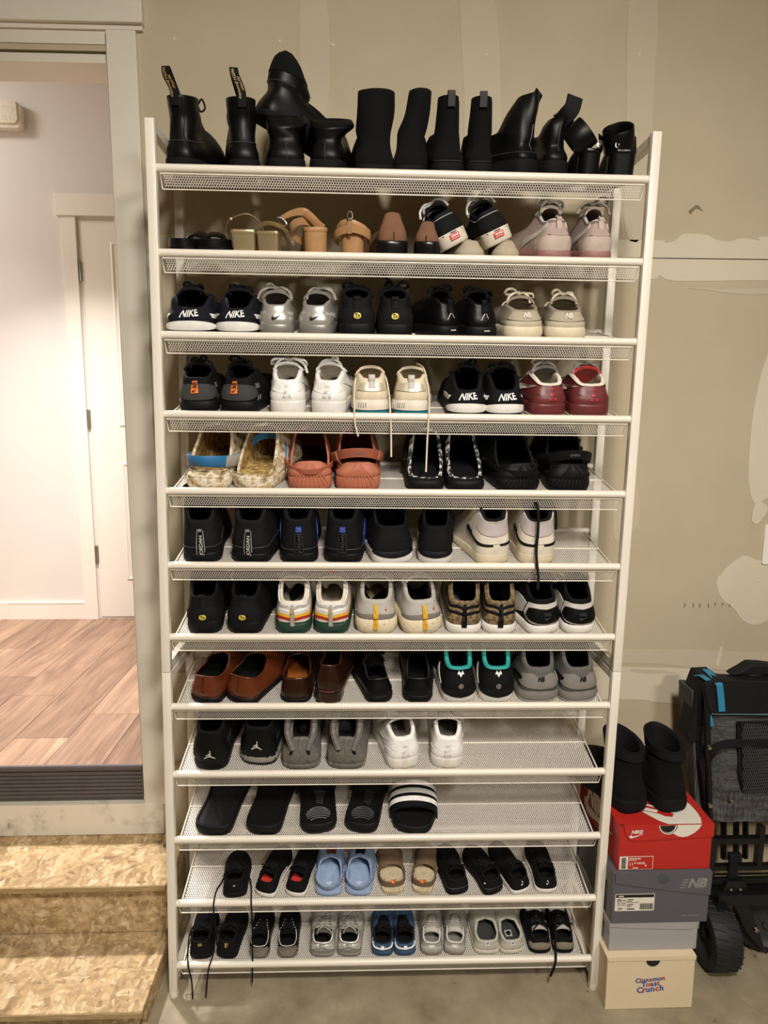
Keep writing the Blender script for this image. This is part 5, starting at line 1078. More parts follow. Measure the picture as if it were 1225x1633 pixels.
kid(12, 'child_shoe', "children's grey runners with white bars", 'shoe', dict(upper='u_knit', sole='s_grey', lining='u_palegrey', insole='u_black', tonguem='u_midgrey', lacem='l_grey', bow=1.0, collar='u_silver', hh=0.070, feats=(('band', 'heel_cup', 'u_grey', [(-0.2, 0.0, 0.2), (0, 0.0, 0.7), (0.2, 0.0, 0.2)], 0.002), ('rect', 'heel_bar', 'd_white', -0.032, 0.070, 0.014, 0.020, 0, 0.004), ('rect', 'heel_bar', 'd_white', 0.032, 0.070, 0.014, 0.020, 0, 0.004), ('tick', 'heel_tick', 'd_reflect', 0, 0.048, 0.016))), [(0.3911, 0.0707, -2), (0.4644, 0.0690, -3)])
kid(12, 'child_shoe', "children's blue denim sneakers", 'shoe', dict(upper='u_denim', sole='u_steelblue', lining='u_black', insole='u_black', tonguem='u_black', lacem='l_black', bow=0.9, collar='u_black', hh=0.066, feats=(('band', 'heel_trim', 'd_white', [(-0.24, 0.50, 0.66), (0, 0.42, 0.54), (0.24, 0.50, 0.66)], 0.003), ('rect', 'heel_bar', 'd_white', 0, 0.050, 0.020, 0.014, 0, 0.005), ('band', 'heel_panel', 'u_babyblue', [(-0.30, 0.3, 0.8), (-0.26, 0.2, 0.7), (-0.22, 0.3, 0.6)], 0.002))), [(0.5575, 0.0621, -3), (0.6213, 0.0621, 2)])
kid(12, 'child_shoe', "children's shiny silver runners", 'shoe', dict(upper='u_silver', sole='s_grey', lining='u_palegrey', insole='u_grey', tonguem='u_palegrey', lacem='l_grey', collar='u_palegrey', hh=0.060, tlift=0.008, feats=(('band', 'heel_cup', 'u_ltgrey', [(-0.2, 0.0, 0.4), (0, 0.0, 0.86), (0.2, 0.0, 0.4)], 0.002), ('text', 'heel_lettering', 'd_white', 'NIKE', 0, 0.050, 0.016, 0.03, 0.2, 0, 1, 0.004))), [(0.6937, 0.0621, -4), (0.7575, 0.0621, -8)])
kid(12, 'child_shoe', "children's sage canvas slip on shoes", 'shoe', dict(upper='u_sage', sole='s_offwhite', lining='u_midgrey', insole='u_dkgrey', tongue=False, laces=0, loafer=True, oyf=0.50, hh=0.066, hm=0.080, tz=0.09, ow=0.86, feats=(('rect', 'heel_label', 'd_white', 0, 0.060, 0.026, 0.016, 0, 0.003), ('text', 'label_lettering', 'd_black', 'HJR', 0, 0.060, 0.013, 0.03, 0, 0, 1, 0.004), ('edge', 'u_palegrey', 1, 0.002), ('sband', 'sole_stripe', 'u_palegrey', [(-1, 0.4, 0.6), (1, 0.4, 0.6)], 0.001))), [(0.8498, 0.0741, -1), (0.9214, 0.0690, 4, 0.014, 0, dict(extra=lambda s: (f_insole_tag(s, 'u_ltgrey', 0.085, 0, 0.034, 0.034, 'insole_print'), MB().lathe([(0, 0.002), (0.012, 0.002)], (0, 0.085, s.ins_z + 0.0008), 'z', 16).build('insole_print', s.mt('d_black'), s.r))))])
kid(12, 'child_shoe', "children's black sneakers with olive heels", 'shoe', dict(upper='u_black', sole='s_rubber', lining='u_black', insole='u_black', tonguem='u_palegrey', lacem='l_black', bow=1.3, hh=0.072, feats=(('band', 'heel_cup', 'u_gum', [(-0.22, 0.0, 0.5), (0, 0.0, 0.80), (0.22, 0.0, 0.5)], 0.002), ('band', 'side_panel', 'u_palegrey', [(0.3, 0.2, 0.95), (0.45, 0.1, 0.9), (0.6, 0.3, 0.6)], 0.002), ('band', 'toe_cap', 'u_palegrey', [(0.80, 0.25, 0.7), (0.9, 0.2, 0.8), (1.0, 0.2, 0.82), (1.1, 0.2, 0.8), (1.2, 0.25, 0.7)], 0.002), ('ttag', 'u_palegrey'))), [(0.9998, 0.0638, -1), (1.0653, 0.0604, -4, 0.014, 0, dict(feats=(('band', 'heel_cup', 'u_gum', [(-0.22, 0.0, 0.5), (0, 0.0, 0.80), (0.22, 0.0, 0.5)], 0.002), ('band', 'toe_cap', 'u_palegrey', [(0.80, 0.25, 0.7), (0.9, 0.2, 0.8), (1.0, 0.2, 0.82), (1.1, 0.2, 0.8), (1.2, 0.25, 0.7)], 0.002), ('ttag', 'u_palegrey'), ('hang', [(-0.02, 0.12, 0.10), (-0.04, 0.05, 0.10), (-0.045, 0.0, 0.06), (-0.05, -0.05, 0.01), (-0.07, -0.07, -0.06)], 'l_black', 0.006)))) ])

kid(11, 'child_shoe', 'single small black sneaker with laces hanging on both sides', 'shoe', dict(upper='u_black', sole='s_black', lining='u_black', bow=1.1, hh=0.085, hm=0.092, L=0.235, feats=(('rect', 'heel_mark', 'd_reflect', 0, 0.066, 0.010, 0.006), ('hang', [(-0.02, 0.12, 0.10), (-0.06, 0.07, 0.04), (-0.085, 0.02, 0.03), (-0.09, -0.045, 0.02), (-0.09, -0.055, -0.04), (-0.085, -0.075, -0.13), (-0.085, -0.085, -0.19)], 'l_black', 0.0036), ('hang', [(0.02, 0.12, 0.10), (0.055, 0.09, 0.04), (0.075, 0.03, 0.035), (0.08, -0.045, 0.02), (0.08, -0.060, -0.06), (0.075, -0.09, -0.25), (0.065, -0.11, -0.42)], 'l_black', 0.0036))), [(0.1533, 0.0662, 4)])
kid(11, 'child_shoe', "children's black sneakers with red insoles", 'shoe', dict(upper='u_black', sole='s_white', lining='u_black', insole='u_redl', bow=0.9, hh=0.070, ow=0.76, L=0.28, tlift=0.004, oyf=0.52, feats=(('itag', 'u_redl', 0.055, 0, 0.05, 0.05, 'insole_print'), ('band', 'side_panel', 'u_palegrey', [(0.30, 0.1, 0.2), (0.45, 0.1, 0.35), (0.6, 0.2, 0.3)], 0.002))), [(0.2313, 0.0628, -17), (0.3137, 0.0611, -14)])
kid(11, 'child_clog', "children's pale blue clogs", 'clog', dict(CLOG, L=0.27, sc=0.56, hr=0.84, upper='u_babyblue', sole='u_babyblue2', lining='u_babyblue', insole='u_babyblue2', hh=0.040, hm=0.070, tz=0.105, oyf=0.52, st=0.030, feats=(('strap', 'u_babyblue', False, 0.020, None, None, 'strap', 1.08, 0.012), ('edge', 'u_babyblue2', 1, 0.004), ('itext', 'd_white', 'cy', 0.050, 0.026))), [(0.4062, 0.0730, -2, 0.014, 0, dict(extra=lambda s: f_band(s, 'charm', 'u_brown', [(0.90, 0.66, 0.88), (1.0, 0.62, 0.90), (1.10, 0.66, 0.88)], 0.004))), (0.4876, 0.0730, -5, 0.014, 0, dict(extra=lambda s: f_band(s, 'charm', 'd_black', [(0.90, 0.70, 0.90), (1.10, 0.70, 0.90)], 0.004)))])
kid(11, 'child_shoe', "children's plain black slip on sneakers", 'shoe', dict(upper='u_black', sole='s_black', lining='u_black', L=0.27, hh=0.070, bow=0.9, loafer=False, th=0.010, feats=(('ringseam', 'd_dull', 0.3, 0.0015, -0.4, 0.4), )), [(0.7626, 0.0662, 10), (0.8636, 0.0645, 20, 0.014, 0, dict(feats=(('rect', 'side_label', 'd_white', -0.07, 0.060, 0.010, 0.006), ('ringseam', 'd_dull', 0.3, 0.0015, -0.4, 0.4))))])
kid(11, 'child_shoe', "children's black sneakers on white soles", 'shoe', dict(upper='u_black', sole='s_white', lining='u_black', insole='u_black', L=0.29, hh=0.072, bow=0.8, feats=(('tick', 'heel_mark', 'd_white', 0.0, 0.056, 0.018, 0.3), ('rect', 'insole_mark', 'd_white', 0.0, 0.066, 0.008, 0.005))), [(0.9391, 0.0628, 19), (1.0079, 0.0645, 1)])

# ==================================================================== shelf 1 (top): boots
def boot(label, n, xc, wd, yaw, spec, yl=0.016, dz=0.0, M=None, name='ankle_boot'):
    S = merge(BOOT, spec); hr = S.get('hr', DEF['hr']); S.setdefault('side', 1); S['wb'] = wd / 2 / hr - 0.001
    return build_shoe(name, M if M is not None else shelf_matrix(n, xc, yl, math.radians(yaw), dz), label, 'boot', spec.get('grp', 'boots on the top shelf'), S)
def lacing(s):
    for k in range(5):
        z = 0.085 + 0.016 * k; q = [s.G[i] for i in (NT // 2 - 4, NT // 2 + 4)]
        zc = [np.array([np.interp(z, g[:, 2], g[:, c]) for c in range(3)]) for g in q]
        c = (zc[0] + zc[1]) / 2 + np.array([0, 0.014, 0.004])
        MB().tube(catmull([zc[0], c, zc[1]], 4), 0.0026, 6).build('lace', s.mt('l_black'), s.r)
    MB().tube(catmull([zc[0] + [0, 0.006, 0], zc[0] + [0.010, 0.008, 0.012], zc[0] + [0.016, 0.010, -0.006], zc[0] + [0.006, 0.006, -0.014], zc[0] + [0, 0.004, 0]], 5), 0.0022, 6).build('lace_bow', s.mt('l_black'), s.r)
LB = dict(upper='u_blackleather', L=0.28, shaft=[(0.112, 0.070, 0.034, 0.046, 0, 0.10), (0.132, 0.064, 0.033, 0.044, 0, 0.05), (0.154, 0.062, 0.034, 0.045, 0, 0.04)], feats=(('looplabel', 0.056), ('ringseam', 'd_dull', 0.40, 0.0012), ('seam', 'u_softblack', 0.4, 0.98, 0.10)), extra=lacing, grp='laced black leather boots')
boot('left laced black leather boot with a lettered heel loop, top shelf', 1, 0.0422, 0.0754, -10, LB)
boot('right laced black leather boot with a lettered heel loop, beside the leather heap', 1, 0.1994, 0.0710, 12, dict(LB, side=-1))
SL = dict(upper='u_blackleather', L=0.27, st=0.030, lining='u_suede', wrinkle=(0.004, 75), feats=(('seam', 'd_dull', 0.0, 0.42),), grp='heap of black leather boots', side=-1)
boot('slouched glossy black boot under the fallen boot, left of its pair', 1, 0.2944, 0.0899, 8, dict(SL, shaft=[(0.092, 0.060, 0.038, 0.046, -0.004, 0.1), (0.108, 0.064, 0.048, 0.050, 0.002, 0.2), (0.128, 0.072, 0.044, 0.044, 0.004, 0.2)]))
boot('slouched glossy black boot under the fallen boot, right of its pair', 1, 0.3813, 0.0812, -6, dict(SL, side=1, shaft=[(0.090, 0.060, 0.040, 0.046, 0.004, 0.1), (0.104, 0.064, 0.050, 0.052, 0.008, 0.15), (0.120, 0.072, 0.048, 0.044, 0.004, 0.2)]))
x0, y0, z0 = RK(0.2132, 0.075, zt(1))
boot('black leather boot lying on top of the heap, toe sloping down right', 1, 0, 0.096, 0, dict(upper='u_blackleather', L=0.26, st=0.016, stt=0.012, toeh=0.040, wrinkle=(0.0015, 70), hh=0.076, hm=0.080, tz=0.082, ow=0.90, lining='u_suede', shaft=[(0.096, 0.060, 0.038, 0.054, 0.0, 0.1), (0.124, 0.046, 0.034, 0.044, 0.0, 0.1), (0.148, 0.038, 0.024, 0.030, 0.0, 0.1), (0.164, 0.034, 0.006, 0.009, 0.0, 0.1)], feats=(('ringseam', 'd_dull', 0.55, 0.0012), ('band', 'shaft_cuff', 'u_suede', [(-1, 0.66, 1.0), (0, 0.66, 1.0), (1, 0.66, 1.0)], 0.002)), grp='heap of black leather boots'),
     M=Matrix.Translation((x0, y0, z0 + 0.146)) @ Matrix.Rotation(math.radians(19), 4, 'Y') @ Matrix.Rotation(math.radians(-58), 4, 'Z'))
SU = dict(upper='u_suede', L=0.28, st=0.022, lining='u_suede', wrinkle=(0.0012, 60), grp='tall black suede boots', shaft=[(0.100, 0.066, 0.042, 0.052, 0, 0.1), (0.135, 0.062, 0.044, 0.050, 0.003, 0.05), (0.176, 0.060, 0.043, 0.048, 0.006, 0.02)])
boot('left black suede ankle boot with a wide straight shaft, top shelf', 1, 0.5002, 0.0957, 4, SU)
boot('right black suede ankle boot, shaft leaning right, top shelf', 1, 0.5741, 0.0783, -8, dict(SU, side=1, shaft=[(0.100, 0.066, 0.034, 0.046, 0.004, 0.1), (0.135, 0.064, 0.029, 0.044, 0.014, 0.05), (0.180, 0.062, 0.026, 0.040, 0.022, 0.02)]))
CB = dict(upper='u_suede', L=0.28, st=0.030, hr=0.84, grp='black pull on chelsea boots', shaft=[(0.100, 0.060, 0.028, 0.046, 0, 0.15), (0.135, 0.054, 0.0255, 0.044, 0, 0.0), (0.168, 0.052, 0.0235, 0.046, 0, 0.06)], feats=(('tab', 'u_dkgrey', 0.017, 0.010), ('ringseam', 'd_dull', 0.06, 0.0010), ('band', 'elastic_panel', 'u_softblack', [(0.30, 0.45, 0.95), (0.38, 0.35, 0.97), (0.46, 0.45, 0.95)], 0.001)))
boot('left black pull on boot with a short heel tab, top shelf', 1, 0.6712, 0.0783, 3, CB)
boot('right black pull on boot with a short heel tab, top shelf', 1, 0.7437, 0.0638, -3, CB)
SFB = dict(upper='u_blackleather', L=0.27, st=0.040, lining='u_suede', wrinkle=(0.0015, 70), grp='heeled leather boots with folded shafts')
boot('tall heeled black boot with a ragged folded top, left of its pair', 1, 0.8668, 0.0725, 38, dict(SFB, side=-1, hr=0.80, shaft=[(0.100, 0.060, 0.034, 0.046, 0.004, 0.2), (0.140, 0.056, 0.027, 0.040, 0.014, 0.05), (0.176, 0.052, 0.020, 0.030, 0.026, -0.15)], feats=(('seam', 'd_dull', 0.3, 0.75), ('ringseam', 'd_dull', 0.24, 0.001), ('flap', 'u_suede', [(0.034, 0.06, 0.130), (0.044, 0.05, 0.160), (0.058, 0.045, 0.190)], 0.030))))
boot('heeled black boot with its shaft folded open to the right', 1, 0.9292, 0.0638, 12, dict(SFB, side=1, hr=0.80, shaft=[(0.096, 0.056, 0.027, 0.042, 0.000, 0.1), (0.116, 0.050, 0.025, 0.036, 0.004, 0.0), (0.130, 0.046, 0.021, 0.026, 0.010, 0.0)], feats=(('seam', 'd_dull', 0.3, 0.9), ('flap', 'u_blackleather', [(-0.004, 0.030, 0.120), (0.014, 0.026, 0.132), (0.032, 0.026, 0.150), (0.040, 0.03, 0.176)], 0.040), ('flap', 'u_suede', [(0.000, 0.05, 0.110), (0.026, 0.05, 0.118), (0.048, 0.05, 0.114)], 0.038))))

# ---- heeled sandals: a footbed board on a block heel, with straps
def sandal(name, M, label, grp, mt, L, wb, heel, hl, hm_, straps, bed=None, side=1, thick=0.008, square=0.0, rim=True, taper=0.9, extra=None, cat='sandal', sq=0.35):
    r = bpy.data.objects.new(name, None); COL.objects.link(r); r.matrix_world = M; r.empty_display_size = .03; tag(r, label, cat, grp)
    FP = footprint(L, wb, 0.80, side, NT, 0, square); y = FP[:, 1] / L
    zb = heel * (1 - sstep(y, 0.20, 0.66)) + 0.010 * np.clip((y - 0.75) / 0.25, 0, 1) ** 2
    FN = normals2d(FP)
    rows = [np.c_[FP - FN * 0.003, zb], np.c_[FP, zb + 0.001], np.c_[FP, zb + thick - 0.001], np.c_[FP - FN * 0.003, zb + thick]]
    # cross ribs of quads so the board bends along its length
    mb = MB(); mb.grid(np.stack(rows, 1), cu=True)
    for k in (0, 3):
        for i in range(NT // 2):
            a, b = i, i + 1; c, d = (NT - i - 1) % NT, (NT - i) % NT
            q = [a * 4 + k, b * 4 + k, c * 4 + k, d * 4 + k]
            q = list(dict.fromkeys(q))
            if len(q) > 2: mb.f.append(tuple(q))
    mb.build('footbed', MATS[bed or mt], r, angle=50)
    if heel > 0:
        hw = wb * 0.80
        prof = rounded_rect(2 * hw * 0.98, hl, min(hw, hl / 2) * (0.25 if sq > 0.3 else 0.9), 5)
        G = np.array([[(px_ * (taper + (1 - taper) * t), hl / 2 + 0.001 + py_ * (taper + (1 - taper) * t), t * heel) for t in (0, 0.02, 0.5, 1.0)] for px_, py_ in prof])
        hb_ = MB(); hb_.grid(G, cu=True); hb_.f.append(tuple(i * 4 for i in range(len(prof)))[::-1]); hb_.f.append(tuple(i * 4 + 3 for i in range(len(prof)))); hb_.build('heel', MATS[hm_], r, angle=50)
        if rim:
            G = np.array([[(px_ * k, hl / 2 + 0.001 + py_ * k, z_) for k, z_ in ((1.02, heel - 0.002), (1.05, heel), (1.05, heel + thick * 0.7), (1.0, heel + thick))] for px_, py_ in prof]); MB().grid(G, cu=True).build('heel_rim', MATS[mt], r, angle=50)
    for st_ in straps:
        kind = st_[0]
        if kind == 'rib': MB().ribbon(catmull(st_[2], 6), st_[3], st_[4], st_[5] if len(st_) > 5 else 0.0025).build('strap', MATS[st_[1]], r, angle=60)
        elif kind == 'tube': MB().tube(catmull(st_[2], 6), st_[3], 7).build('strap', MATS[st_[1]], r)
        elif kind == 'ball': MB().lathe([(0, -st_[3]), (st_[3] * 0.7, -st_[3] * 0.7), (st_[3], 0), (st_[3] * 0.7, st_[3] * 0.7), (0, st_[3])], st_[2], 'z', 10).build('clasp', MATS[st_[1]], r)
        elif kind == 'buckle':
            cx_, cy_, cz_ = st_[2]; w_, h_ = st_[3], st_[4]; a = np.linspace(0, 2 * PI, 17)[:-1]
            MB().tube([(cx_ + w_ * math.cos(t) * math.cos(st_[5]), cy_ + 0.002 * math.sin(t), cz_ + h_ * math.sin(t) + w_ * math.cos(t) * math.sin(st_[5])) for t in a], 0.0018, 6, closed=True).build('buckle', MATS[st_[1]], r)
    if extra: extra(r)
    return r
def loop(cx_, cz_, rx, rz, cy_=0.03, ry=0.03, a0=-20, a1=200, tilt=0.0, n=9):
    P = []
    for k in range(n):
        a = math.radians(a0 + (a1 - a0) * k / (n - 1)); x, z = rx * math.cos(a), rz * math.sin(a)
        P.append((cx_ + x * math.cos(tilt) - z * math.sin(tilt), cy_ - ry * math.sin(a) * 0.2, cz_ + x * math.sin(tilt) + z * math.cos(tilt)))
    return P
# black platform heels at the right end of the top shelf
for i, (xc, wd, tl, nm) in enumerate(((1.0067, 0.0507, 0.35, 'left'), (1.0799, 0.0638, -0.55, 'right'))):
    ring = []
    for k in range(25):
        a = 2 * PI * k / 24
        p_ = Vector((0.034 * math.cos(a), 0.037 * math.sin(a), 0))
        p_ = Matrix.Rotation(math.radians(24 if i else 16), 3, 'X') @ p_; p_ = Matrix.Rotation(math.radians(46 if i == 0 else -18), 3, 'Y') @ p_
        ring.append((p_.x + (-0.026 if i == 0 else -0.010), p_.y + 0.03, p_.z + 0.090))
    up_ = Matrix.Rotation(math.radians(46 if i == 0 else -18), 3, 'Y') @ (Matrix.Rotation(math.radians(24 if i else 16), 3, 'X') @ Vector((0, 0, 1)))
    sandal('platform_heel', shelf_matrix(1, xc, 0.014, math.radians(6 if i == 0 else -4)), '%s black leather platform heel with a wide looped ankle strap, top shelf' % nm, 'black platform heels', 'u_patent', 0.24, wd / 2 / 0.8, 0.058, 0.046, 'u_blackleather',
           [('rib', 'u_blackleather', ring, tuple(up_), 0.050, 0.003), ('rib', 'u_blackleather', [(-0.026, 0.05, 0.060), (-0.030, 0.04, 0.075), (-0.022, 0.03, 0.085)], (0, 0.4, 1), 0.016), ('rib', 'u_blackleather', [(0.026, 0.05, 0.060), (0.034, 0.04, 0.072), (0.030, 0.03, 0.086), (0.018, 0.02, 0.09)], (0, 0.4, 1), 0.020), ('buckle', 'buckle', (0.010 if i == 0 else -0.02, -0.004, 0.074), 0.004, 0.007, 0.3)], taper=0.97, sq=0.2, cat='sandal')

# ==================================================================== shelf 2
for i, (xc, wd, nm) in enumerate(((0.0406, 0.0664, 'left'), (0.1203, 0.0812, 'right'))):
    C = [(-wd * 0.47, 0.07, 0.022)] + [(-wd * 0.53 * math.cos(a), 0.045 - 0.045 * math.sin(a), 0.022 + 0.002 * math.sin(a)) for a in np.linspace(0.2, PI - 0.2, 9)] + [(wd * 0.47, 0.07, 0.022)]
    T = [(-wd * 0.45, 0.12, 0.016), (-wd * 0.30, 0.12, 0.038), (0, 0.115, 0.046), (wd * 0.30, 0.12, 0.038), (wd * 0.45, 0.12, 0.016)]
    sandal('flat_sandal', shelf_matrix(2, xc, 0.014, math.radians(-10 if i == 0 else 8)), '%s flat black sandal with a heel strap, left end of second shelf' % nm, 'flat black sandals', 'u_foamblack', 0.25, wd / 2 / 0.82, 0.0, 0.05, 'u_black', [('rib', 'u_blackleather', C, (0, 0, 1), 0.020, 0.004), ('rib', 'u_blackleather', T, (0, 1, 0.2), 0.05, 0.004)], thick=0.016, extra=lambda r: MB().lathe([(0, -0.004), (0.005, -0.003), (0.006, 0), (0.005, 0.003), (0, 0.004)], (-0.028, 0.03, 0.024), 'x', 10).build('rivet', MATS['buckle'], r))
gh = 0.047
sandal('block_heel_sandal', shelf_matrix(2, 0.1933, 0.014, math.radians(2)), 'gold block heel sandal with a thin wire ankle ring, second shelf', 'gold block heel sandals', 'u_gold', 0.23, 0.054 / 1.6, gh, 0.040, 'u_gold', [('tube', 'u_gold', [(-0.045, 0.05, gh - 0.01), (-0.046, 0.045, gh + 0.006), (-0.036, 0.03, gh + 0.026), (-0.012, 0.018, gh + 0.038), (0.012, 0.018, gh + 0.042), (0.034, 0.026, gh + 0.030), (0.044, 0.04, gh + 0.010), (0.046, 0.06, gh - 0.01)], 0.0014), ('ball', 'u_gold', (-0.029, 0.024, gh + 0.031), 0.0042)], taper=0.95)
sandal('block_heel_sandal', shelf_matrix(2, 0.2494, 0.014, math.radians(-6), 0), 'gold block heel sandal with a flat metallic ankle strap, second shelf', 'gold block heel sandals', 'u_gold', 0.23, 0.050 / 1.6, gh - 0.002, 0.040, 'u_gold', [('rib', 'u_gold', [(-0.027, 0.04, gh - 0.002), (-0.027, 0.03, gh + 0.012), (-0.012, 0.02, gh + 0.022), (0.014, 0.014, gh + 0.022), (0.038, 0.02, gh + 0.010), (0.052, 0.03, gh - 0.012), (0.054, 0.04, gh - 0.024)], (0.1, -0.6, 0.8), 0.010, 0.002), ('rib', 'buckle', [(0.044, 0.018, gh + 0.002), (0.050, 0.022, gh - 0.008)], (0.6, -0.6, 0.5), 0.014, 0.003)], taper=0.96)
th_ = 0.056
sandal('block_heel_sandal', shelf_matrix(2, 0.3638, 0.014, math.radians(8)), 'tan block heel sandal with its ankle strap flung to the left', 'tan block heel sandals', 'u_tan', 0.24, 0.056 / 1.6, th_, 0.046, 'u_tan', [('rib', 'u_tan', [(0.018, 0.03, th_ + 0.006), (0.006, 0.022, th_ + 0.014), (-0.012, 0.012, th_ + 0.030), (-0.030, 0.008, th_ + 0.040), (-0.055, 0.010, th_ + 0.036), (-0.078, 0.014, th_ + 0.026)], (0.35, -0.25, 0.9), np.concatenate([np.full(16, 0.019), np.linspace(0.019, 0.010, 15)]), 0.0025), ('rib', 'u_tan', [(0.014, 0.045, th_ + 0.008), (-0.020, 0.02, th_ + 0.020), (-0.046, 0.016, th_ + 0.016), (-0.056, 0.03, th_ + 0.0), (-0.040, 0.05, th_ - 0.018), (-0.02, 0.06, th_ - 0.022)], (0, -0.3, 1), 0.017, 0.0025), ('buckle', 'buckle', (-0.078, 0.008, th_ + 0.018), 0.012, 0.007, -0.5)], taper=0.95, sq=0.2)
sandal('block_heel_sandal', shelf_matrix(2, 0.4465, 0.014, math.radians(-4)), 'tan block heel sandal with straps wrapped round the heel', 'tan block heel sandals', 'u_tan', 0.24, 0.056 / 1.6, th_ - 0.002, 0.046, 'u_tan', [('rib', 'u_tan', [(-0.034, 0.04, th_ - 0.026), (-0.042, 0.02, th_ - 0.014), (-0.030, 0.0, th_ - 0.002), (0.0, -0.010, th_ + 0.005), (0.028, 0.0, th_ - 0.001), (0.042, 0.02, th_ - 0.012), (0.036, 0.04, th_ - 0.026)], (0, -0.15, 1), 0.017, 0.0025), ('rib', 'u_tan', [(-0.034, 0.02, th_ + 0.004), (-0.022, 0.006, th_ + 0.014), (0.0, -0.002, th_ + 0.016), (0.024, 0.006, th_ + 0.006), (0.038, 0.02, th_ - 0.006)], (0.1, -0.1, 1), 0.020, 0.0025), ('rib', 'u_tand', [(-0.004, -0.013, th_ - 0.006), (-0.004, -0.010, th_ + 0.012), (-0.003, -0.004, th_ + 0.028)], (1, 0, 0), 0.010, 0.002), ('buckle', 'buckle', (-0.003, -0.006, th_ + 0.033), 0.006, 0.009, 0.1)], taper=0.95, sq=0.2)
MU = dict(tongue=False, laces=0, upper='u_brownmule', sole='u_patent', lining='u_brownmule', insole='u_brownmule', st=0.038, stt=0.014, hh=0.100, dip=0.034, hm=0.062, tz=0.058, oyf=0.50, loafer=True, ow=0.70, toeh=0.05, bulge=0.004, flare=0.001, L=0.25, hr=0.80, th=0.003, oy=0.022, feats=(('seam', 'u_dkbrown', 0.0, 0.3),))
pair(2, 'slip_on_shoe', 'brown suede mules on glossy black heels', 'shoe', MU, [(0.5461, 0.0767, 6, 0.02), (0.6221, 0.0635, -10, 0.02, 0, dict(hh=0.082, dip=0.026))])
pair(2, 'canvas_shoe', 'beige slip on shoes lying under the black skate shoes', 'shoe', dict(tongue=False, laces=0, loafer=True, oyf=0.45, upper='u_beige', sole='s_cream', lining='u_beige2', insole='u_beige2', st=0.010, stt=0.009, hh=0.040, dip=0.006, hm=0.036, tz=0.048, toeh=0.038, flare=0.001, L=0.25), [(0.7335, 0.0738, 6, 0.012), (0.8132, 0.0708, -8, 0.012)])
def vans(s):
    f_rect(s, 'heel_label', 'd_red', 0, 0.020, 0.023, 0.0135, 0, 0.0030, 's', 0.05); f_text(s, 'label_lettering', 'd_white', 'VANS', 0, 0.0215, 0.0074, 0.03, 0, 0, 1, 0.0040, 's'); f_text(s, 'label_lettering', 'd_white', 'OFF THE WALL', 0, 0.0158, 0.0027, 0.02, 0, 0, 1, 0.0040, 's')
VN = dict(RUN, upper='u_navy', sole='s_offwhite', lining='u_black', insole='u_black', tonguem='u_black', lacem='l_white', laces=5, bow=1.0, st=0.034, stt=0.028, flare=0.0, hh=0.078, dip=0.004, hm=0.088, ow=0.76, spring=0.008, extra=vans, L=0.275, feats=(('sband', 'sole_stripe', 'd_black', [(-0.98, 0.84, 0.90), (0, 0.84, 0.90), (0.98, 0.84, 0.90)], 0.0011), ('ringseam', 'd_nbmetal', 0.86, 0.0007), ('band', 'heel_patch', 'u_black', [(-0.10, 0.0, 0.72), (0, 0, 0.80), (0.10, 0, 0.72)], 0.0012)))
pair(2, 'skate_shoe', 'black canvas skate shoes with red heel labels, tilted', 'shoe', VN, [(0.6996, 0.0767, 10, 0.016, 0.034, dict(roll=math.radians(-27), pitch=-0.05)), (0.8036, 0.0753, 6, 0.016, 0.040, dict(roll=math.radians(-25), pitch=-0.05))])
PK = dict(RUN, upper='u_pink', sole='u_pinkd', lining='u_dkgrey', insole='u_dkgrey', tonguem='u_palepink', lacem='l_grey', bow=1.0, hh=0.092, dip=0.006, hm=0.106, st=0.026, ow=0.62, th=0.007, collar='u_palegrey', feats=(
    ('band', 'heel_cup', 'u_palepink', [(-0.22, 0.0, 0.34), (-0.1, 0.0, 0.46), (0, 0.0, 0.50), (0.1, 0.0, 0.46), (0.22, 0.0, 0.34)], 0.0025), ('band', 'heel_brace', 'u_palegrey', [(-0.40, 0.1, 0.3), (-0.26, 0.4, 0.62), (-0.13, 0.78, 0.96)], 0.003), ('band', 'heel_brace', 'u_palegrey', [(0.13, 0.78, 0.96), (0.26, 0.4, 0.62), (0.40, 0.1, 0.3)], 0.003),
    ('band', 'moulded_rib', 'u_pink', [(-0.09, 0.50, 0.56), (0, 0.46, 0.74), (0.09, 0.50, 0.56)], 0.0035), ('ringseam', 'u_palepink', 0.25, 0.0012, -0.22, 0.22), ('pull', 'u_palepink', 0.013, 0.70, 0.006)))
pair(2, 'running_shoe', 'pale pink runners with grey heel braces', 'shoe', PK, [(0.9394, 0.0871, 12), (1.0383, 0.0753, 4)])

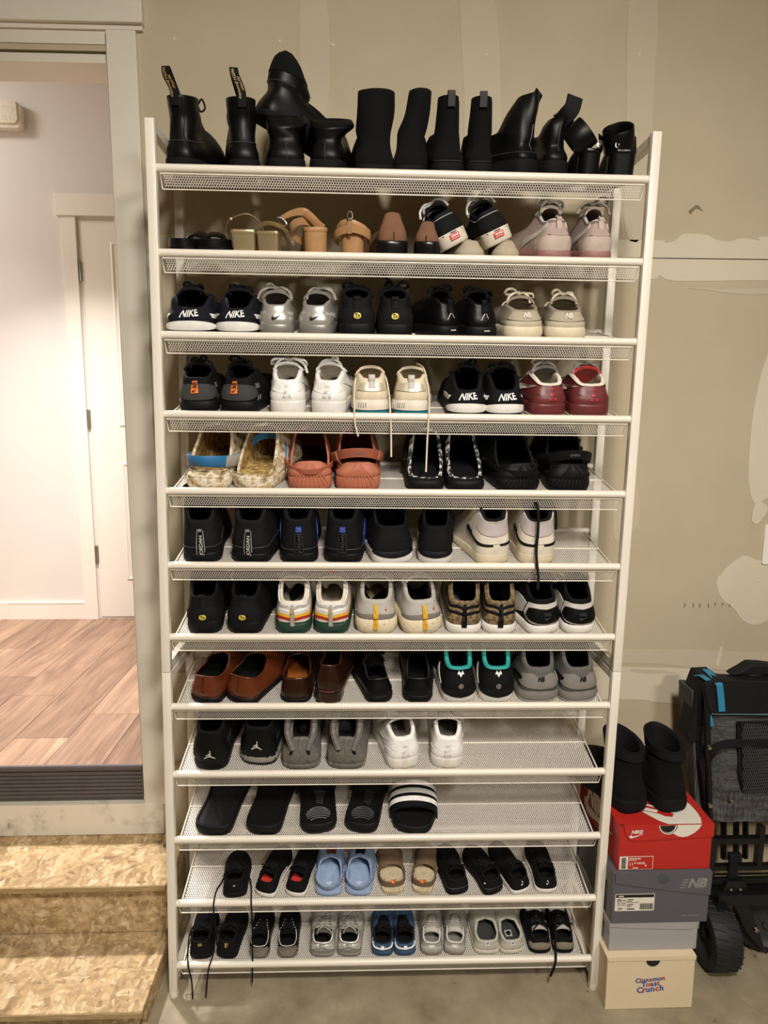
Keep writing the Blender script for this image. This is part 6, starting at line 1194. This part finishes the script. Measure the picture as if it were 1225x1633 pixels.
# ==================================================================== shelf 10: slides
def slide(label, grp, n, xc, wd, yaw, L=0.285, mt='u_foamblack', bed='u_black', strap='u_foamblack', stripes=None, ribs=False, yl=0.014, sy=(0.52, 0.80), name='slide_sandal', th0=0.030, sh=0.062, square=0.1):
    M = shelf_matrix(n, xc, yl, math.radians(yaw))
    r = bpy.data.objects.new(name, None); COL.objects.link(r); r.matrix_world = M; r.empty_display_size = .03; tag(r, label, 'slide', grp)
    hr = 0.88; wb = wd / 2 / hr; FP = footprint(L, wb, hr, 1, NT, 0.0, square); FN = normals2d(FP); y = FP[:, 1] / L
    zt_ = th0 - 0.006 * sstep(y, 0.2, 0.8)
    rows = [np.c_[FP - FN * 0.004, 0 * y], np.c_[FP - FN * 0.001, 0 * y + 0.002], np.c_[FP + FN * 0.002, zt_ * 0.5], np.c_[FP, zt_], np.c_[FP - FN * 0.003, zt_ + 0.002], np.c_[FP - FN * 0.006, zt_ + 0.001], np.c_[FP - FN * 0.009, zt_ - 0.002]]
    mb = MB(); mb.grid(np.stack(rows, 1), cu=True); mb.f.append(tuple(i * 7 for i in range(NT))[::-1]); mb.build('sole', MATS[mt], r, angle=60)
    im = MB(); im.add(np.c_[FP - FN * 0.009, zt_ - 0.002], [tuple(range(NT))]); im.build('footbed', MATS[bed], r, smooth=False)
    wa = np.interp
    def wid(yy):
        k = np.abs(y - yy); i = np.argsort(k)[:6]; return np.abs(FP[i, 0]).max()
    ys = np.linspace(sy[0], sy[1], 7); ang = np.linspace(0, PI, 17); G = []
    for yy in ys:
        t = (yy - sy[0]) / (sy[1] - sy[0]); w_ = wid(yy); h_ = sh * (1.0 - 0.22 * t)
        G.append([((w_ + 0.003) * math.cos(a) * (1 if abs(math.cos(a)) < 0.99 else 1), L * yy + 0.010 * math.sin(a), 0.008 + h_ * math.sin(a) ** 0.7) for a in ang])
    G = np.array(G); ctr = np.array([0, 0, 0.0]); d = G.copy(); d[:, :, 1] = 0; d /= np.linalg.norm(d, axis=2)[:, :, None] + 1e-9
    inner = G - d * 0.006
    full = np.concatenate([G, inner[::-1]], 0); mb = MB(); mb.grid(full, cu=True); mb.build('strap', MATS[strap], r, angle=60)
    if stripes:
        for k in range(3):
            a, b = 0.10 + 0.28 * k, 0.10 + 0.28 * k + 0.17
            lo, hi = sy[0] + (sy[1] - sy[0]) * a, sy[0] + (sy[1] - sy[0]) * b; S_ = []
            for yy in np.linspace(lo, hi, 3):
                t = (yy - sy[0]) / (sy[1] - sy[0]); w_ = wid(yy); h_ = sh * (1.0 - 0.22 * t)
                S_.append([((w_ + 0.0045) * math.cos(q), L * yy + 0.010 * math.sin(q), 0.0095 + h_ * math.sin(q) ** 0.7) for q in ang])
            MB().grid(np.array(S_)).build('stripe', MATS[stripes], r, angle=60)
    if ribs:
        for k in range(7):
            yy = L * (0.09 + 0.022 * k); c = math.sqrt(max(0.05, 1 - ((k - 3) / 4) ** 2)) * wb * 0.60
            MB().tube([(-c, yy - 0.003, th0 - 0.001), (-c * .5, yy, th0 + 0.001), (0, yy + 0.001, th0 + 0.001), (c * .5, yy, th0 + 0.001), (c, yy - 0.003, th0 - 0.001)], 0.0012, 5).build('massage_rib', MATS['d_dull'], r)
        for k in range(8):
            yy = L * (0.29 + 0.022 * k); c = wb * (0.20 + 0.02 * k)
            MB().tube([(-c * 0.3, yy + 0.002, th0 - 0.002), (c * .5, yy, th0 - 0.001), (c * 1.3, yy - 0.004, th0 - 0.003)], 0.0010, 5).build('massage_rib', MATS['d_dkprint'], r)
    return r
g = 'plain black slides'
slide('left plain black slide with a smooth footbed, tenth shelf', g, 10, 0.0952, 0.1003, -6, yl=0.010, bed='u_foamblack', sy=(0.60, 0.86))
slide('right plain black slide with a smooth footbed, tenth shelf', g, 10, 0.2289, 0.0969, -6, yl=0.010, bed='u_foamblack', sy=(0.60, 0.86))
g = 'black slides with ribbed footbeds'
slide('left black slide with a ribbed footbed, tenth shelf', g, 10, 0.3810, 0.0969, 7, ribs=True, sy=(0.52, 0.82), square=0.0)
slide('right black slide with a ribbed footbed, tenth shelf', g, 10, 0.4904, 0.0919, -9, ribs=True, sy=(0.52, 0.82), square=0.0)
slide('single black slide with three white stripes on its strap', 'striped slide', 10, 0.6450, 0.1136, 178, yl=0.27, L=0.27, stripes='d_white', sy=(0.46, 0.80), sh=0.066)

# ==================================================================== shelf 11: brown toddler sandals
for i, (xc, wd, yw_, nm) in enumerate(((0.5852, 0.0713, 4, 'left'), (0.6616, 0.0645, -12, 'right'))):
    L_ = 0.150; w_ = wd / 2
    straps = [('rib', 'u_olive', [(-w_ * 1.02, L_ * .72, 0.012), (-w_ * 0.7, L_ * .74, 0.030), (0, L_ * .76, 0.037), (w_ * 0.7, L_ * .74, 0.030), (w_ * 1.02, L_ * .72, 0.012)], (0, 1, 0.1), 0.046, 0.004),
              ('rib', 'u_olive', [(-w_ * 0.98, L_ * .48, 0.012), (-w_ * 0.75, L_ * .50, 0.030), (0, L_ * .52, 0.037), (w_ * 0.75, L_ * .50, 0.030), (w_ * 0.98, L_ * .46, 0.012)], (0, 1, 0.2), 0.018, 0.004),
              ('rib', 'u_olive', [(-w_ * 0.98, L_ * .50, 0.016), (-w_ * 0.98, L_ * .28, 0.022), (-w_ * 0.72, L_ * .12, 0.026), (0, L_ * .075, 0.027), (w_ * 0.72, L_ * .12, 0.026), (w_ * 0.98, L_ * .28, 0.022), (w_ * 0.98, L_ * .50, 0.016)], (0, 0.1, 1), 0.013, 0.004),
              ('rib', 'u_orange', [(-0.004, L_ * .075 - 0.002, 0.034), (0.0, L_ * .10, 0.036), (0.004, L_ * .16, 0.026)], (1, 0.2, 0), 0.011, 0.003)]
    sandal('toddler_sandal', shelf_matrix(11, xc, 0.016, math.radians(yw_)), "%s children's brown strap sandal with a printed footbed, eleventh shelf" % nm, "children's brown sandals", 'u_olive', L_, w_ / 0.92, 0.0, 0.03, 'u_olive', straps, bed='u_print', thick=0.014, side=-1 if i == 0 else 1, square=0.1)

# ==================================================================== the stack of shoe boxes
BZ = -0.009
M_red = mat('red_card', 'b3241c', .55, var=.04, scale=8, bump=.02); M_redd = mat('dark_red_card', '7e1a1c', .55, var=.04, bump=.02); M_cw = mat('white_card', 'ddd6c8', .55, var=.03, bump=.02)
M_dg = mat('dark_grey_card', '55555a', .5, var=.05, scale=8, bump=.02); M_lg = mat('light_grey_card', '9d9b9b', .5, var=.04, scale=8, bump=.02); M_cr = mat('cream_card', 'd8c7a6', .6, var=.03, scale=8, bump=.02); M_nbd = mat('grey_print', '85827f', .5, bump=0); M_ink = mat('black_ink', '141414', .6, bump=0)
def shoe_box(label, x0, x1, y0, y1, z0, z1, body, lid, yaw=0.0, lidh=0.03, over=0.003, flap=None):
    e = empty('shoe_box', ((x0 + x1) / 2, y0, z0), (0, 0, math.radians(yaw)), label, 'box', 'stack of shoe boxes')
    w_, d_, h_ = x1 - x0, y1 - y0, z1 - z0
    MB().bx(-w_ / 2, w_ / 2, 0, d_, 0.0006, h_ - 0.003).build('body', body, e, smooth=False, bevel=0.001, bseg=1)
    o = over
    MB().bx(-w_ / 2 - o, w_ / 2 + o, -o, d_ + o, h_ - 0.003, h_ - 0.0004).bx(-w_ / 2 - o, -w_ / 2 - 0.0005, -o, d_ + o, h_ - lidh, h_ - 0.002).bx(w_ / 2 + 0.0005, w_ / 2 + o, -o, d_ + o, h_ - lidh, h_ - 0.002).build('lid', lid, e, smooth=False, bevel=0.0008, bseg=1)
    if flap: MB().prism([(x * w_ / 2, h_ + z) for x, z in flap], 'y', -o - 0.0008, -0.0006).build('lid_flap', lid, e, smooth=False)
    return e, w_, d_, h_
def face(e, name, mt_, V, F, x, z, y=-0.0042, rot=0):
    V = np.asarray(V, float); c, s_ = math.cos(rot), math.sin(rot); V = np.c_[V[:, 0] * c - V[:, 1] * s_, V[:, 0] * s_ + V[:, 1] * c]
    return flat_decal(name, mt_, V, F, (x, y, z), (1, 0, 0), (0, 0, 1), e)
def rectd(w_, h_): return np.array([(-w_ / 2, -h_ / 2), (w_ / 2, -h_ / 2), (w_ / 2, h_ / 2), (-w_ / 2, h_ / 2)]), [(0, 1, 2, 3)]
def barcode(e, x, z, w_, h_, mt_, vertical=False, y=-0.0048, seed=1):
    rr = random.Random(seed); m = MB(); t = -0.5
    while t < 0.5:
        b = rr.uniform(0.012, 0.04)
        if vertical: q = [(x - w_ / 2, z + t * h_), (x + w_ / 2, z + t * h_), (x + w_ / 2, z + min(0.5, t + b) * h_), (x - w_ / 2, z + min(.5, t + b) * h_)]
        else: q = [(x + t * w_, z - h_ / 2), (x + min(.5, t + b) * w_, z - h_ / 2), (x + min(.5, t + b) * w_, z + h_ / 2), (x + t * w_, z + h_ / 2)]
        m.add([(a, y, c) for a, c in q], [(0, 1, 2, 3)]); t += b + rr.uniform(0.012, 0.03)
    m.build('barcode', mt_, e, smooth=False)
def half_disc(r_, n=14): return poly2d([(r_ * math.cos(a), r_ * math.sin(a)) for a in np.linspace(PI, 2 * PI, n)])
# cream box on the floor
e, w_, d_, h_ = shoe_box('cream shoe box with a colourful printed name, bottom of the stack', 1.157, 1.395, -0.073, 0.262, BZ, 0.150, M_cr, M_cr, 0, 0.014, 0.002, [(-1, -0.011), (1, -0.011), (1, 0), (-1, 0)])
face(e, 'thumb_hole', M_ink, *half_disc(0.019), 0.004, h_ - 0.0115, -0.0008)
for row, (txt, dx, dz, sz) in enumerate((('Cinnamon', 0.0, 0.0985 - 0.009, 0.0185), ('Toast', 0.002, 0.0845 - 0.009, 0.0205), ('Crunch', 0.002, 0.069 - 0.009, 0.0235))):
    cols = [mat('print_blue', '2c4f9e', .5, bump=0), mat('print_red', 'b8322f', .5, bump=0)]
    wdt = {'m': 0.80, 'i': 0.26, 'r': 0.36, 't': 0.36, 'C': 0.60, 'T': 0.50, 's': 0.42}; adv = [sz * wdt.get(q, 0.53) for q in txt]; x = -sum(adv) / 2 + dx
    for k, ch_ in enumerate(txt):
        # letters one by one, blue and red in turn
        V, F = text2d(ch_, sz, 0.030); xx = x + sum(adv[:k]) + adv[k] / 2; face(e, 'printed_letter', cols[0] if k % 3 != 1 else cols[1], V, F, xx, dz + xx * 0.10, -0.0011, 0.10)
# light grey box
e, w_, d_, h_ = shoe_box('plain light grey shoe box under the dark grey one', 1.166, 1.406, -0.052, 0.272, 0.150, 0.236, M_lg, M_lg, 0, 0.024, 0.0025, [(-1.015, -0.012), (-0.2, -0.019), (0.80, -0.024), (0.90, -0.020), (0.99, -0.008), (1.015, 0), (-1.015, 0)])
# dark grey box, lid lifted at the left
e, w_, d_, h_ = shoe_box('dark grey shoe box with a white label and slanting lid', 1.166, 1.426, -0.058, 0.275, 0.236, 0.386, M_dg, M_dg, 0, 0.05, 0.003, [(-0.96, -0.030), (0.0, -0.050), (1.012, -0.068), (1.02, 0), (-0.98, 0)])
face(e, 'lid_button', mat('grey_card_dark', '48484d', .6, bump=0), *poly2d([(0.016 * math.cos(a), 0.016 * math.sin(a)) for a in np.linspace(0, 2 * PI, 20)[:-1]]), 0.002, h_ - 0.018)
face(e, 'printed_logo', M_nbd, *text2d('NB', 0.036, .05, .3), 0.092, h_ - 0.033)
for k in range(4): face(e, 'printed_logo', M_nbd, *rectd(0.016, 0.003), 0.064 - 0.003 * k, h_ - 0.022 - 0.0075 * k)
face(e, 'label', M_cw, *poly2d(rounded_rect(0.106, 0.050, 0.003)), -0.070, 0.063, -0.0012)
face(e, 'label_band', M_ink, *rectd(0.102, 0.009), -0.070, 0.082, -0.0018); face(e, 'label_print', M_cw, *rectd(0.014, 0.003), -0.108, 0.082, -0.0024)
for x, z, w2_, h2_ in ((-0.112, 0.0715, 0.012, 0.0028), (-0.112, 0.067, 0.012, 0.002), (-0.100, 0.069, 0.010, 0.002), (-0.113, 0.062, 0.008, 0.002), (-0.101, 0.062, 0.010, 0.002), (-0.112, 0.056, 0.010, 0.002), (-0.101, 0.056, 0.008, 0.002), (-0.108, 0.047, 0.014, 0.002), (-0.110, 0.043, 0.012, 0.0016), (-0.082, 0.0715, 0.016, 0.0022), (-0.084, 0.067, 0.014, 0.0018), (-0.075, 0.063, 0.034, 0.0014), (-0.082, 0.057, 0.018, 0.0022), (-0.085, 0.052, 0.012, 0.002), (-0.080, 0.044, 0.020, 0.0032)):
    face(e, 'label_print', M_ink, *rectd(w2_, h2_), x, z, -0.0018)
barcode(e, -0.038, 0.051, 0.036, 0.018, M_ink, y=-0.0018); face(e, 'label_line', M_ink, *rectd(0.0005, 0.036), -0.095, 0.059, -0.0018)
face(e, 'printed_name', M_nbd, *text2d('new balance', 0.0098, .02), 0.082, 0.022, -0.0012)
# red box
e, w_, d_, h_ = shoe_box('red shoe box with a big white tick, top of the stack', 1.178, 1.426, -0.050, 0.285, 0.386, 0.518, M_red, M_red, 0, 0.040, 0.003, [(-1.01, 0.0), (-0.93, 0), (-0.88, -0.028), (-0.80, -0.042), (-0.70, -0.046), (0.0, -0.042), (1.015, -0.037), (1.02, 0)])
face(e, 'printed_tick', M_cw, *poly2d([(0.028, -0.001), (0.092, -0.001), (0.086, -0.012), (0.074, -0.024), (0.056, -0.034), (0.042, -0.036), (0.030, -0.033), (0.018, -0.026), (0.006, -0.016), (0.016, -0.010)]), 0, h_, -0.0044)
face(e, 'thumb_hole_rim', M_cw, *half_disc(0.026), 0.004, h_ - 0.002, -0.0047); face(e, 'thumb_hole_rim', M_redd, *half_disc(0.0235), 0.004, h_ - 0.002, -0.0050); face(e, 'thumb_hole_rim', M_cw, *half_disc(0.0215), 0.0035, h_ - 0.002, -0.0053); face(e, 'thumb_hole', M_ink, *half_disc(0.0195), 0.0015, h_ - 0.002, -0.0056)
face(e, 'printed_name', M_cw, *text2d('NIKE', 0.0135, .045, .2), -0.080, h_ - 0.020, -0.0044); face(e, 'printed_mark', M_cw, *poly2d([(a * 0.036, b * 0.026) for a, b in TICK]), -0.082, h_ - 0.031, -0.0044)
tp = lambda nm, mt_, pts: flat_decal(nm, mt_, *poly2d(pts), (0, 0, h_ + 0.0006), (1, 0, 0), (0, 1, 0), e)
cxb = 1.302
T_ = lambda L_: [(x - cxb, y + 0.050) for x, y in L_]
tp('printed_tick', M_cw, T_([(1.330, -0.0525), (1.394, -0.0525), (1.403, -0.030), (1.407, 0.0), (1.405, 0.035), (1.396, 0.062), (1.380, 0.075), (1.360, 0.060), (1.340, 0.04), (1.31, 0.03), (1.27, 0.045), (1.25, 0.05), (1.262, 0.0), (1.285, -0.035), (1.305, -0.0525)]))
flat_decal('printed_stripe', M_red, *poly2d(T_([(1.262, 0.008), (1.30, -0.006), (1.312, -0.018), (1.33, -0.022), (1.34, -0.008), (1.32, 0.012), (1.28, 0.034), (1.262, 0.03)])), (0, 0, h_ + 0.0009), (1, 0, 0), (0, 1, 0), e)
flat_decal('printed_stripe', M_cw, *poly2d(T_([(1.262, 0.012), (1.296, -0.002), (1.305, 0.010), (1.268, 0.026)])), (0, 0, h_ + 0.0012), (1, 0, 0), (0, 1, 0), e)
# left side of the red box: white lettering and tick
sd = lambda nm, mt_, V, F, y, z, off=0.0034: flat_decal(nm, mt_, np.asarray(V), F, (-w_ / 2 - off, y, z), (0, -1, 0), (0, 0, 1), e)
sd('printed_name', M_cw, *text2d('NIKE', 0.075, .05, .2), 0.16, 0.086); sd('printed_tick', M_cw, *poly2d([(a * 0.22, b * 0.14) for a, b in TICK]), 0.165, 0.048, 0.0008)
# size label
face(e, 'label', M_cw, *rectd(0.090, 0.038), -0.075, 0.022, -0.0012); face(e, 'label_field', M_red, *rectd(0.066, 0.035), -0.0645, 0.022, -0.0018)
barcode(e, -0.109, 0.022, 0.012, 0.032, M_ink, True, -0.0020, 4)
face(e, 'label_print', M_cw, *text2d('11', 0.013, .015), -0.089, 0.018, -0.0024)
for x, z, w2_, h2_ in ((-0.080, 0.0345, 0.032, 0.0030), (-0.086, 0.0295, 0.022, 0.0014), (-0.0790, 0.0225, 0.0040, 0.0036), (-0.063, 0.0235, 0.022, 0.0016), (-0.063, 0.0200, 0.022, 0.0016), (-0.077, 0.0085, 0.014, 0.0026), (-0.0500, 0.0145, 0.004, 0.004)): face(e, 'label_print', M_cw, *rectd(w2_, h2_), x, z, -0.0024)

# black work boots on the red box
WBT = dict(upper='u_suede', sole='s_rubber', L=0.27, st=0.038, stt=0.034, flare=0.004, lining='u_softblack', hr=0.84, grp='black work boots on the red box', hh=0.090, hm=0.10, tz=0.112, ow=0.90,
           shaft=[(0.120, 0.066, 0.041, 0.052, 0, 0.10), (0.138, 0.064, 0.0405, 0.054, 0, 0.10), (0.158, 0.066, 0.041, 0.056, 0, 0.16), (0.180, 0.070, 0.043, 0.058, 0, 0.32)], th=0.009, feats=(('cuff', 'u_softblack', 0.80, 0.995, 0.006), ('sband', 'welt', 'u_softblack', [(-1, 0.72, 0.92), (1, 0.72, 0.92)], 0.002), ('seam', 'u_softblack', 0.05, 0.5, 0.18)))
def eyelets(s):
    n = s.G.shape[1] - 1
    for v in (0.86, 0.94):
        for sg in (1, -1):
            q = at_tv(s, s.G, np.array([sg * 0.62 * NT / 2]), np.array([v * n]))[0]
            MB().lathe([(0.002, 0.0), (0.004, -0.001), (0.004, 0.001), (0.002, 0.0015)], tuple(q), 'x', 8).build('eyelet', s.mt('buckle'), s.r)
WBT['extra'] = eyelets
for i, (xc, yc, yw_, sx_) in enumerate(((1.243, -0.004, 19, -1), (1.350, -0.004, 13, 1))):
    M = Matrix.Translation((xc, yc, 0.5195)) @ Matrix.Rotation(math.radians(yw_), 4, 'Z')
    boot('%s black work boot with padded collar standing on the red box' % ('left' if i == 0 else 'right'), 0, 0, 0.090, 0, dict(WBT, side=sx_), M=M, name='work_boot')

# ==================================================================== the folded garden wagon
wg = empty('folding_wagon', (1.68, 0.16, 0.0), None, 'folded black and grey fabric wagon beside the shoe boxes', 'wagon')
def wp(mb, name, mt_, parent=None, **k):
    mb.v = [(x - 1.68 - 0.036 * min(1.0, max(0.0, (z - 0.40) / 0.40)), y - 0.16, z) for x, y, z in mb.v]; return mb.build(name, mt_, parent or wg, **k)
M_hea = heather('grey_heather_cloth', '2a2a2b', '5d5c5a'); M_hev = heather('grey_heather_cloth_upright', '2b2b2c', '595856', (260, 260, 8)); M_bk = mat('black_webbing', '0f0f11', .7, bump=.15, spec=.3); M_bl = mat('blue_webbing', '2b7da3', .6, bump=.1); M_wst = mat('black_frame_tube', '0f0f10', .38, bump=.02); M_tyre = mat('black_wheel_rubber', '161617', .65, bump=.1); M_hub = mat('grey_wheel_plastic', '2e2d2d', .5, bump=.05)
rw_ = random.Random(11)
def cloth(x0, x1, z0, z1, yf, nx=20, nz=16, amp=0.006, seed=1, edge=0.03):
    rr = random.Random(seed); ph = [rr.uniform(0, 6) for _ in range(6)]; G = np.zeros((nx, nz, 3))
    for i in range(nx):
        for j in range(nz):
            u, v = i / (nx - 1), j / (nz - 1)
            b = edge * (1 - (min(u, 1 - u) * 6 if min(u, 1 - u) < 1 / 6 else 1)) ** 2
            wv = amp * (math.sin(9 * u + 5 * v + ph[0]) + 0.7 * math.sin(17 * u - 7 * v + ph[1]) + 0.5 * math.sin(23 * v + 4 * u + ph[2]))
            G[i, j] = (x0 + (x1 - x0) * u, yf + b + wv, z0 + (z1 - z0) * v)
    return G
G = cloth(1.515, 1.92, 0.405, 0.775, 0.135, amp=0.005)
m = MB(); m.grid(G, flip=True)
back = G.copy(); back[:, :, 1] = 0.215; m.grid(back)
for a, b in ((G[0], back[0]), (G[-1], back[-1]), (G[:, 0], back[:, 0]), (G[:, -1], back[:, -1])): m.grid(np.stack([a, b], 1))
wp(m, 'fabric_body', M_hea)
wp(MB().grid(cloth(1.512, 1.92, 0.405, 0.500, 0.126, amp=0.003, seed=5), flip=True), 'bottom_panel', M_hev)
# side gusset and black flap at the left
wp(MB().prism([(0.16, 0.42), (0.20, 0.46), (0.255, 0.62), (0.255, 0.79), (0.17, 0.79)], 'x', 1.492, 1.512), 'side_gusset', M_hev, smooth=False, bevel=0.004)
wp(MB().prism([(1.500, 0.835), (1.535, 0.845), (1.66, 0.838), (1.92, 0.838), (1.92, 0.735), (1.53, 0.742), (1.515, 0.75)], 'y', 0.118, 0.165), 'top_cuff', M_bk, smooth=False, bevel=0.006)
wp(MB().prism([(1.560, 0.842), (1.512, 0.840), (1.500, 0.80), (1.490, 0.72), (1.468, 0.655), (1.478, 0.632), (1.500, 0.642), (1.514, 0.70), (1.522, 0.76), (1.560, 0.78)], 'y', 0.155, 0.225), 'corner_flap', M_bk, smooth=False, bevel=0.004)
wp(MB().tube([(1.525, 0.122, 0.741), (1.70, 0.119, 0.738), (1.92, 0.119, 0.738)], 0.0022, 6), 'piping', mat('blue_grey_piping', '5b7480', .6, bump=0))
wp(MB().prism([(1.585, 0.845), (1.62, 0.865), (1.645, 0.882), (1.68, 0.880), (1.78, 0.865), (1.82, 0.842)], 'y', 0.14, 0.18), 'handle_pad', M_bk, smooth=False, bevel=0.008)
wp(MB().ribbon([(1.540, 0.19, 0.846), (1.538, 0.13, 0.842), (1.541, 0.112, 0.830), (1.547, 0.112, 0.795), (1.550, 0.113, 0.752)], (1, 0, 0), 0.020, 0.003), 'blue_tab', M_bl)
wp(MB().ribbon([(1.500, 0.165, 0.838), (1.504, 0.145, 0.846), (1.512, 0.120, 0.842)], (1, 0.3, 0), 0.018, 0.003), 'blue_tab', M_bl)
wp(MB().ribbon([(1.528, 0.14, 0.765), (1.522, 0.135, 0.745), (1.526, 0.13, 0.715), (1.530, 0.13, 0.70)], (1, 0, 0), 0.012, 0.003), 'blue_tab', M_bl)
# strap and mesh pocket
wp(MB().ribbon([(1.512, 0.135, 0.595), (1.519, 0.120, 0.625), (1.535, 0.114, 0.646), (1.565, 0.112, 0.656), (1.70, 0.111, 0.655), (1.92, 0.112, 0.653)], (0, 0, 1), 0.026, 0.003), 'webbing_strap', M_bk)
wp(MB().prism([(1.600, 0.715), (1.92, 0.720), (1.92, 0.492), (1.615, 0.495), (1.600, 0.56)], 'y', 0.122, 0.129), 'pocket_back', M_bk, smooth=False, bevel=0.002)
mp = MB()
for k in range(-16, 60):
    for sgn in (1, -1):
        P = []
        for t in np.linspace(0, 1, 18):
            z = 0.492 + 0.225 * t; x = 1.61 + 0.0065 * k + sgn * 0.075 * t
            if 1.606 <= x <= 1.90: P.append((x, 0.118 + 0.004 * math.sin(30 * x) - 0.004 * math.sin(PI * t), z))
        if len(P) > 3: mp.tube(P, 0.0009, 4, caps=False)
o = wp(mp, 'pocket_mesh', mat('grey_mesh_cord', '4a4a4b', .6, bump=0)); o['kind'] = 'stuff'
wp(MB().tube([(1.602, 0.116, 0.716), (1.70, 0.114, 0.719), (1.92, 0.114, 0.720)], 0.004, 6), 'pocket_edge', M_bk)
wp(MB().lathe([(0, -0.004), (0.004, -0.003), (0.006, 0.0)], (1.577, 0.118, 0.478), 'y', 10), 'snap', MATS['buckle'])
# frame tubes
def bar(pts, name='frame_tube', r_=0.0085, mt_=None): return wp(MB().tube(pts, r_, 10), name, mt_ or M_wst)
bar([(1.513, 0.130, 0.832), (1.516, 0.130, 0.62), (1.520, 0.130, 0.41), (1.524, 0.130, 0.23)]); bar([(1.507, 0.150, 0.83), (1.503, 0.16, 0.62), (1.512, 0.165, 0.44)], r_=0.006)
bar([(1.510, 0.128, 0.828), (1.60, 0.126, 0.828)]); bar([(1.498, 0.14, 0.60), (1.513, 0.14, 0.45), (1.520, 0.135, 0.40)], 'latch_bar', 0.005)
for z in (0.64, 0.46):
    wp(MB().lathe([(0, -0.006), (0.006, -0.005), (0.008, 0)], (1.517, 0.122, z), 'y', 10), 'rivet', MATS['buckle'])
def sq(x0, x1, y0, y1, z0, z1, name='frame_bar', mt_=None): return wp(MB().bx(x0, x1, y0, y1, z0, z1), name, mt_ or M_wst, smooth=False, bevel=0.002)
sq(1.515, 1.92, 0.105, 0.125, 0.346, 0.364); sq(1.515, 1.92, 0.105, 0.125, 0.262, 0.276); sq(1.513, 1.531, 0.104, 0.126, 0.224, 0.366); sq(1.655, 1.672, 0.104, 0.126, 0.262, 0.40); sq(1.70, 1.716, 0.104, 0.126, 0.262, 0.42); sq(1.515, 1.92, 0.100, 0.128, 0.222, 0.240)
sq(1.530, 1.92, 0.07, 0.13, 0.176, 0.210, 'axle_beam'); sq(1.52, 1.555, 0.05, 0.10, 0.160, 0.182, 'axle_beam')
sq(1.568, 1.594, 0.094, 0.104, 0.245, 0.318, 'strap_end', M_bk); sq(1.564, 1.600, 0.088, 0.106, 0.300, 0.325, 'buckle', M_bk)
wp(MB().prism([(1.548, 0.208), (1.562, 0.242), (1.614, 0.242), (1.628, 0.208)], 'y', 0.085, 0.120), 'bracket', M_wst, smooth=False, bevel=0.003)
for x in (1.572, 1.600): wp(MB().lathe([(0, -0.004), (0.004, -0.003), (0.005, 0.0)], (x, 0.084, 0.218), 'y', 8), 'bolt', MATS['buckle'])
bar([(1.53, 0.104, 0.2485), (1.70, 0.104, 0.2485)], 'steel_rod', 0.0022, MATS['buckle'])
for k, x in enumerate((1.62, 1.66, 1.69)): bar([(x, 0.24, 0.43), (x + 0.01, 0.245, 0.30), (x + 0.02, 0.25, 0.2)], 'rear_tube', 0.009)
# wheels: the left one edge on, the right one turned to the room
def wheel(c, r_, w2, axis, name='wheel'):
    e_ = bpy.data.objects.new(name, None); COL.objects.link(e_); e_.parent = wg; e_.location = (c[0] - 1.68, c[1] - 0.16, c[2])
    MB().lathe([(r_ * 0.72, -w2), (r_ * 0.86, -w2 * 1.02), (r_ * 0.955, -w2 * 0.9), (r_ * 0.99, -w2 * 0.5), (r_, 0), (r_ * 0.99, w2 * 0.5), (r_ * 0.955, w2 * 0.9), (r_ * 0.86, w2 * 1.02), (r_ * 0.72, w2)], (0, 0, 0), axis, 40).build('tyre', M_tyre, e_)
    MB().lathe([(0, -w2 * 0.7), (r_ * 0.14, -w2 * 0.72), (r_ * 0.16, -w2 * 0.5), (r_ * 0.45, -w2 * 0.45), (r_ * 0.62, -w2 * 0.75), (r_ * 0.74, -w2 * 0.98), (r_ * 0.74, w2 * 0.98), (r_ * 0.6, w2 * 0.7), (0, w2 * 0.6)], (0, 0, 0), axis, 40).build('hub', M_hub, e_)
    tr = MB()
    for k in range(26):
        a = 2 * PI * k / 26
        for s2 in (-1, 1):
            P = []
            for t in np.linspace(0.08, 0.92, 5):
                aa = a + 0.12 * t * s2 + (0.12 if s2 > 0 else 0); rr = r_ * (1.004 - 0.035 * t * t); h_ = s2 * w2 * t
                P.append((h_, rr * math.cos(aa), rr * math.sin(aa)) if axis == 'x' else (rr * math.cos(aa), h_, rr * math.sin(aa)))
            tr.tube(P, r_ * 0.022, 5)
    tr.build('tread', M_tyre, e_)
    return e_
wheel((1.527, 0.076, 0.0855), 0.094, 0.042, 'x')
wheel((1.712, 0.130, 0.078), 0.088, 0.030, 'y').rotation_euler = (0, 0, math.radians(-12))
for y, k in ((0.082, 0.0), (0.170, 0.03)):
    wp(MB().prism([(1.578 + k, 0.182), (1.622 + k, 0.182), (1.668 + k, 0.080), (1.690 + k, 0.018), (1.660 + k, 0.044), (1.628 + k, 0.085)], 'y', y, y + 0.012), 'fork', M_wst, smooth=False, bevel=0.003)
wp(MB().lathe([(0, -0.006), (0.006, -0.005), (0.009, 0.0)], (1.656, 0.081, 0.090), 'y', 10), 'bolt', MATS['buckle'])
